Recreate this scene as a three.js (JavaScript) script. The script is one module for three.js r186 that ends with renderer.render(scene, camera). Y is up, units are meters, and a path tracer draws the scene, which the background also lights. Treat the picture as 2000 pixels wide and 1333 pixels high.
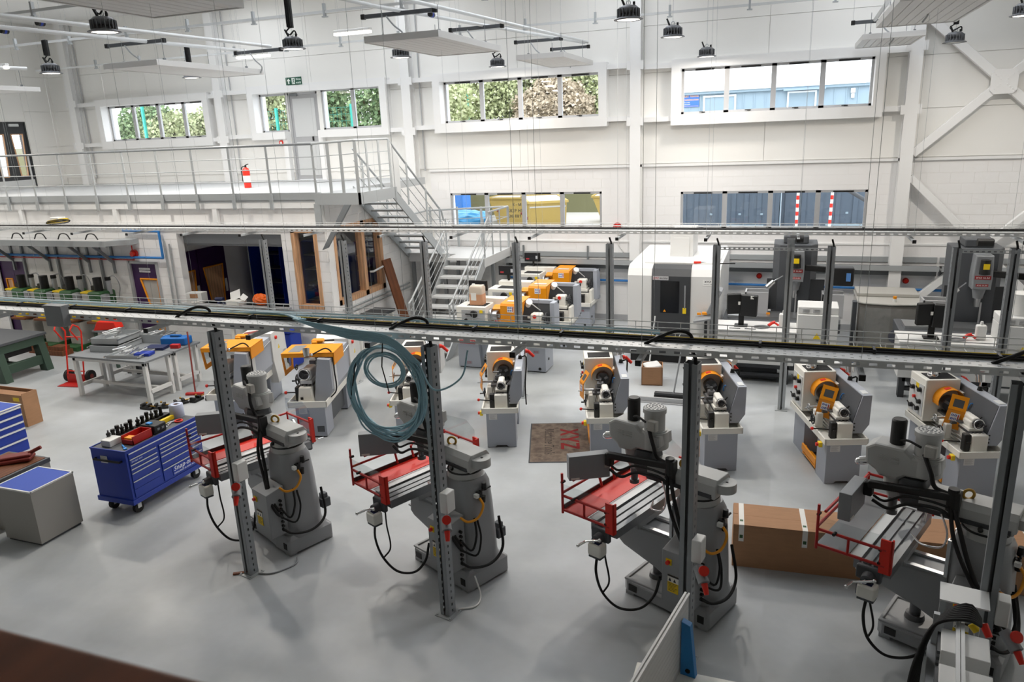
import * as THREE from 'three';
import { RoundedBoxGeometry } from 'three/addons/geometries/RoundedBoxGeometry.js';
import { mergeGeometries } from 'three/addons/utils/BufferGeometryUtils.js';
import { RectAreaLightUniformsLib } from 'three/addons/lights/RectAreaLightUniformsLib.js';
import { ImprovedNoise } from 'three/addons/math/ImprovedNoise.js';

RectAreaLightUniformsLib.init();
const scene = new THREE.Scene();
const RAD = Math.PI / 180;
// ---- camera: standing at a gallery parapet, 4.8 m above the workshop floor ----
const camera = new THREE.PerspectiveCamera(2 * Math.atan(666.5 / 1454) / RAD, 2000 / 1333, 0.05, 200);
camera.position.set(0, 4.8, 0);
camera.rotation.set(-15.64 * RAD, 20.476 * RAD, -2.365 * RAD, 'YXZ');
camera.focus = 8.5; camera.userData.fStop = 5.6;
scene.add(camera);
// ---- overcast daylight outside ----
scene.background = new THREE.Color(1.0, 1.04, 1.1).multiplyScalar(3.4);
const renderer = new THREE.WebGLRenderer({ antialias: true });
renderer.toneMapping = THREE.LinearToneMapping;
renderer.toneMappingExposure = 1.15;
renderer.shadowMap.enabled = true;
const LAMP_POWER = 340;          // radiance of one high bay's diffuser
const LAMP_COLOR = 0xfff6ea;

// ------------------------------------------------------------------ helpers
let seed = 12345;
const rnd = () => { seed |= 0; seed = seed + 0x6D2B79F5 | 0; let t = Math.imul(seed ^ seed >>> 15, 1 | seed); t = t + Math.imul(t ^ t >>> 7, 61 | t) ^ t; return ((t ^ t >>> 14) >>> 0) / 4294967296; };
const rr = (a, b) => a + (b - a) * rnd();
const noise = new ImprovedNoise();
function norm(g) {
  if (g.index) g = g.toNonIndexed();
  for (const k of Object.keys(g.attributes)) if (!['position', 'normal', 'uv'].includes(k)) g.deleteAttribute(k);
  if (!g.attributes.normal) g.computeVertexNormals();
  if (!g.attributes.uv) g.setAttribute('uv', new THREE.BufferAttribute(new Float32Array(g.attributes.position.count * 2), 2));
  g.morphAttributes = {}; g.groups = [];
  return g;
}
const join = (list) => { const a = [list].flat(9).map(norm); return a.length === 1 ? a[0] : mergeGeometries(a); };
// box by its extents (x, y, z)
function bx(x0, x1, y0, y1, z0, z1, r = 0) {
  const w = Math.abs(x1 - x0), h = Math.abs(y1 - y0), d = Math.abs(z1 - z0);
  const g = r ? new RoundedBoxGeometry(w, h, d, 2, Math.min(r, w / 2.05, h / 2.05, d / 2.05)) : new THREE.BoxGeometry(w, h, d);
  return g.translate((x0 + x1) / 2, (y0 + y1) / 2, (z0 + z1) / 2);
}
// the same with depth measured into the hall (z = -depth)
const B = (x0, x1, y0, y1, d0, d1, r = 0) => bx(x0, x1, y0, y1, -d1, -d0, r);
function cy(p0, p1, r0, r1 = r0, seg = 14, open = false) {
  const a = new THREE.Vector3(...p0), b = new THREE.Vector3(...p1), d = b.clone().sub(a), L = d.length();
  const g = new THREE.CylinderGeometry(r1, r0, L, seg, 1, open).translate(0, L / 2, 0);
  g.applyQuaternion(new THREE.Quaternion().setFromUnitVectors(new THREE.Vector3(0, 1, 0), d.normalize()));
  return g.translate(a.x, a.y, a.z);
}
const sp = (p, r, seg = 10) => new THREE.SphereGeometry(r, seg, Math.max(5, seg >> 1)).translate(...p);
function tb(pts, r, seg = 6, n = 0, closed = false) {
  const c = new THREE.CatmullRomCurve3(pts.map((p) => new THREE.Vector3(...p)), closed, 'centripetal');
  return new THREE.TubeGeometry(c, n || pts.length * 6, r, seg, closed);
}
function rod(pts, r, seg = 7) {        // straight runs with ball joints
  const o = [];
  for (let i = 0; i + 1 < pts.length; i++) o.push(cy(pts[i], pts[i + 1], r, r, seg));
  for (let i = 1; i + 1 < pts.length; i++) o.push(sp(pts[i], r, 6));
  return o;
}
function shape(pts, holes = []) {
  const s = new THREE.Shape(pts.map((p) => new THREE.Vector2(p[0], p[1])));
  for (const h of holes) s.holes.push(new THREE.Path(h.map((p) => new THREE.Vector2(p[0], p[1]))));
  return s;
}
// extrusions: profile in (x,y) along z; in (z,y) along x; in (x,z) along y
function exz(pts, z0, z1, bev = 0, holes = []) {
  const g = new THREE.ExtrudeGeometry(shape(pts, holes), { depth: Math.abs(z1 - z0) - 2 * bev, bevelEnabled: bev > 0, bevelThickness: bev, bevelSize: bev, bevelOffset: -bev, bevelSegments: 2, steps: 1, curveSegments: 6 });
  return g.translate(0, 0, Math.min(z0, z1) + bev);
}
const exx = (pts, x0, x1, bev = 0, holes = []) => exz(pts.map(([z, y]) => [-z, y]), x0, x1, bev, holes.map((h) => h.map(([z, y]) => [-z, y]))).rotateY(Math.PI / 2);
const exy = (pts, y0, y1, bev = 0, holes = []) => exz(pts.map(([x, z]) => [x, -z]), y0, y1, bev, holes.map((h) => h.map(([x, z]) => [x, -z]))).rotateX(-Math.PI / 2);
const rect = (x0, x1, y0, y1) => [[x0, y0], [x1, y0], [x1, y1], [x0, y1]];
const circ = (cx, cyy, r, n = 16) => Array.from({ length: n }, (_, i) => [cx + r * Math.cos(i / n * 2 * Math.PI), cyy + r * Math.sin(i / n * 2 * Math.PI)]);
function ringPts(cx, cz, hx, hz, r, y, n = 4) {
  const o = [];
  for (const [sx, sz, a0] of [[1, 1, 0], [-1, 1, 90], [-1, -1, 180], [1, -1, 270]])
    for (let i = 0; i <= n; i++) { const a = (a0 + 90 * i / n) * RAD; o.push([cx + sx * (hx - r) + r * Math.cos(a), y, cz + sz * (hz - r) + r * Math.sin(a)]); }
  return o;
}
function loft(rings) {                 // skin over rings of equal point count, capped
  const v = [], n = rings[0].length, tri = (a, b, c) => v.push(...a, ...b, ...c);
  for (let k = 0; k + 1 < rings.length; k++) for (let i = 0; i < n; i++) {
    const j = (i + 1) % n, a = rings[k][i], b = rings[k][j], c = rings[k + 1][j], d = rings[k + 1][i];
    tri(a, c, b); tri(a, d, c);
  }
  for (const [r, f] of [[rings[0], 1], [rings[rings.length - 1], 0]]) for (let i = 1; i + 1 < n; i++) f ? tri(r[0], r[i], r[i + 1]) : tri(r[0], r[i + 1], r[i]);
  const g = new THREE.BufferGeometry(); g.setAttribute('position', new THREE.Float32BufferAttribute(v, 3));
  return smooth(g, 40);
}
function smooth(g, deg) {              // creased normals by position
  const p = g.attributes.position, fn = [], map = new Map(), key = (i) => [p.getX(i), p.getY(i), p.getZ(i)].map((x) => Math.round(x * 1e4)).join();
  const a = new THREE.Vector3(), b = new THREE.Vector3(), c = new THREE.Vector3();
  for (let i = 0; i < p.count; i += 3) {
    a.fromBufferAttribute(p, i); b.fromBufferAttribute(p, i + 1); c.fromBufferAttribute(p, i + 2);
    fn.push(b.clone().sub(a).cross(c.clone().sub(a)));
    for (let k = 0; k < 3; k++) { const q = key(i + k); map.has(q) ? map.get(q).push(i / 3) : map.set(q, [i / 3]); }
  }
  const cosA = Math.cos(deg * RAD), N = new Float32Array(p.count * 3), u = fn.map((f) => f.clone().normalize());
  for (let i = 0; i < p.count; i++) {
    const f = (i / 3) | 0, s = new THREE.Vector3();
    for (const k of map.get(key(i))) if (u[k].dot(u[f]) > cosA) s.add(fn[k]);
    s.normalize(); N.set([s.x, s.y, s.z], i * 3);
  }
  g.setAttribute('normal', new THREE.BufferAttribute(N, 3));
  return g;
}
const rotd = (g, x, y, z, rx = 0, ry = 0, rz = 0) => { const a = join(g); return a.rotateX(rx * RAD).rotateY(ry * RAD).rotateZ(rz * RAD).translate(x, y, z); };
function metreUV(g, s = 1) {           // box-projected uv in metres
  g = norm(g); const p = g.attributes.position, n = g.attributes.normal, uv = new Float32Array(p.count * 2);
  for (let i = 0; i < p.count; i++) {
    const ax = Math.abs(n.getX(i)), ay = Math.abs(n.getY(i)), az = Math.abs(n.getZ(i));
    const [u, v] = ay >= ax && ay >= az ? [p.getX(i), p.getZ(i)] : ax >= az ? [p.getZ(i), p.getY(i)] : [p.getX(i), p.getY(i)];
    uv[i * 2] = u * s; uv[i * 2 + 1] = v * s;
  }
  g.setAttribute('uv', new THREE.BufferAttribute(uv, 2)); return g;
}
const used = new Map();
function numbered(n) { const k = used.get(n) ?? 0; used.set(n, k + 1); return k ? n + '_' + String(k).padStart(3, '0') : n; }
function shadow(o) { o.traverse((c) => { if (c.isMesh) { c.castShadow = true; c.receiveShadow = true; } }); return o; }
function obj(name, geos, m, parent) {
  const o = new THREE.Mesh(join(geos), m);
  o.name = parent ? name : numbered(name);
  (parent ?? scene).add(o); return shadow(o);
}
function sharedMesh(name, geo, m, parent, x, y, z) { const o = new THREE.Mesh(geo, m); o.name = name; o.position.set(x, y, z); parent.add(o); return shadow(o); }
function tag(o, label, category, group) { o.userData.label = label; o.userData.category = category; if (group) o.userData.group = group; return o; }
function thing(name, label, category, [x, y, z] = [0, 0, 0], turn = 0, group) {
  const o = new THREE.Group(); o.name = numbered(name); scene.add(o); o.position.set(x, y, z); o.rotation.y = turn * RAD; return tag(o, label, category, group);
}
function one(name, label, category, geos, m, group) { return tag(obj(name, geos, m), label, category, group); }
function struct(name, geos, m, label) { const o = obj(name, geos, m); o.userData.kind = 'structure'; o.userData.label = label; return o; }
function dup(root, name, [x, y, z], turn, label, group) {
  const r = root.clone(); r.name = numbered(name); r.userData = { ...root.userData, label }; if (group) r.userData.group = group;
  scene.add(r); r.position.set(x, y, z); r.rotation.y = turn * RAD; return r;
}
// ------------------------------------------------------------------ materials
const M = {};
function mat(k, color, rough = 0.5, metal = 0, extra = {}) { return (M[k] = new THREE.MeshPhysicalMaterial({ color, roughness: rough, metalness: metal, ...extra, name: k })); }
function canvasTex(w, h, draw) {
  const c = document.createElement('canvas'); c.width = w; c.height = h; draw(c.getContext('2d'), w, h);
  const t = new THREE.CanvasTexture(c); t.colorSpace = THREE.SRGBColorSpace; t.anisotropy = 8; return t;
}
function grainTex(w, h, f, srgb = true) {
  const d = new Uint8Array(w * h * 4);
  for (let j = 0; j < h; j++) for (let i = 0; i < w; i++) { const c = f(i / w, j / h), k = (j * w + i) * 4; for (let q = 0; q < 3; q++) d[k + q] = Math.max(0, Math.min(255, c[q])); d[k + 3] = 255; }
  const t = new THREE.DataTexture(d, w, h); t.magFilter = THREE.LinearFilter; t.minFilter = THREE.LinearMipmapLinearFilter; t.generateMipmaps = true; t.wrapS = t.wrapT = THREE.RepeatWrapping;
  if (srgb) t.colorSpace = THREE.SRGBColorSpace; t.needsUpdate = true; return t;
}
const fbm = (x, y, z, o = 4) => { let s = 0, a = 1, t = 0; for (let i = 0; i < o; i++) { s += a * noise.noise(x, y, z + i * 7.3); t += a; a *= 0.5; x *= 2.03; y *= 2.03; } return s / t; };
// poured resin floor: cloudy mottling of slightly different grey
const floorTex = grainTex(1024, 768, (u, v) => {
  const x = u * 30, y = v * 22, c = fbm(x * 0.55, y * 0.75, 1.5, 5), d = fbm(x * 1.6 + 9, y * 0.8, 4.2, 3), f = noise.noise(x * 14, y * 14, 2);
  const k = 1 + 0.17 * c + 0.07 * d + 0.012 * f; return [177 * k, 181 * k, 183 * k + 3 * c];
});
const floorRough = grainTex(512, 384, (u, v) => { const c = fbm(u * 24, v * 18, 8.5, 4); const k = 96 + 46 * c; return [k, k, k]; }, false);
mat('floor', 0xffffff, 1, 0, { map: floorTex, roughnessMap: floorRough, specularIntensity: 0.9 });
mat('wall', 0xf3f2ee, 0.75); mat('block', 0xf3f2f1, 0.7); mat('steelWhite', 0xf1f1f0, 0.45); mat('ceiling', 0xe8e8e6, 0.8);
mat('winFrame', 0xb7b8ba, 0.4, 0.2); mat('glass', 0xffffff, 0.02, 0, { transmission: 1, thickness: 0, ior: 1.45 });
mat('clear', 0xf4f6f6, 0.06, 0, { transmission: 1, thickness: 0, ior: 1.45 });
mat('galv', 0xb0b4b6, 0.45, 0.3); mat('galvDark', 0x83878a, 0.5, 0.3); mat('galvLight', 0xd6d8d8, 0.42, 0.15);
mat('deck', 0xc3c6c8, 0.6, 0.2); mat('post', 0x93979a, 0.45, 0.3); mat('wallGrey', 0xb8b8b6, 0.8);
mat('millGrey', 0x929496, 0.36, 0, { clearcoat: 0.3, clearcoatRoughness: 0.3 }); mat('millLight', 0xb3b4b2, 0.4);
mat('latheGrey', 0xa8adb7, 0.42); mat('latheDark', 0x55585c, 0.5); mat('cream', 0xedebe3, 0.42); mat('white', 0xdfdfdd, 0.45);
mat('orange', 0xf39a0c, 0.4); mat('red', 0xe02a18, 0.4); mat('redDark', 0xb81a14, 0.42); mat('yellow', 0xf2cf12, 0.45);
mat('black', 0x141414, 0.5); mat('rubber', 0x1b1b1c, 0.75); mat('charcoal', 0x3a3c3f, 0.5); mat('darkGrey', 0x4f5256, 0.55);
mat('steel', 0xb9bbbd, 0.28, 0.85); mat('tableSteel', 0x8b8d90, 0.34, 0.55); mat('steelDark', 0x6d6e70, 0.4, 0.7); mat('chrome', 0xe6e6e6, 0.12, 1); mat('bronze', 0xa8843c, 0.35, 0.8);
mat('blue', 0x1637a0, 0.4); mat('blueTop', 0x2c50b8, 0.6); mat('blueCase', 0x1a6bb8, 0.45); mat('navy', 0x18244f, 0.5); mat('bluePipe', 0x2f7cc4, 0.45); mat('cyan', 0x1f8fe0, 0.45);
mat('cableBlue', 0x9cc4d2, 0.5); mat('paleBlue', 0xbfd6df, 0.5); mat('purple', 0x3b1a4d, 0.5); mat('green', 0x2f5a34, 0.45); mat('benchGreen', 0x3c5144, 0.55);
mat('greyPlastic', 0x8d9093, 0.5); mat('boxGrey', 0xb4b2ac, 0.55); mat('teal', 0x1f9a8c, 0.5); mat('orangeHose', 0xf0a020, 0.4); mat('whitePlastic', 0xe6e6e3, 0.45);
mat('panelWhite', 0xd9d8d6, 0.55); mat('redBrick', 0x7a2a22, 0.6);
mat('screenDark', 0x0c0e12, 0.15); mat('tapeBlue', 0x5b8fd0, 0.5); mat('label', 0xeceae4, 0.6);
const woodTex = grainTex(256, 256, (u, v) => { const g = Math.sin((u * 22 + 1.6 * fbm(u * 5, v * 1.5, 3, 3)) * 3.0), f = fbm(u * 40, v * 3, 5, 2); const k = 1 + 0.07 * g + 0.1 * f; return [205 * k, 160 * k, 122 * k]; });
mat('wood', 0xffffff, 0.5, 0, { map: woodTex }); mat('woodDark', 0x9a6a48, 0.55, 0, { map: woodTex }); mat('plank', 0x8a6a52, 0.7, 0, { map: woodTex });
const cardTex = grainTex(256, 256, (u, v) => { const f = fbm(u * 6, v * 30, 2, 3), q = fbm(u * 3, v * 3, 6, 3); const k = 1 + 0.05 * f + 0.06 * q; return [172 * k, 130 * k, 96 * k]; });
mat('card', 0xffffff, 0.8, 0, { map: cardTex });
mat('diffuser', 0xffffff, 0.6, 0, { emissive: LAMP_COLOR, emissiveIntensity: 3.2 });
function decal(parent, name, w, h, tex, place, m2 = {}) {   // flat print: a thin card standing 1.5 mm off its surface
  const o = new THREE.Mesh(new THREE.BoxGeometry(w, h, 0.002), new THREE.MeshPhysicalMaterial({ map: tex, roughness: 0.6, ...m2 })); o.name = name; parent.add(o);
  o.position.set(...place.p); if (place.r) o.rotation.set(...place.r.map((a) => a * RAD), 'YXZ'); return shadow(o);
}
const fitText = (c, s, x, y, w, px, font = 'bold', fam = 'sans-serif') => { c.font = `${font} ${px}px ${fam}`; const m = c.measureText(s).width || 1; c.save(); c.translate(x, y); c.scale(w / m, 1); c.fillText(s, 0, 0); c.restore(); };
const T = {
  warn: canvasTex(128, 160, (c) => { c.fillStyle = '#e9e6dc'; c.fillRect(0, 0, 128, 160); c.fillStyle = '#e9c414'; c.fillRect(0, 66, 128, 94); c.fillStyle = '#222'; c.fillRect(0, 0, 128, 16); for (const x of [28, 84]) { c.beginPath(); c.moveTo(x, 26); c.lineTo(x + 17, 58); c.lineTo(x - 17, 58); c.fill(); } for (let i = 0; i < 6; i++) c.fillRect(12, 76 + i * 13, 104 - (i % 3) * 16, 4); }),
  paper: canvasTex(128, 96, (c) => { c.fillStyle = '#dcdcda'; c.fillRect(0, 0, 128, 96); c.fillStyle = '#9a9a9a'; for (let i = 0; i < 8; i++) c.fillRect(10, 10 + i * 10, 100 - (i % 3) * 14, 3); }),
  safety: canvasTex(128, 128, (c) => { c.fillStyle = '#f2f2f4'; c.fillRect(0, 0, 128, 128); c.fillStyle = '#2b4fae'; for (const [x, y] of [[22, 24], [64, 24], [22, 84], [64, 84]]) { c.beginPath(); c.arc(x + 8, y + 10, 18, 0, 7); c.fill(); } c.fillStyle = '#f2f2f4'; for (const [x, y] of [[22, 24], [64, 24], [22, 84], [64, 84]]) { c.beginPath(); c.arc(x + 8, y + 6, 6, 0, 7); c.fill(); c.fillRect(x + 2, y + 12, 12, 8); } c.fillStyle = '#c3342b'; c.fillRect(102, 14, 16, 100); }),
};
// ------------------------------------------------------------------ the hall
function structGroup(name, label) { const g = new THREE.Group(); g.name = numbered(name); scene.add(g); g.userData = { kind: 'structure', label }; return g; }
const XL = -22.35, XR = 7.6, ZB = 18.6, TOP = 8.6, MZ = 13.7, MX = -9.27;
{ const g = bx(XL - 0.3, XR + 0.3, -0.25, 0, -ZB - 0.3, 3.3); const p = g.attributes.position, uv = g.attributes.uv;
  for (let i = 0; i < p.count; i++) uv.setXY(i, p.getX(i) / 30, -p.getZ(i) / 22);
  struct('floor', g, M.floor, 'pale grey glossy poured resin workshop floor'); }
// roof lining; unseen rooflights added over the machine bays for soft daylight
const ROOF = [[-19, 13], [-14, 17.8], [-9, 17.8], [-3.8, 17.8], [1.4, 17.8]];
struct('ceiling', holesSplit(XL - 0.3, XR + 0.3, -3.3, ZB + 0.3, ROOF.map(([x, e]) => [x - 0.95, x + 0.95, 9.5, e])).map(([a, b, c, d]) => B(a, b, TOP, TOP + 0.25, c, d)), M.ceiling, 'white roof lining above the hall');
ROOF.forEach(([x, e], i) => struct('added_rooflight_' + (i + 1), B(x - 0.95, x + 0.95, TOP + 0.1, TOP + 0.106, 9.5, e), M.glass, 'clear unseen roof strip added to let in soft daylight'));
function holesSplit(x0, x1, y0, y1, holes) {            // rectangles left over beside openings
  const hs = holes.filter((h) => h[0] < x1 && h[1] > x0 && h[2] < y1 && h[3] > y0), xs = [x0, x1, ...hs.flatMap((h) => [h[0], h[1]])].filter((x) => x >= x0 && x <= x1).sort((a, b) => a - b), out = [];
  for (let i = 0; i + 1 < xs.length; i++) {
    const a = xs[i], b = xs[i + 1]; if (b - a < 0.005) continue;
    let ys = [[y0, y1]];
    for (const h of hs) if (h[0] < b - 0.002 && h[1] > a + 0.002) ys = ys.flatMap(([c, d]) => [[c, Math.min(d, h[2])], [Math.max(c, h[3]), d]]).filter(([c, d]) => d - c > 0.005);
    for (const [c, d] of ys) out.push([a, b, c, d]);
  }
  return out;
}
const WIN = { w1: [-20.05, -16.15, 5.03, 6.07], w2: [-14.35, -13.42, 5.07, 6.12], dr: [-13.4, -12.4, 3.73, 6.12], w2b: [-12.28, -10.3, 5.08, 6.15], w3: [-8.54, -4.38, 5.1, 6.12], w4: [-2.46, 1.6, 5.05, 6.06], w5: [-8.54, -4.38, 2.4, 3.29], w6: [-2.43, 1.69, 2.36, 3.26] };
const holes = Object.values(WIN);
const LEDGE = 3.9, COLS = [-21.2, -15.55, -9.5, -3.49, 2.35, 5.62];
const wallBack = struct('wall_back', holesSplit(XL - 0.3, XR + 0.3, -0.2, TOP, holes).map(([a, b, c, d]) => B(a, b, c, d, ZB, ZB + 0.28)), M.wall, 'white rear wall of liner panels over painted blockwork');
{ // liner panels of the upper wall, one by one, with open joints
  const xs = [XL, ...COLS, XR], ys = [LEDGE + 0.04, 4.95, 6.02, 7.05, 8.05, TOP];
  for (let i = 0; i + 1 < xs.length; i++) for (const [xa, xb] of xs[i + 1] - xs[i] > 4 ? [[xs[i], (xs[i] + xs[i + 1]) / 2], [(xs[i] + xs[i + 1]) / 2, xs[i + 1]]] : [[xs[i], xs[i + 1]]])
    for (let j = 0; j + 1 < ys.length; j++) { const q = holesSplit(xa + 0.004, xb - 0.004, ys[j] + 0.004, ys[j + 1] - 0.004, holes); if (q.length) obj('panel', q.map(([a, b, c, d]) => B(a, b, c, d, ZB - 0.03, ZB)), M.wall, wallBack); }
}
function blockGeos(u0, u1, v0, v1, hol, make) {         // painted concrete blocks in running bond
  const o = [], bw = 0.45, bh = 0.225;
  for (let r = 0, v = v0; v < v1 - 0.01; v += bh, r++) for (let u = u0 - (r % 2) * bw / 2; u < u1 - 0.01; u += bw) {
    const a = Math.max(u, u0) + 0.0025, b = Math.min(u + bw, u1) - 0.0025; if (b - a < 0.03) continue;
    for (const q of holesSplit(a, b, v + 0.0025, Math.min(v + bh, v1) - 0.0025, hol)) o.push(make(...q));
  }
  return o;
}
{ const o = obj('blockwork', blockGeos(-9.1, XR, 0, LEDGE, holes, (a, b, c, d) => B(a, b, c, d, ZB - 0.005, ZB)), M.block, wallBack); o.userData.kind = 'stuff'; o.userData.label = 'white painted concrete blocks of the lower wall'; }
struct('trim_1', [B(-9.1, XR, LEDGE - 0.03, LEDGE + 0.03, ZB - 0.06, ZB), B(-9.1, XR, 2.02, 2.06, ZB - 0.03, ZB)], M.steelWhite, 'thin white ledge where wall panels meet blockwork');
struct('baseboard_back', B(-9.1, XR, 0, 0.14, ZB - 0.03, ZB - 0.012), M.winFrame, 'grey skirting along the foot of the rear wall');
struct('wall_right', bx(XR, XR + 0.3, -0.2, TOP, -ZB - 0.3, 3.3), M.wall, 'white side wall beyond the braced bay');
struct('wall_front', B(XL - 0.3, XR + 0.3, -0.2, TOP, -3.3, -3.0), M.wallGrey, 'grey wall at the back of the viewing gallery');
// viewing gallery the picture is taken from: slab, parapet and its wooden capping
struct('gallery_floor', B(XL, XR, 3.5, 3.7, -3.0, 0.36), M.wall, 'white slab edge of the viewing gallery');
struct('gallery_parapet', B(XL, XR, 3.7, 4.32, 0.2, 0.36), M.wall, 'white parapet of the viewing gallery');
// left wall with the dark door at mezzanine level
const wallLeft = struct('wall_left', [B(XL - 0.3, XL, -0.2, TOP, -3.3, 16.2), B(XL - 0.3, XL, -0.2, 3.7, 16.2, 17.5), B(XL - 0.3, XL, 5.72, TOP, 16.2, 17.5), B(XL - 0.3, XL, -0.2, TOP, 17.5, ZB + 0.3)], M.wall, 'white left end wall of the hall');
for (const [d0, d1] of [[6, 9], [9, 12], [12, 15], [15, 16.18], [17.52, 18.58]]) for (const [y0, y1] of [[3.75, 4.95], [4.95, 6.02], [6.02, 7.05], [7.05, 8.55]]) obj('panel', B(XL, XL + 0.03, y0 + 0.004, y1 - 0.004, d0 + 0.004, d1 - 0.004), M.wall, wallLeft);
{ const g = structGroup('door_1', 'dark grey double door with slim wood-framed vision panel on the upper level');
  for (const [a, b] of [[16.24, 16.84], [16.86, 17.46]]) {
    const lf = obj('leaf', [exx(rect(-b, -a, 3.98, 5.68), XL - 0.08, XL - 0.02, 0, [[[-a - 0.42, 4.1], [-a - 0.2, 4.1], [-a - 0.12, 5.35], [-a - 0.5, 5.35]]])], M.charcoal, g);
    const P = [[-a - 0.42, 4.1], [-a - 0.2, 4.1], [-a - 0.12, 5.35], [-a - 0.5, 5.35]];
    obj('bead', rod([...P, P[0]].map(([z, y]) => [XL - 0.02, y, z]), 0.02, 5), M.wood, lf); obj('pane', exx(P, XL - 0.06, XL - 0.05), M.glass, lf);
    obj('kick_plate', B(XL - 0.08, XL - 0.01, 3.73, 3.98, a, b), M.galvLight, g);
  }
  obj('door_closer', B(XL - 0.02, XL + 0.05, 5.58, 5.66, 16.95, 17.25, 0.01), M.galvLight, g);
  obj('frame', [B(XL - 0.3, XL + 0.01, 3.7, 5.72, 16.2, 16.24), B(XL - 0.3, XL + 0.01, 3.7, 5.72, 17.46, 17.5), B(XL - 0.3, XL + 0.01, 5.68, 5.72, 16.2, 17.5)], M.charcoal, g);
  obj('corridor_wall', B(XL - 1.6, XL - 1.5, 3.6, 5.8, 15.5, 18), M.wall, g); }
// ---- steel frame of the rear wall
for (const [i, x] of COLS.entries()) { const y0 = x < MX ? 3.73 : 0;
  const o = struct('steel_column', [B(x - 0.125, x + 0.125, y0, TOP, ZB - 0.32, ZB - 0.3), B(x - 0.012, x + 0.012, y0, TOP, ZB - 0.31, ZB - 0.04), B(x - 0.125, x + 0.125, y0, TOP, ZB - 0.06, ZB - 0.03)], M.steelWhite, 'white steel column of the rear wall, number ' + ['one', 'two', 'three', 'four', 'five', 'six'][i] + ' from the left');
  for (const y of [4.94, 6.2]) obj('cleat', [B(x - 0.2, x - 0.11, y - 0.1, y + 0.09, ZB - 0.33, ZB - 0.31), B(x + 0.11, x + 0.2, y - 0.1, y + 0.09, ZB - 0.33, ZB - 0.31)], M.steelWhite, o); }
function surround(x0, x1, y0, y1, label, door) {
  const t = 0.2, d0 = ZB - 0.3, d1 = ZB - 0.03, g = structGroup('window_surround', label);
  obj('head_beam', B(x0 - t, x1 + t, y1, y1 + t, d0, d1), M.steelWhite, g);
  if (door) { obj('sill_beam', [B(x0 - t, door[0], y0 - t, y0, d0, d1), B(door[1], x1 + t, y0 - t, y0, d0, d1)], M.steelWhite, g); }
  else obj('sill_beam', B(x0 - t, x1 + t, y0 - t - 0.04, y0, d0, d1), M.steelWhite, g);
  for (const [a, b] of [[x0 - t, x0], [x1, x1 + t]]) obj('jamb', B(a, b, y0, y1, d0, d1), M.steelWhite, g);
  for (const y of [y0 - 0.14, y1 + 0.03]) { const xs = [...COLS].filter((c) => c < x0), xe = COLS.find((c) => c > x1), xsl = xs[xs.length - 1];
    obj('girt', [xsl !== undefined ? B(xsl + 0.13, x0 - t, y, y + 0.11, d0 + 0.06, d1) : [], xe !== undefined ? B(x1 + t, xe - 0.13, y, y + 0.11, d0 + 0.06, d1) : []], M.steelWhite, g); }
}
surround(-20.05, -16.15, 5.03, 6.07, 'white boxed steel frame around the leftmost upper window');
surround(-14.35, -10.3, 5.08, 6.13, 'white boxed steel frame around the upper windows beside the grey door', [-13.4, -12.3]);
surround(-8.54, -4.38, 5.1, 6.12, 'white boxed steel frame around the upper window above the skips');
surround(-2.46, 1.6, 5.05, 6.06, 'white boxed steel frame around the rightmost upper window');
function win(n, [x0, x1, y0, y1], panes, label, opts = {}) {
  const g = structGroup('window_' + n, label), w = (x1 - x0) / panes, d0 = ZB + 0.0, d1 = ZB + 0.07, f = 0.055;
  obj('window_frame', [B(x0, x1, y0, y0 + f, d0, d1), B(x0, x1, y1 - f, y1, d0, d1), ...Array.from({ length: panes + 1 }, (_, i) => { const x = x0 + i * w, h = i && i < panes ? 0.055 : f; return i === 0 ? B(x, x + f, y0, y1, d0, d1) : i === panes ? B(x - f, x, y0, y1, d0, d1) : B(x - h, x + h, y0, y1, d0, d1); })], M.winFrame, g);
  for (let i = 0; i < panes; i++) {
    obj('pane', B(x0 + i * w + 0.05, x0 + (i + 1) * w - 0.05, y0 + 0.05, y1 - 0.05, ZB + 0.03, ZB + 0.034), M.glass, g);
    if (opts.vent !== false) obj('trickle_vent', B(x0 + (i + 0.3) * w, x0 + (i + 0.72) * w, y1 - 0.05, y1 - 0.018, d0 - 0.02, d0, 0.005), M.black, g);
    if (opts.handle !== false) { const x = x0 + (i + 0.5) * w; obj('handle', [B(x - 0.04, x + 0.04, y0 + 0.02, y0 + 0.045, d0 - 0.025, d0, 0.006), B(x - 0.09, x, y0 + 0.03, y0 + 0.048, d0 - 0.05, d0 - 0.03, 0.005)], M.black, g); }
  }
}
win(1, WIN.w1, 4, 'leftmost upper window of four panes onto trees'); win(2, WIN.w2, 1, 'single pane left of the grey upper door', { vent: false, handle: false }); win(3, WIN.w2b, 2, 'two-pane window right of the grey upper door', { vent: false, handle: false });
win(4, WIN.w3, 4, 'upper four-pane window onto the shrub bank'); win(5, WIN.w4, 4, 'upper four-pane window onto the pale blue shed'); win(6, WIN.w5, 4, 'lower four-pane window onto the yellow skip'); win(7, WIN.w6, 4, 'lower four-pane window onto the blue containers');
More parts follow.
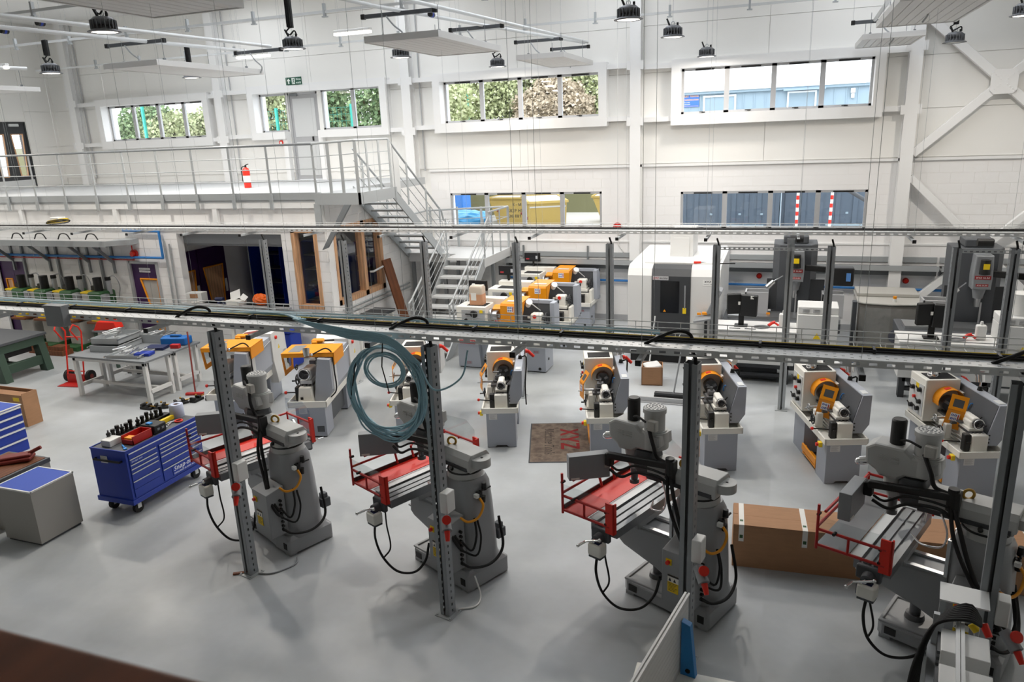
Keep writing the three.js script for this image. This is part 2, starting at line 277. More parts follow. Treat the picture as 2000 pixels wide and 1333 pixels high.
{ const g = structGroup('door_2', 'pale grey panelled fire door on the mezzanine'), [x0, x1, y0, y1] = WIN.dr;
  obj('frame', [B(x0, x0 + 0.06, y0, y1, ZB, ZB + 0.1), B(x1 - 0.06, x1, y0, y1, ZB, ZB + 0.1), B(x0, x1, y1 - 0.06, y1, ZB, ZB + 0.1)], M.winFrame, g);
  obj('leaf', [B(x0 + 0.06, x1 - 0.06, y0 + 0.01, y1 - 0.06, ZB + 0.03, ZB + 0.07)], M.winFrame, g);
  obj('panel', B(x0 + 0.14, x1 - 0.14, 4.92, y1 - 0.16, ZB + 0.02, ZB + 0.03, 0.006), M.galvLight, g); obj('panel', B(x0 + 0.14, x1 - 0.14, y0 + 0.12, 4.78, ZB + 0.02, ZB + 0.03, 0.006), M.galvLight, g);
  obj('handle', B(x1 - 0.3, x1 - 0.27, 4.8, 4.92, ZB - 0.02, ZB + 0.03, 0.005), M.black, g); obj('closer', B(x0 + 0.1, x0 + 0.35, y1 - 0.09, y1 - 0.03, ZB - 0.05, ZB), M.galvDark, g);
  struct('door_trim', [B(x0 - 0.16, x0 - 0.02, y0, 5.05, ZB - 0.2, ZB - 0.03), B(x1 + 0.02, x1 + 0.16, y0, 5.05, ZB - 0.2, ZB - 0.03)], M.steelWhite, 'white posts either side of the grey mezzanine door'); }
// X bracing right of the last window
function brace(name, label, cx, cyy, hx, hy, w, plate) {
  const g = structGroup(name, label), a = Math.atan2(hy, hx);
  for (const s of [1, -1]) { const L = Math.hypot(hx, hy); for (const e of [1, -1]) { const q = bx(0, L - 0.02, -w / 2, w / 2, -0.06, 0.06, 0.01).rotateZ(s * a + (e < 0 ? Math.PI : 0)).translate(cx, cyy, -(ZB - 0.22)); obj('brace_arm', q, M.steelWhite, g); } }
  obj('gusset_plate', exz([[-plate, -plate * 0.7], [-plate * 0.7, -plate], [plate * 0.7, -plate], [plate, -plate * 0.7], [plate, plate * 0.7], [plate * 0.7, plate], [-plate * 0.7, plate], [-plate, plate * 0.7]], 0, 0.02, 0.002).translate(cx, cyy, -(ZB - 0.3)), M.steelWhite, g);
  for (let i = 0; i < 16; i++) { const s = i & 1 ? 1 : -1, k = 0.25 + 0.2 * ((i >> 1) & 3), e = i >> 3 ? 1 : -1; obj('bolt', cy([cx + e * k * plate, cyy + s * e * k * plate * 0.9, -(ZB - 0.32)], [cx + e * k * plate, cyy + s * e * k * plate * 0.9, -(ZB - 0.335)], 0.014, 0.014, 6), M.steelWhite, g); }
}
brace('wall_brace', 'white steel X brace of the upper bay at right', 3.98, 5.4, 1.53, 1.4, 0.17, 0.24);
brace('wall_brace', 'white steel X brace of the lower bay at right', 3.98, 2.0, 1.53, 1.55, 0.15, 0.2);
// ---- mezzanine
struct('mezzanine_floor', B(XL, MX, 3.55, 3.73, MZ - 0.1, ZB), M.deck, 'pale deck of the mezzanine');
struct('mezzanine_edge', [B(XL, MX + 0.05, 3.6, 3.75, MZ - 0.13, MZ - 0.1)], M.galv, 'grey steel edge channel of the mezzanine');
const MH = [[-13.38, -10.45, 1.2, 2.84], [-10.18, -9.52, 1.18, 2.95], [-14.97, -14.14, 0, 2.1], [-19.5, -18.58, 0, 2.08]];
const wallMezz = struct('wall_mezzanine', holesSplit(XL, MX, 0, 3.55, MH).map(([a, b, c, d]) => B(a, b, c, d, MZ + 0.012, MZ + 0.2)), M.block, 'white blockwork wall under the mezzanine');
{ const hol = MH, all = []; blockGeos(XL, MX, 0, 3.0, hol, (a, b, c, d) => { all.push([a, b, c, d]); return null; });
  const inView = all.filter(([a]) => a > -15.6), rest = all.filter(([a]) => a <= -15.6), cache = new Map();
  const keep = inView.slice(0, 300), more = inView.slice(300).concat(rest);
  for (const [a, b, c, d] of keep) { const k = `${(b - a).toFixed(3)}_${(d - c).toFixed(3)}`; if (!cache.has(k)) cache.set(k, new THREE.BoxGeometry(b - a, d - c, 0.012)); sharedMesh('block', cache.get(k), M.block, wallMezz, (a + b) / 2, (c + d) / 2, -(MZ + 0.006)); }
  const o = obj('blockwork', more.map(([a, b, c, d]) => B(a, b, c, d, MZ, MZ + 0.012)), M.block, wallMezz); o.userData.kind = 'stuff';
}
{ const g = structGroup('mezzanine_beam', 'white boxed beam along the mezzanine front');
  obj('beam', [B(XL, MX, 3.42, 3.55, MZ - 0.09, MZ), B(XL, MX, 3.0, 3.07, MZ - 0.09, MZ)], M.steelWhite, g);
  for (const x of [-18.2, -15.06, -12.1, -9.33]) obj('stiffener', B(x - 0.06, x + 0.06, 3.07, 3.42, MZ - 0.085, MZ), M.steelWhite, g); }
const RH = [[13.94, 16.0, 1.22, 2.97]];
const wallRet = struct('wall_return', holesSplit(MZ + 0.202, ZB, 0, 3.55, RH.map(([a, b, c, d]) => [a, b, c, d])).map(([a, b, c, d]) => B(MX - 0.2, MX - 0.012, c, d, a, b)), M.block, 'white blockwork return wall beside the stairs');
{ const o = obj('blockwork', blockGeos(MZ + 0.202, ZB, 0, 3.55, RH, (a, b, c, d) => B(MX - 0.012, MX, c, d, a, b)), M.block, wallRet); o.userData.kind = 'stuff'; }
struct('hatch_sill', B(-13.5, -10.4, 1.15, 1.2, MZ - 0.1, MZ + 0.3, 0.01), M.winFrame, 'pale grey sill of the serving hatch');
{ const g = structGroup('window_8', 'oak framed internal window beside the corner');
  const [a, b, c, d] = MH[1]; obj('window_frame', [metreUV(B(a, a + 0.09, c, d, MZ - 0.02, MZ + 0.14)), metreUV(B(b - 0.09, b, c, d, MZ - 0.02, MZ + 0.14)), metreUV(B(a, b, c, c + 0.09, MZ - 0.03, MZ + 0.14)), metreUV(B(a, b, d - 0.07, d, MZ - 0.02, MZ + 0.14))], M.wood, g);
  obj('pane', B(a + 0.08, b - 0.08, c + 0.08, d - 0.06, MZ + 0.08, MZ + 0.085), M.glass, g); }
{ const g = structGroup('window_9', 'oak framed internal glazing facing the stairs'), [a, b, c, d] = RH[0], X0 = MX - 0.14, X1 = MX + 0.02;
  obj('window_frame', [[a, a + 0.08], [a + 1.12, a + 1.26], [b - 0.13, b]].map(([p, q]) => metreUV(B(X0, X1, c, d, p, q))).concat([metreUV(B(X0, X1, c, c + 0.12, a, b)), metreUV(B(X0, X1, d - 0.08, d, a, b))]), M.wood, g);
  for (const [p, q] of [[a + 0.06, a + 1.14], [a + 1.24, b - 0.1]]) obj('pane', B(X0 + 0.06, X0 + 0.065, c + 0.1, d - 0.06, p, q), M.glass, g);
  obj('crash_bar', rod([[X1 + 0.02, 1.75, -a - 1.32], [X1 + 0.1, 1.75, -a - 1.36], [X1 + 0.1, 1.8, -a - 1.9]], 0.025, 8), M.galvLight, g); }
{ const g = structGroup('door_3', 'purple door with a slanted glazed panel under the mezzanine'), [a, b, c, d] = MH[2];
  obj('frame', [B(a - 0.06, a + 0.02, 0, d + 0.06, MZ - 0.02, MZ + 0.1), B(b - 0.02, b + 0.06, 0, d + 0.06, MZ - 0.02, MZ + 0.1), B(a, b, d, d + 0.06, MZ - 0.02, MZ + 0.1)], M.winFrame, g);
  const P = [[b - 0.06, 0.25], [b - 0.2, 0.25], [a + 0.24, 1.72], [b - 0.06, 1.72]];
  const lf = obj('leaf', exz(rect(a + 0.02, b - 0.02, 0.01, d), -MZ - 0.08, -MZ - 0.03, 0, [P]), M.purple, g);
  obj('pane', exz(P, -MZ - 0.06, -MZ - 0.05), M.boxGrey, lf); obj('bead', rod([...P, P[0]].map(([x, y]) => [x, y, -MZ - 0.03]), 0.025, 5), M.orange, lf);
  decal(g, 'door_sign', 0.34, 0.12, canvasTex(128, 44, (c) => { c.fillStyle = '#e8e8ea'; c.fillRect(0, 2, 128, 17); c.fillRect(0, 25, 128, 17); c.fillStyle = '#4a4a52'; for (let i = 0; i < 9; i++) { c.fillRect(8 + i * 13, 8, 9, 5); c.fillRect(8 + i * 13, 31, 9, 5); } }), { p: [(a + b) / 2, 1.94, -MZ - 0.027] }); }
{ const g = structGroup('door_4', 'purple double door with glazed panels behind the pillar drills'), [a, b, c, d] = MH[3];
  obj('frame', [B(a - 0.06, a, 0, d + 0.06, MZ - 0.02, MZ + 0.1), B(b, b + 0.06, 0, d + 0.06, MZ - 0.02, MZ + 0.1), B(a, b, d, d + 0.06, MZ - 0.02, MZ + 0.1)], M.winFrame, g);
  const m = (a + b) / 2; for (const [p, q] of [[a, m - 0.005], [m + 0.005, b]]) { const w = rect(p + 0.12, q - 0.1, 0.5, 1.6); const lf = obj('leaf', exz(rect(p, q, 0.01, d), -MZ - 0.08, -MZ - 0.03, 0, [w]), M.purple, g); obj('pane', exz(w, -MZ - 0.06, -MZ - 0.05), M.wood, lf); obj('bead', rod([...w, w[0]].map(([x, y]) => [x, y, -MZ - 0.03]), 0.02, 5), M.orange, lf); } }
// roller shutter housing above the hatch, room behind it
one('roller_shutter', 'grey roller shutter box at the top of the serving hatch', 'shutter', [B(-13.38, -10.45, 2.58, 2.86, MZ + 0.21, MZ + 0.42), B(-13.38, -10.45, 2.52, 2.58, MZ + 0.28, MZ + 0.32, 0.01)], M.greyPlastic);
struct('wall_office', [B(-14.2, -14.1, 0, 3.55, MZ + 0.2, ZB)], M.block, 'white partition inside the tool store');
{ const g = structGroup('door_5', 'purple double doors with glazed panels inside the tool store'), X = -14.09;
  for (const [p, q] of [[13.95, 14.93], [14.96, 15.95]]) { const w = [[-p - 0.75, 0.4], [-p - 0.35, 0.4], [-p - 0.15, 1.75], [-p - 0.85, 1.75]]; const lf = obj('leaf', exx(rect(-q, -p, 0.02, 2.25), X, X + 0.05, 0, [w]), M.purple, g); obj('pane', exx(w, X + 0.01, X + 0.03), M.wood, lf); obj('bead', rod([...w, w[0]].map(([z, y]) => [X + 0.05, y, z]), 0.02, 5), M.orange, lf); obj('push_plate', B(X + 0.05, X + 0.06, 1.0, 1.35, q - 0.13, q - 0.05), M.galvLight, lf); } }
for (const [i, [x0, x1]] of [[-13.7, -12.7], [-12.35, -11.45], [-10.7, -9.8]].entries()) {
  const t = thing('tool_cupboard', ['dark blue steel cupboard beside purple doors inside the hatch', 'dark blue steel cupboard with open shelves in the hatch', 'dark blue steel cupboard seen through the corner glazing'][i], 'cupboard', [x0, 0, -17], 0, 'blue cupboards in the tool store');
  const w = x1 - x0; obj('body', [bx(0, 0.03, 0, 2.2, -0.5, 0), bx(w - 0.03, w, 0, 2.2, -0.5, 0), bx(0, w, 2.17, 2.2, -0.5, 0), bx(0, w, 0, 2.2, -0.5, -0.47)], M.blue, t);
  for (const y of [0.1, 0.55, 1.0, 1.4, 1.8]) obj('shelf', bx(0.03, w - 0.03, y, y + 0.025, -0.47, -0.02), M.galvDark, t);
  obj('door', bx(0, 0.025, 0.05, 2.18, 0, w * 0.5), M.blue, t); obj('door', bx(w - 0.025, w, 0.05, 2.18, 0, w * 0.5), M.blue, t);
}
// guard rail of the mezzanine
{ const t = thing('mezzanine_guardrail', 'galvanised post and wire guard rail along the mezzanine edge', 'railing', [0, 0, 0]);
  const d = -(MZ - 0.16), xs = [-21.4, -20.4, -19.4, -18.41, -17.42, -16.46, -15.45, -14.46, -13.46, -12.46, -11.44, -10.45, -9.3];
  for (const x of xs) obj('post', [bx(x - 0.025, x + 0.025, 3.45, 4.72, d - 0.006, d + 0.006), bx(x - 0.04, x + 0.04, 3.4, 3.72, d, d + 0.03)], M.galv, t);
  obj('top_rail', cy([-22.2, 4.74, d], [-9.25, 4.74, d], 0.026, 0.026, 10), M.galvDark, t);
  for (const y of [4.48, 4.24, 3.99]) obj('mid_rail', cy([-22.2, y, d], [-9.25, y, d], 0.01, 0.01, 6), M.galv, t); }
// ---- stairs: upper flight down to the half landing, lower flight back towards the hall
const UX0 = -9.2, UX1 = -8.25, LX0 = -7.85, LX1 = -6.85, LAND = 1.88;
{ const t = thing('steel_staircase', 'galvanised steel staircase turning at a half landing', 'stairs', [0, 0, 0]);
  obj('landing', [B(UX0 - 0.05, UX1, 3.66, 3.73, MZ - 0.2, 15.03), B(UX0 - 0.05, UX1 + 0.04, 3.5, 3.74, MZ - 0.24, MZ - 0.2), B(UX1, UX1 + 0.04, 3.5, 3.74, MZ - 0.24, 15.05)], M.galv, t);
  obj('bracket', [exz([[-9.24, 2.55], [-9.1, 2.6], [-8.45, 3.5], [-8.6, 3.5]], -(MZ - 0.2), -(MZ - 0.26))], M.galvDark, t);
  obj('bracket', [exz([[-9.35, 3.0], [-9.2, 3.0], [-9.2, 3.52], [-9.35, 3.52]], -(MZ - 0.2), -(MZ - 0.23))], M.galv, t);
  for (let k = 1; k <= 9; k++) { const y = 3.73 - 0.184 * k, d = 15.0 + 0.25 * (k - 1); obj('tread', B(UX0 + 0.02, UX1 - 0.02, y - 0.04, y, d, d + 0.27), M.galv, t); }
  const str = (X, a, b) => exx([[-a[0], a[1]], [-b[0], b[1]], [-b[0], b[1] - 0.26], [-a[0], a[1] - 0.26]], X, X + 0.03);
  obj('stringer', [str(UX0 - 0.02, [14.85, 3.78], [17.35, 1.93])], M.galv, t); obj('stringer', [str(UX1 - 0.01, [14.85, 3.8], [17.35, 1.93])], M.galv, t);
  obj('half_landing', [B(UX0, LX1, LAND - 0.06, LAND, 17.25, 18.5), B(LX0, LX1, LAND - 0.06, LAND, 16.6, 17.25), B(UX0, LX1 + 0.03, LAND - 0.2, LAND, 18.46, 18.5), B(LX1, LX1 + 0.03, LAND - 0.22, LAND, 16.6, 18.5), B(UX0, LX0, LAND - 0.22, LAND, 17.22, 17.25)], M.galvLight, t);
  for (let k = 1; k <= 9; k++) { const y = LAND - 0.188 * k, d = 16.62 - 0.25 * k; obj('tread', [B(LX0 + 0.03, LX1 - 0.03, y - 0.04, y, d, d + 0.27), B(LX0 + 0.03, LX1 - 0.03, y - 0.05, y, d - 0.012, d)], M.galvLight, t); }
  for (const X of [LX0, LX1 - 0.03]) obj('stringer', [exx([[-16.75, 1.98], [-14.2, 0.06], [-14.2, 0], [-14.5, 0], [-16.75, 1.66]], X, X + 0.03)], M.galv, t);
  for (const [x, d] of [[UX0 + 0.05, 17.35], [UX1, 17.35], [LX0, 17.3], [LX1 - 0.04, 17.3], [LX1 - 0.04, 18.4], [UX0 + 0.05, 18.4]]) obj('leg', B(x - 0.04, x + 0.04, 0, LAND - 0.06, d - 0.04, d + 0.04), M.galvDark, t);
  // handrails
  const rail = (pts, wires) => { obj('handrail', rod(pts, 0.024, 8), M.galv, t); for (const w of wires) obj('mid_rail', rod(pts.map(([x, y, z]) => [x, y - w, z]), 0.009, 5), M.galv, t); };
  const post = (x, y, d, h = 1.02) => obj('post', bx(x - 0.008, x + 0.008, y, y + h, -d - 0.03, -d + 0.03), M.galv, t);
  const dl = -(MZ - 0.2);
  rail([[MX, 4.74, dl], [UX1, 4.78, dl], [UX1, 4.78, -14.85], [UX1, 2.94, -17.35], [UX1, 2.7, -17.45]], [0.26, 0.52, 0.78]);
  rail([[UX0, 4.6, -14.95], [UX0, 2.85, -17.35], [UX0, 2.85, -18.42], [LX1, 2.95, -18.42], [LX1, 2.95, -17.0]], [0.26, 0.52]);
  rail([[LX0, 2.75, -16.9], [LX0, 1.24, -14.62], [LX0, 1.2, -14.5], [LX0, 1.0, -14.5]], [0.2, 0.4, 0.6]);
  rail([[LX1, 2.95, -17.2], [LX1, 2.75, -16.9], [LX1, 1.24, -14.62], [LX1, 1.2, -14.5], [LX1, 1.0, -14.5]], [0.2, 0.4, 0.6]);
  for (const x of [-8.9, -8.6, UX1]) obj('post', bx(x - 0.035, x + 0.035, 3.5, 4.76, dl - 0.006, dl + 0.006), M.galv, t);
  for (const d of [13.9, 14.4, 14.85]) post(UX1 + 0.02, 3.5, d, 1.26);
  for (const d of [15.6, 16.5, 17.2]) post(UX1 + 0.02, 3.73 - 0.736 * (d - 15.0), d, 0.95);
  for (const d of [15.3, 16.3, 17.3]) post(UX0, 3.73 - 0.736 * (d - 15.0), d, 0.85);
  for (const X of [LX0, LX1]) for (const d of [16.7, 15.6, 14.7]) post(X, Math.max(0.05, 0.05 + 0.755 * (d - 14.2)), d, 0.9);
  for (const x of [-9.1, -8.3, -7.6, LX1]) obj('post', bx(x - 0.03, x + 0.03, LAND - 0.2, 2.95, -18.43, -18.41), M.galv, t);
  for (const d of [17.8, 17.25]) post(LX1, LAND - 0.2, d, 1.25);
  obj('infill_plate', exx([[-14.9, 4.72], [-15.25, 4.3], [-15.25, 3.5], [-14.9, 3.75]], UX1 + 0.02, UX1 + 0.03), M.galvLight, t); }
// ------------------------------------------------------------------ outside the windows
struct('yard', [bx(-60, 40, -0.2, 0, -90, -19.2)], M.boxGrey, 'pale concrete yard outside');
struct('bank', [exx([[-27.5, 0], [-31, 4.6], [-75, 6.2], [-75, 0]], -60, -16.8), exx([[-44, 0], [-48, 4.6], [-75, 6.2], [-75, 0]], -16.8, -2.5)], mat('soil', 0x5b5a3c, 0.9), 'earth bank behind the hall');
{ const leaf = new THREE.BufferGeometry(); leaf.setAttribute('position', new THREE.Float32BufferAttribute([0, 0, 0, 0.5, 0.12, 0.35, 0, 0.05, 1, 0, 0, 0, 0, 0.05, 1, -0.5, 0.12, 0.35], 3)); leaf.computeVertexNormals();
  mat('leaf', 0xffffff, 0.7, 0, { side: THREE.DoubleSide });
  const kinds = { dark: [[0.1, 0.18, 0.08], [0.24, 0.32, 0.16]], olive: [[0.24, 0.29, 0.14], [0.42, 0.45, 0.26]], pale: [[0.36, 0.42, 0.2], [0.55, 0.58, 0.36]], dry: [[0.42, 0.35, 0.25], [0.6, 0.52, 0.4]] };
  const list = [[-33.5, 28.2, 3, 3.2, 4.4, 'dark', 'low dark shrub at the left of the first upper window'], [-31, 30.5, 3.2, 5.4, 4.8, 'dark', 'tall dark bush behind teal posts in the first upper window'], [-28, 30, 3, 5.0, 4.6, 'olive', 'olive bush behind teal posts in the first upper window'], [-25, 30, 3, 5.8, 4.8, 'olive', 'olive bush at the right of the first upper window'], [-21.5, 30, 3.2, 7, 5, 'olive', 'bush seen through the pane left of the grey door'], [-18, 30, 3.0, 7, 5, 'dark', 'dark bush seen right of the grey door'], [-15.2, 30.5, 2.6, 7, 5, 'pale', 'pale green bush at the right of the door windows'], [-19.6, 47, 4.4, 10, 5, 'pale', 'pale twiggy bush at the left of the skip-side upper window'], [-15.6, 47.6, 3.8, 11, 5, 'olive', 'olive bush in the middle of the skip-side upper window'], [-14, 46.2, 3.0, 6.6, 5, 'dry', 'brown dry bush in the skip-side upper window'], [-10.6, 47.6, 3.8, 11, 5, 'pale', 'pale spring-green bush at the right of the skip-side upper window']];
  for (const [x, d, r, h, y0, kind, label] of list) {
    const t = thing('bush', label, 'bush', [x, 4.1, -d - 0.5], 0, 'bushes on the bank'), n = d > 40 ? 16000 : 9000, im = new THREE.InstancedMesh(leaf, M.leaf, n), m4 = new THREE.Matrix4(), q = new THREE.Quaternion(), col = new THREE.Color(), [ca, cb] = kinds[kind];
    for (let i = 0; i < n; i++) {
      let a, b, c; do { a = rr(-1, 1); b = rr(-1, 1); c = rr(-1, 1); } while (a * a + b * b + c * c > 1 || a * a + b * b + c * c < 0.25);
      const k = 0.82 + 0.3 * noise.noise(a * 3 + x, b * 3, c * 3); q.setFromEuler(new THREE.Euler(rr(0, 6.3), rr(0, 6.3), rr(0, 6.3))); const s = rr(0.08, 0.22) * (d > 40 ? 1.25 : 1);
      m4.compose(new THREE.Vector3(a * r * k, Math.max(-0.4, (h - 4.1 + 1.2) / 2 + b * (h - 4.1 + 2.2) / 2 * k), c * 1.6 * k), q, new THREE.Vector3(s, s, s)); im.setMatrixAt(i, m4);
      const w = rnd(); im.setColorAt(i, col.setRGB(ca[0] + (cb[0] - ca[0]) * w, ca[1] + (cb[1] - ca[1]) * w, ca[2] + (cb[2] - ca[2]) * w));
    }
    im.name = 'foliage'; im.userData.kind = 'stuff'; im.castShadow = im.receiveShadow = true; t.add(im);
    obj('stems', Array.from({ length: 5 }, (_, i) => cy([(i - 2) * 0.25, -0.6, 0], [(i - 2) * r * 0.35, (h - 4.1) * 0.8, rr(-0.5, 0.5)], 0.06, 0.025, 5)), M.woodDark, t);
  }
  const posts = [[-30.2, 7.0], [-28, 7.0], [-20.7, 6.2], [-18.6, 6.2], [-17.0, 6.2], [-15.6, 6.2], [-21.6, 7.3, 45.2], [-19.2, 7.3, 45.2]];
  posts.forEach(([x, h, d = 27.8], i) => one('fence_post', ['left teal fence post in the first upper window', 'right teal fence post in the first upper window', 'teal fence post in the pane left of the grey door', 'first teal fence post right of the grey door', 'second teal fence post right of the grey door', 'third teal fence post right of the grey door', 'left teal fence post in the skip-side upper window', 'second teal fence post in the skip-side upper window'][i], 'fence post', bx(x - 0.05, x + 0.05, d > 40 ? 0 : 0.2, h, -d - 0.1, -d), M.teal, 'teal fence posts'));
  one('mesh_fence', 'pale teal wire mesh fence behind the hall', 'fence', [Array.from({ length: 26 }, (_, i) => cy([-22 + i * 0.2, 3.0, -28], [-22 + i * 0.2, 6.1, -28], 0.006, 0.006, 3)), Array.from({ length: 8 }, (_, i) => cy([-22, 4.2 + i * 0.27, -28], [-17, 4.2 + i * 0.27, -28], 0.006, 0.006, 3))], M.teal);
}
{ // pale blue shed seen through the upper right window
  const t = thing('blue_shed', 'pale blue metal shed with white roof outside', 'shed', [0, 0, -31]); mat('shedBlue', 0x8ea3b0, 0.6); mat('shedRoof', 0xf2f5f6, 0.6);
  obj('wall', bx(-4.3, 14, 0, 6.03, -5, 0), M.shedBlue, t); obj('wall_rib', Array.from({ length: 45 }, (_, i) => bx(-4.2 + i * 0.4, -4.16 + i * 0.4, 0, 5.95, 0, 0.02)), M.shedBlue, t);
  obj('gutter', bx(-4.4, 14, 5.92, 6.08, 0, 0.14, 0.02), M.shedBlue, t); obj('roof', exx([[0.2, 6.08], [-5.5, 7.9], [-5.5, 7.6], [0.2, 6.02]], -4.4, 14), M.shedRoof, t);
  obj('ridge', [bx(-4.4, 14, 7.1, 7.16, -3.0, -2.9), ...Array.from({ length: 23 }, (_, i) => bx(-4.2 + i * 0.8, -4.17 + i * 0.8, 7.85, 8.7, -5.4, -5.35))], M.greyPlastic, t);
  for (const [x0, x1] of [[-3.2, -2.1], [-0.15, 0.75]]) { const dd = obj('door', bx(x0, x1, 0, 5.8, 0.02, 0.05), M.shedBlue, t); obj('frame', [bx(x0 - 0.06, x0, 0, 5.8, 0.02, 0.08), bx(x1, x1 + 0.06, 0, 5.8, 0.02, 0.08), bx(x0 - 0.06, x1 + 0.06, 5.8, 5.86, 0.02, 0.1)], M.shedRoof, dd); }
  obj('canopy', bx(-0.35, 1.1, 5.88, 5.95, 0.14, 0.4), M.shedBlue, t);
  one('alarm_box', 'white and red alarm box on the pale blue shed', 'alarm', [bx(1.95, 2.1, 5.7, 5.86, -30.97, -30.86, 0.02), bx(1.97, 2.08, 5.52, 5.68, -30.97, -30.86, 0.02)], M.whitePlastic);
  const s = thing('shed_sign', 'blue sign with yellow lettering on the pale blue shed', 'sign', [-3.72, 5.72, -30.96]);
  decal(s, 'sign_face', 0.6, 0.48, canvasTex(256, 206, (c) => { c.fillStyle = '#3d6fc4'; c.fillRect(0, 0, 256, 206); c.fillStyle = '#f0b24a'; fitText(c, 'ANT TRUDG', 4, 52, 244, 44); fitText(c, 'COMMUNICATION', 4, 104, 244, 32); c.fillStyle = '#e6d3b0'; fitText(c, 'TEL: 01446', 8, 138, 96, 20); fitText(c, 'CAERLEON', 12, 170, 100, 22); c.fillStyle = '#a48a90'; c.fillRect(4, 188, 244, 8); }), { p: [0, 0, 0] });
}
function skip(x, d, turn, label, s, text) {
  const t = thing('yellow_skip', label, 'skip', [x, 0, -d], turn), P = [[-1.15, 0], [1.15, 0], [1.75, 1.55], [-1.75, 1.55]];
  obj('load', bx(-1.68, 1.68, 1.3, 1.57, -0.82, 0.82), M.boxGrey, t); obj('body', exz(P, -0.85, 0.85, 0.01), mat('skipYellow', 0xa8904c, 0.65), t); obj('rim', [bx(-1.8, 1.8, 1.5, 1.6, 0.82, 0.92), bx(-1.8, 1.8, 1.5, 1.6, -0.92, -0.82), bx(-1.82, -1.72, 1.5, 1.6, -0.9, 0.9), bx(1.72, 1.82, 1.5, 1.6, -0.9, 0.9)], M.skipYellow, t);
  for (const q of [-1.1, 1.1]) obj('lug', cy([q, 0.8, 0.85], [q, 0.8, 1.0], 0.06), M.redBrick, t);
  if (text) decal(t, 'painted_lettering', 2.0, 1.1, canvasTex(512, 280, (c) => { c.fillStyle = '#a8904c'; c.fillRect(0, 0, 512, 280); c.fillStyle = '#3a3428'; fitText(c, 'K - M', 190, 80, 150, 60); fitText(c, 'SKIP HIRE', 110, 175, 330, 70); fitText(c, '26 88118', 130, 255, 280, 62); }), { p: [0.05, 0.85, 0.857] });
  t.scale.setScalar(s); return t;
}
skip(-13.75, 39, 0, 'yellow skip with K-M SKIP HIRE lettering outside the lower window', 0.9, true);
skip(-11.2, 35.2, -66, 'rusty yellow skip with black stains outside the lower window', 1.05, false);
skip(-8.1, 39.5, 5, 'yellow skip half hidden at the right edge of the lower window', 0.9, false);
one('tarpaulin', 'crumpled bright blue tarpaulin outside the lower window', 'tarpaulin', (() => { const g = new THREE.IcosahedronGeometry(1, 4), p = g.attributes.position; for (let i = 0; i < p.count; i++) { const k = 1 + 0.25 * noise.noise(p.getX(i) * 3, p.getY(i) * 5, p.getZ(i) * 3); p.setXYZ(i, p.getX(i) * 0.75 * k, p.getY(i) * 0.28 * k, p.getZ(i) * 0.4 * k); } g.computeVertexNormals(); return g.translate(-9.35, 2.25, -21.6); })(), mat('tarp', 0x2f7fae, 0.4));
{ const t = thing('pallet_stack', 'stack of wooden pallets under the blue tarpaulin', 'pallets', [-9.35, 0, -21.6]); for (let k = 0; k < 12; k++) obj('pallet', [bx(-0.7, 0.7, k * 0.165, k * 0.165 + 0.1, -0.5, 0.5), bx(-0.7, -0.6, k * 0.165 + 0.1, k * 0.165 + 0.15, -0.5, 0.5), bx(0.6, 0.7, k * 0.165 + 0.1, k * 0.165 + 0.15, -0.5, 0.5)], M.plank, t); }
for (const [i, [x, y]] of [[-10.4, 0], [-10.35, 1.5]].entries()) one('barrel', ['blue plastic barrel standing outside the lower window', 'blue plastic crate on the barrel outside the lower window'][i], i ? 'crate' : 'barrel', i ? bx(x - 0.35, x + 0.35, y, y + 1.6, -23.4, -22.7, 0.04) : [cy([x, y, -23], [x, y + 0.4, -23], 0.36, 0.4), cy([x, y + 0.4, -23], [x, y + 1.1, -23], 0.4, 0.4), cy([x, y + 1.1, -23], [x, y + 1.5, -23], 0.4, 0.34)], M.blueCase);
{ // blue containers beyond the lower right window
  mat('contBlue', 0x4c5a69, 0.5);
  for (const [i, [x0, x1, d]] of [[-3.0, -0.2, 22.6], [-0.15, 3.4, 22.9]].entries()) {
    const t = thing('shipping_container', ['blue grey steel container behind the left panes', 'blue grey steel container behind the striped posts'][i], 'container', [0, 0, -d]);
    obj('body', bx(x0, x1, 0, 3.6, -2.4, 0), M.contBlue, t); for (let k = 0; k < 8; k++) obj('rib', bx(x0 + 0.1 + k * (x1 - x0) / 8, x0 + 0.22 + k * (x1 - x0) / 8, 0.1, 3.5, 0, 0.03), M.contBlue, t);
    obj('bar', [bx(x0 + 1.2, x0 + 2.4, 1.92, 1.97, 0.03, 0.07), ...[0.9, 1.7, 2.3].map((q) => bx(x0 + q, x0 + q + 0.07, 2.25, 2.3, 0.03, 0.06))], M.shedBlue, t);
  }
  [[0.25, 0], [0.98, 0.02]].forEach(([x, l], i) => { const t = thing('striped_post', ['left red and white striped post outside the lower right window', 'right red and white striped post outside the lower right window'][i], 'post', [x, 0, -20.2], 0, 'striped posts'); for (let k = 0; k < 33; k++) obj('stripe', cy([l * k * 0.1, k * 0.1, 0], [l * (k + 1) * 0.1, (k + 1) * 0.1, 0], 0.035, 0.035, 8), k & 1 ? M.red : M.whitePlastic, t); });
  one('awning_strut', 'dark steel strut at the corner of the lower right window', 'strut', [cy([1.9, 0, -20.4], [1.9, 3.2, -20.4], 0.05), cy([1.1, 3.3, -20.4], [2.2, 2.6, -20.4], 0.05)], M.darkGrey);
}
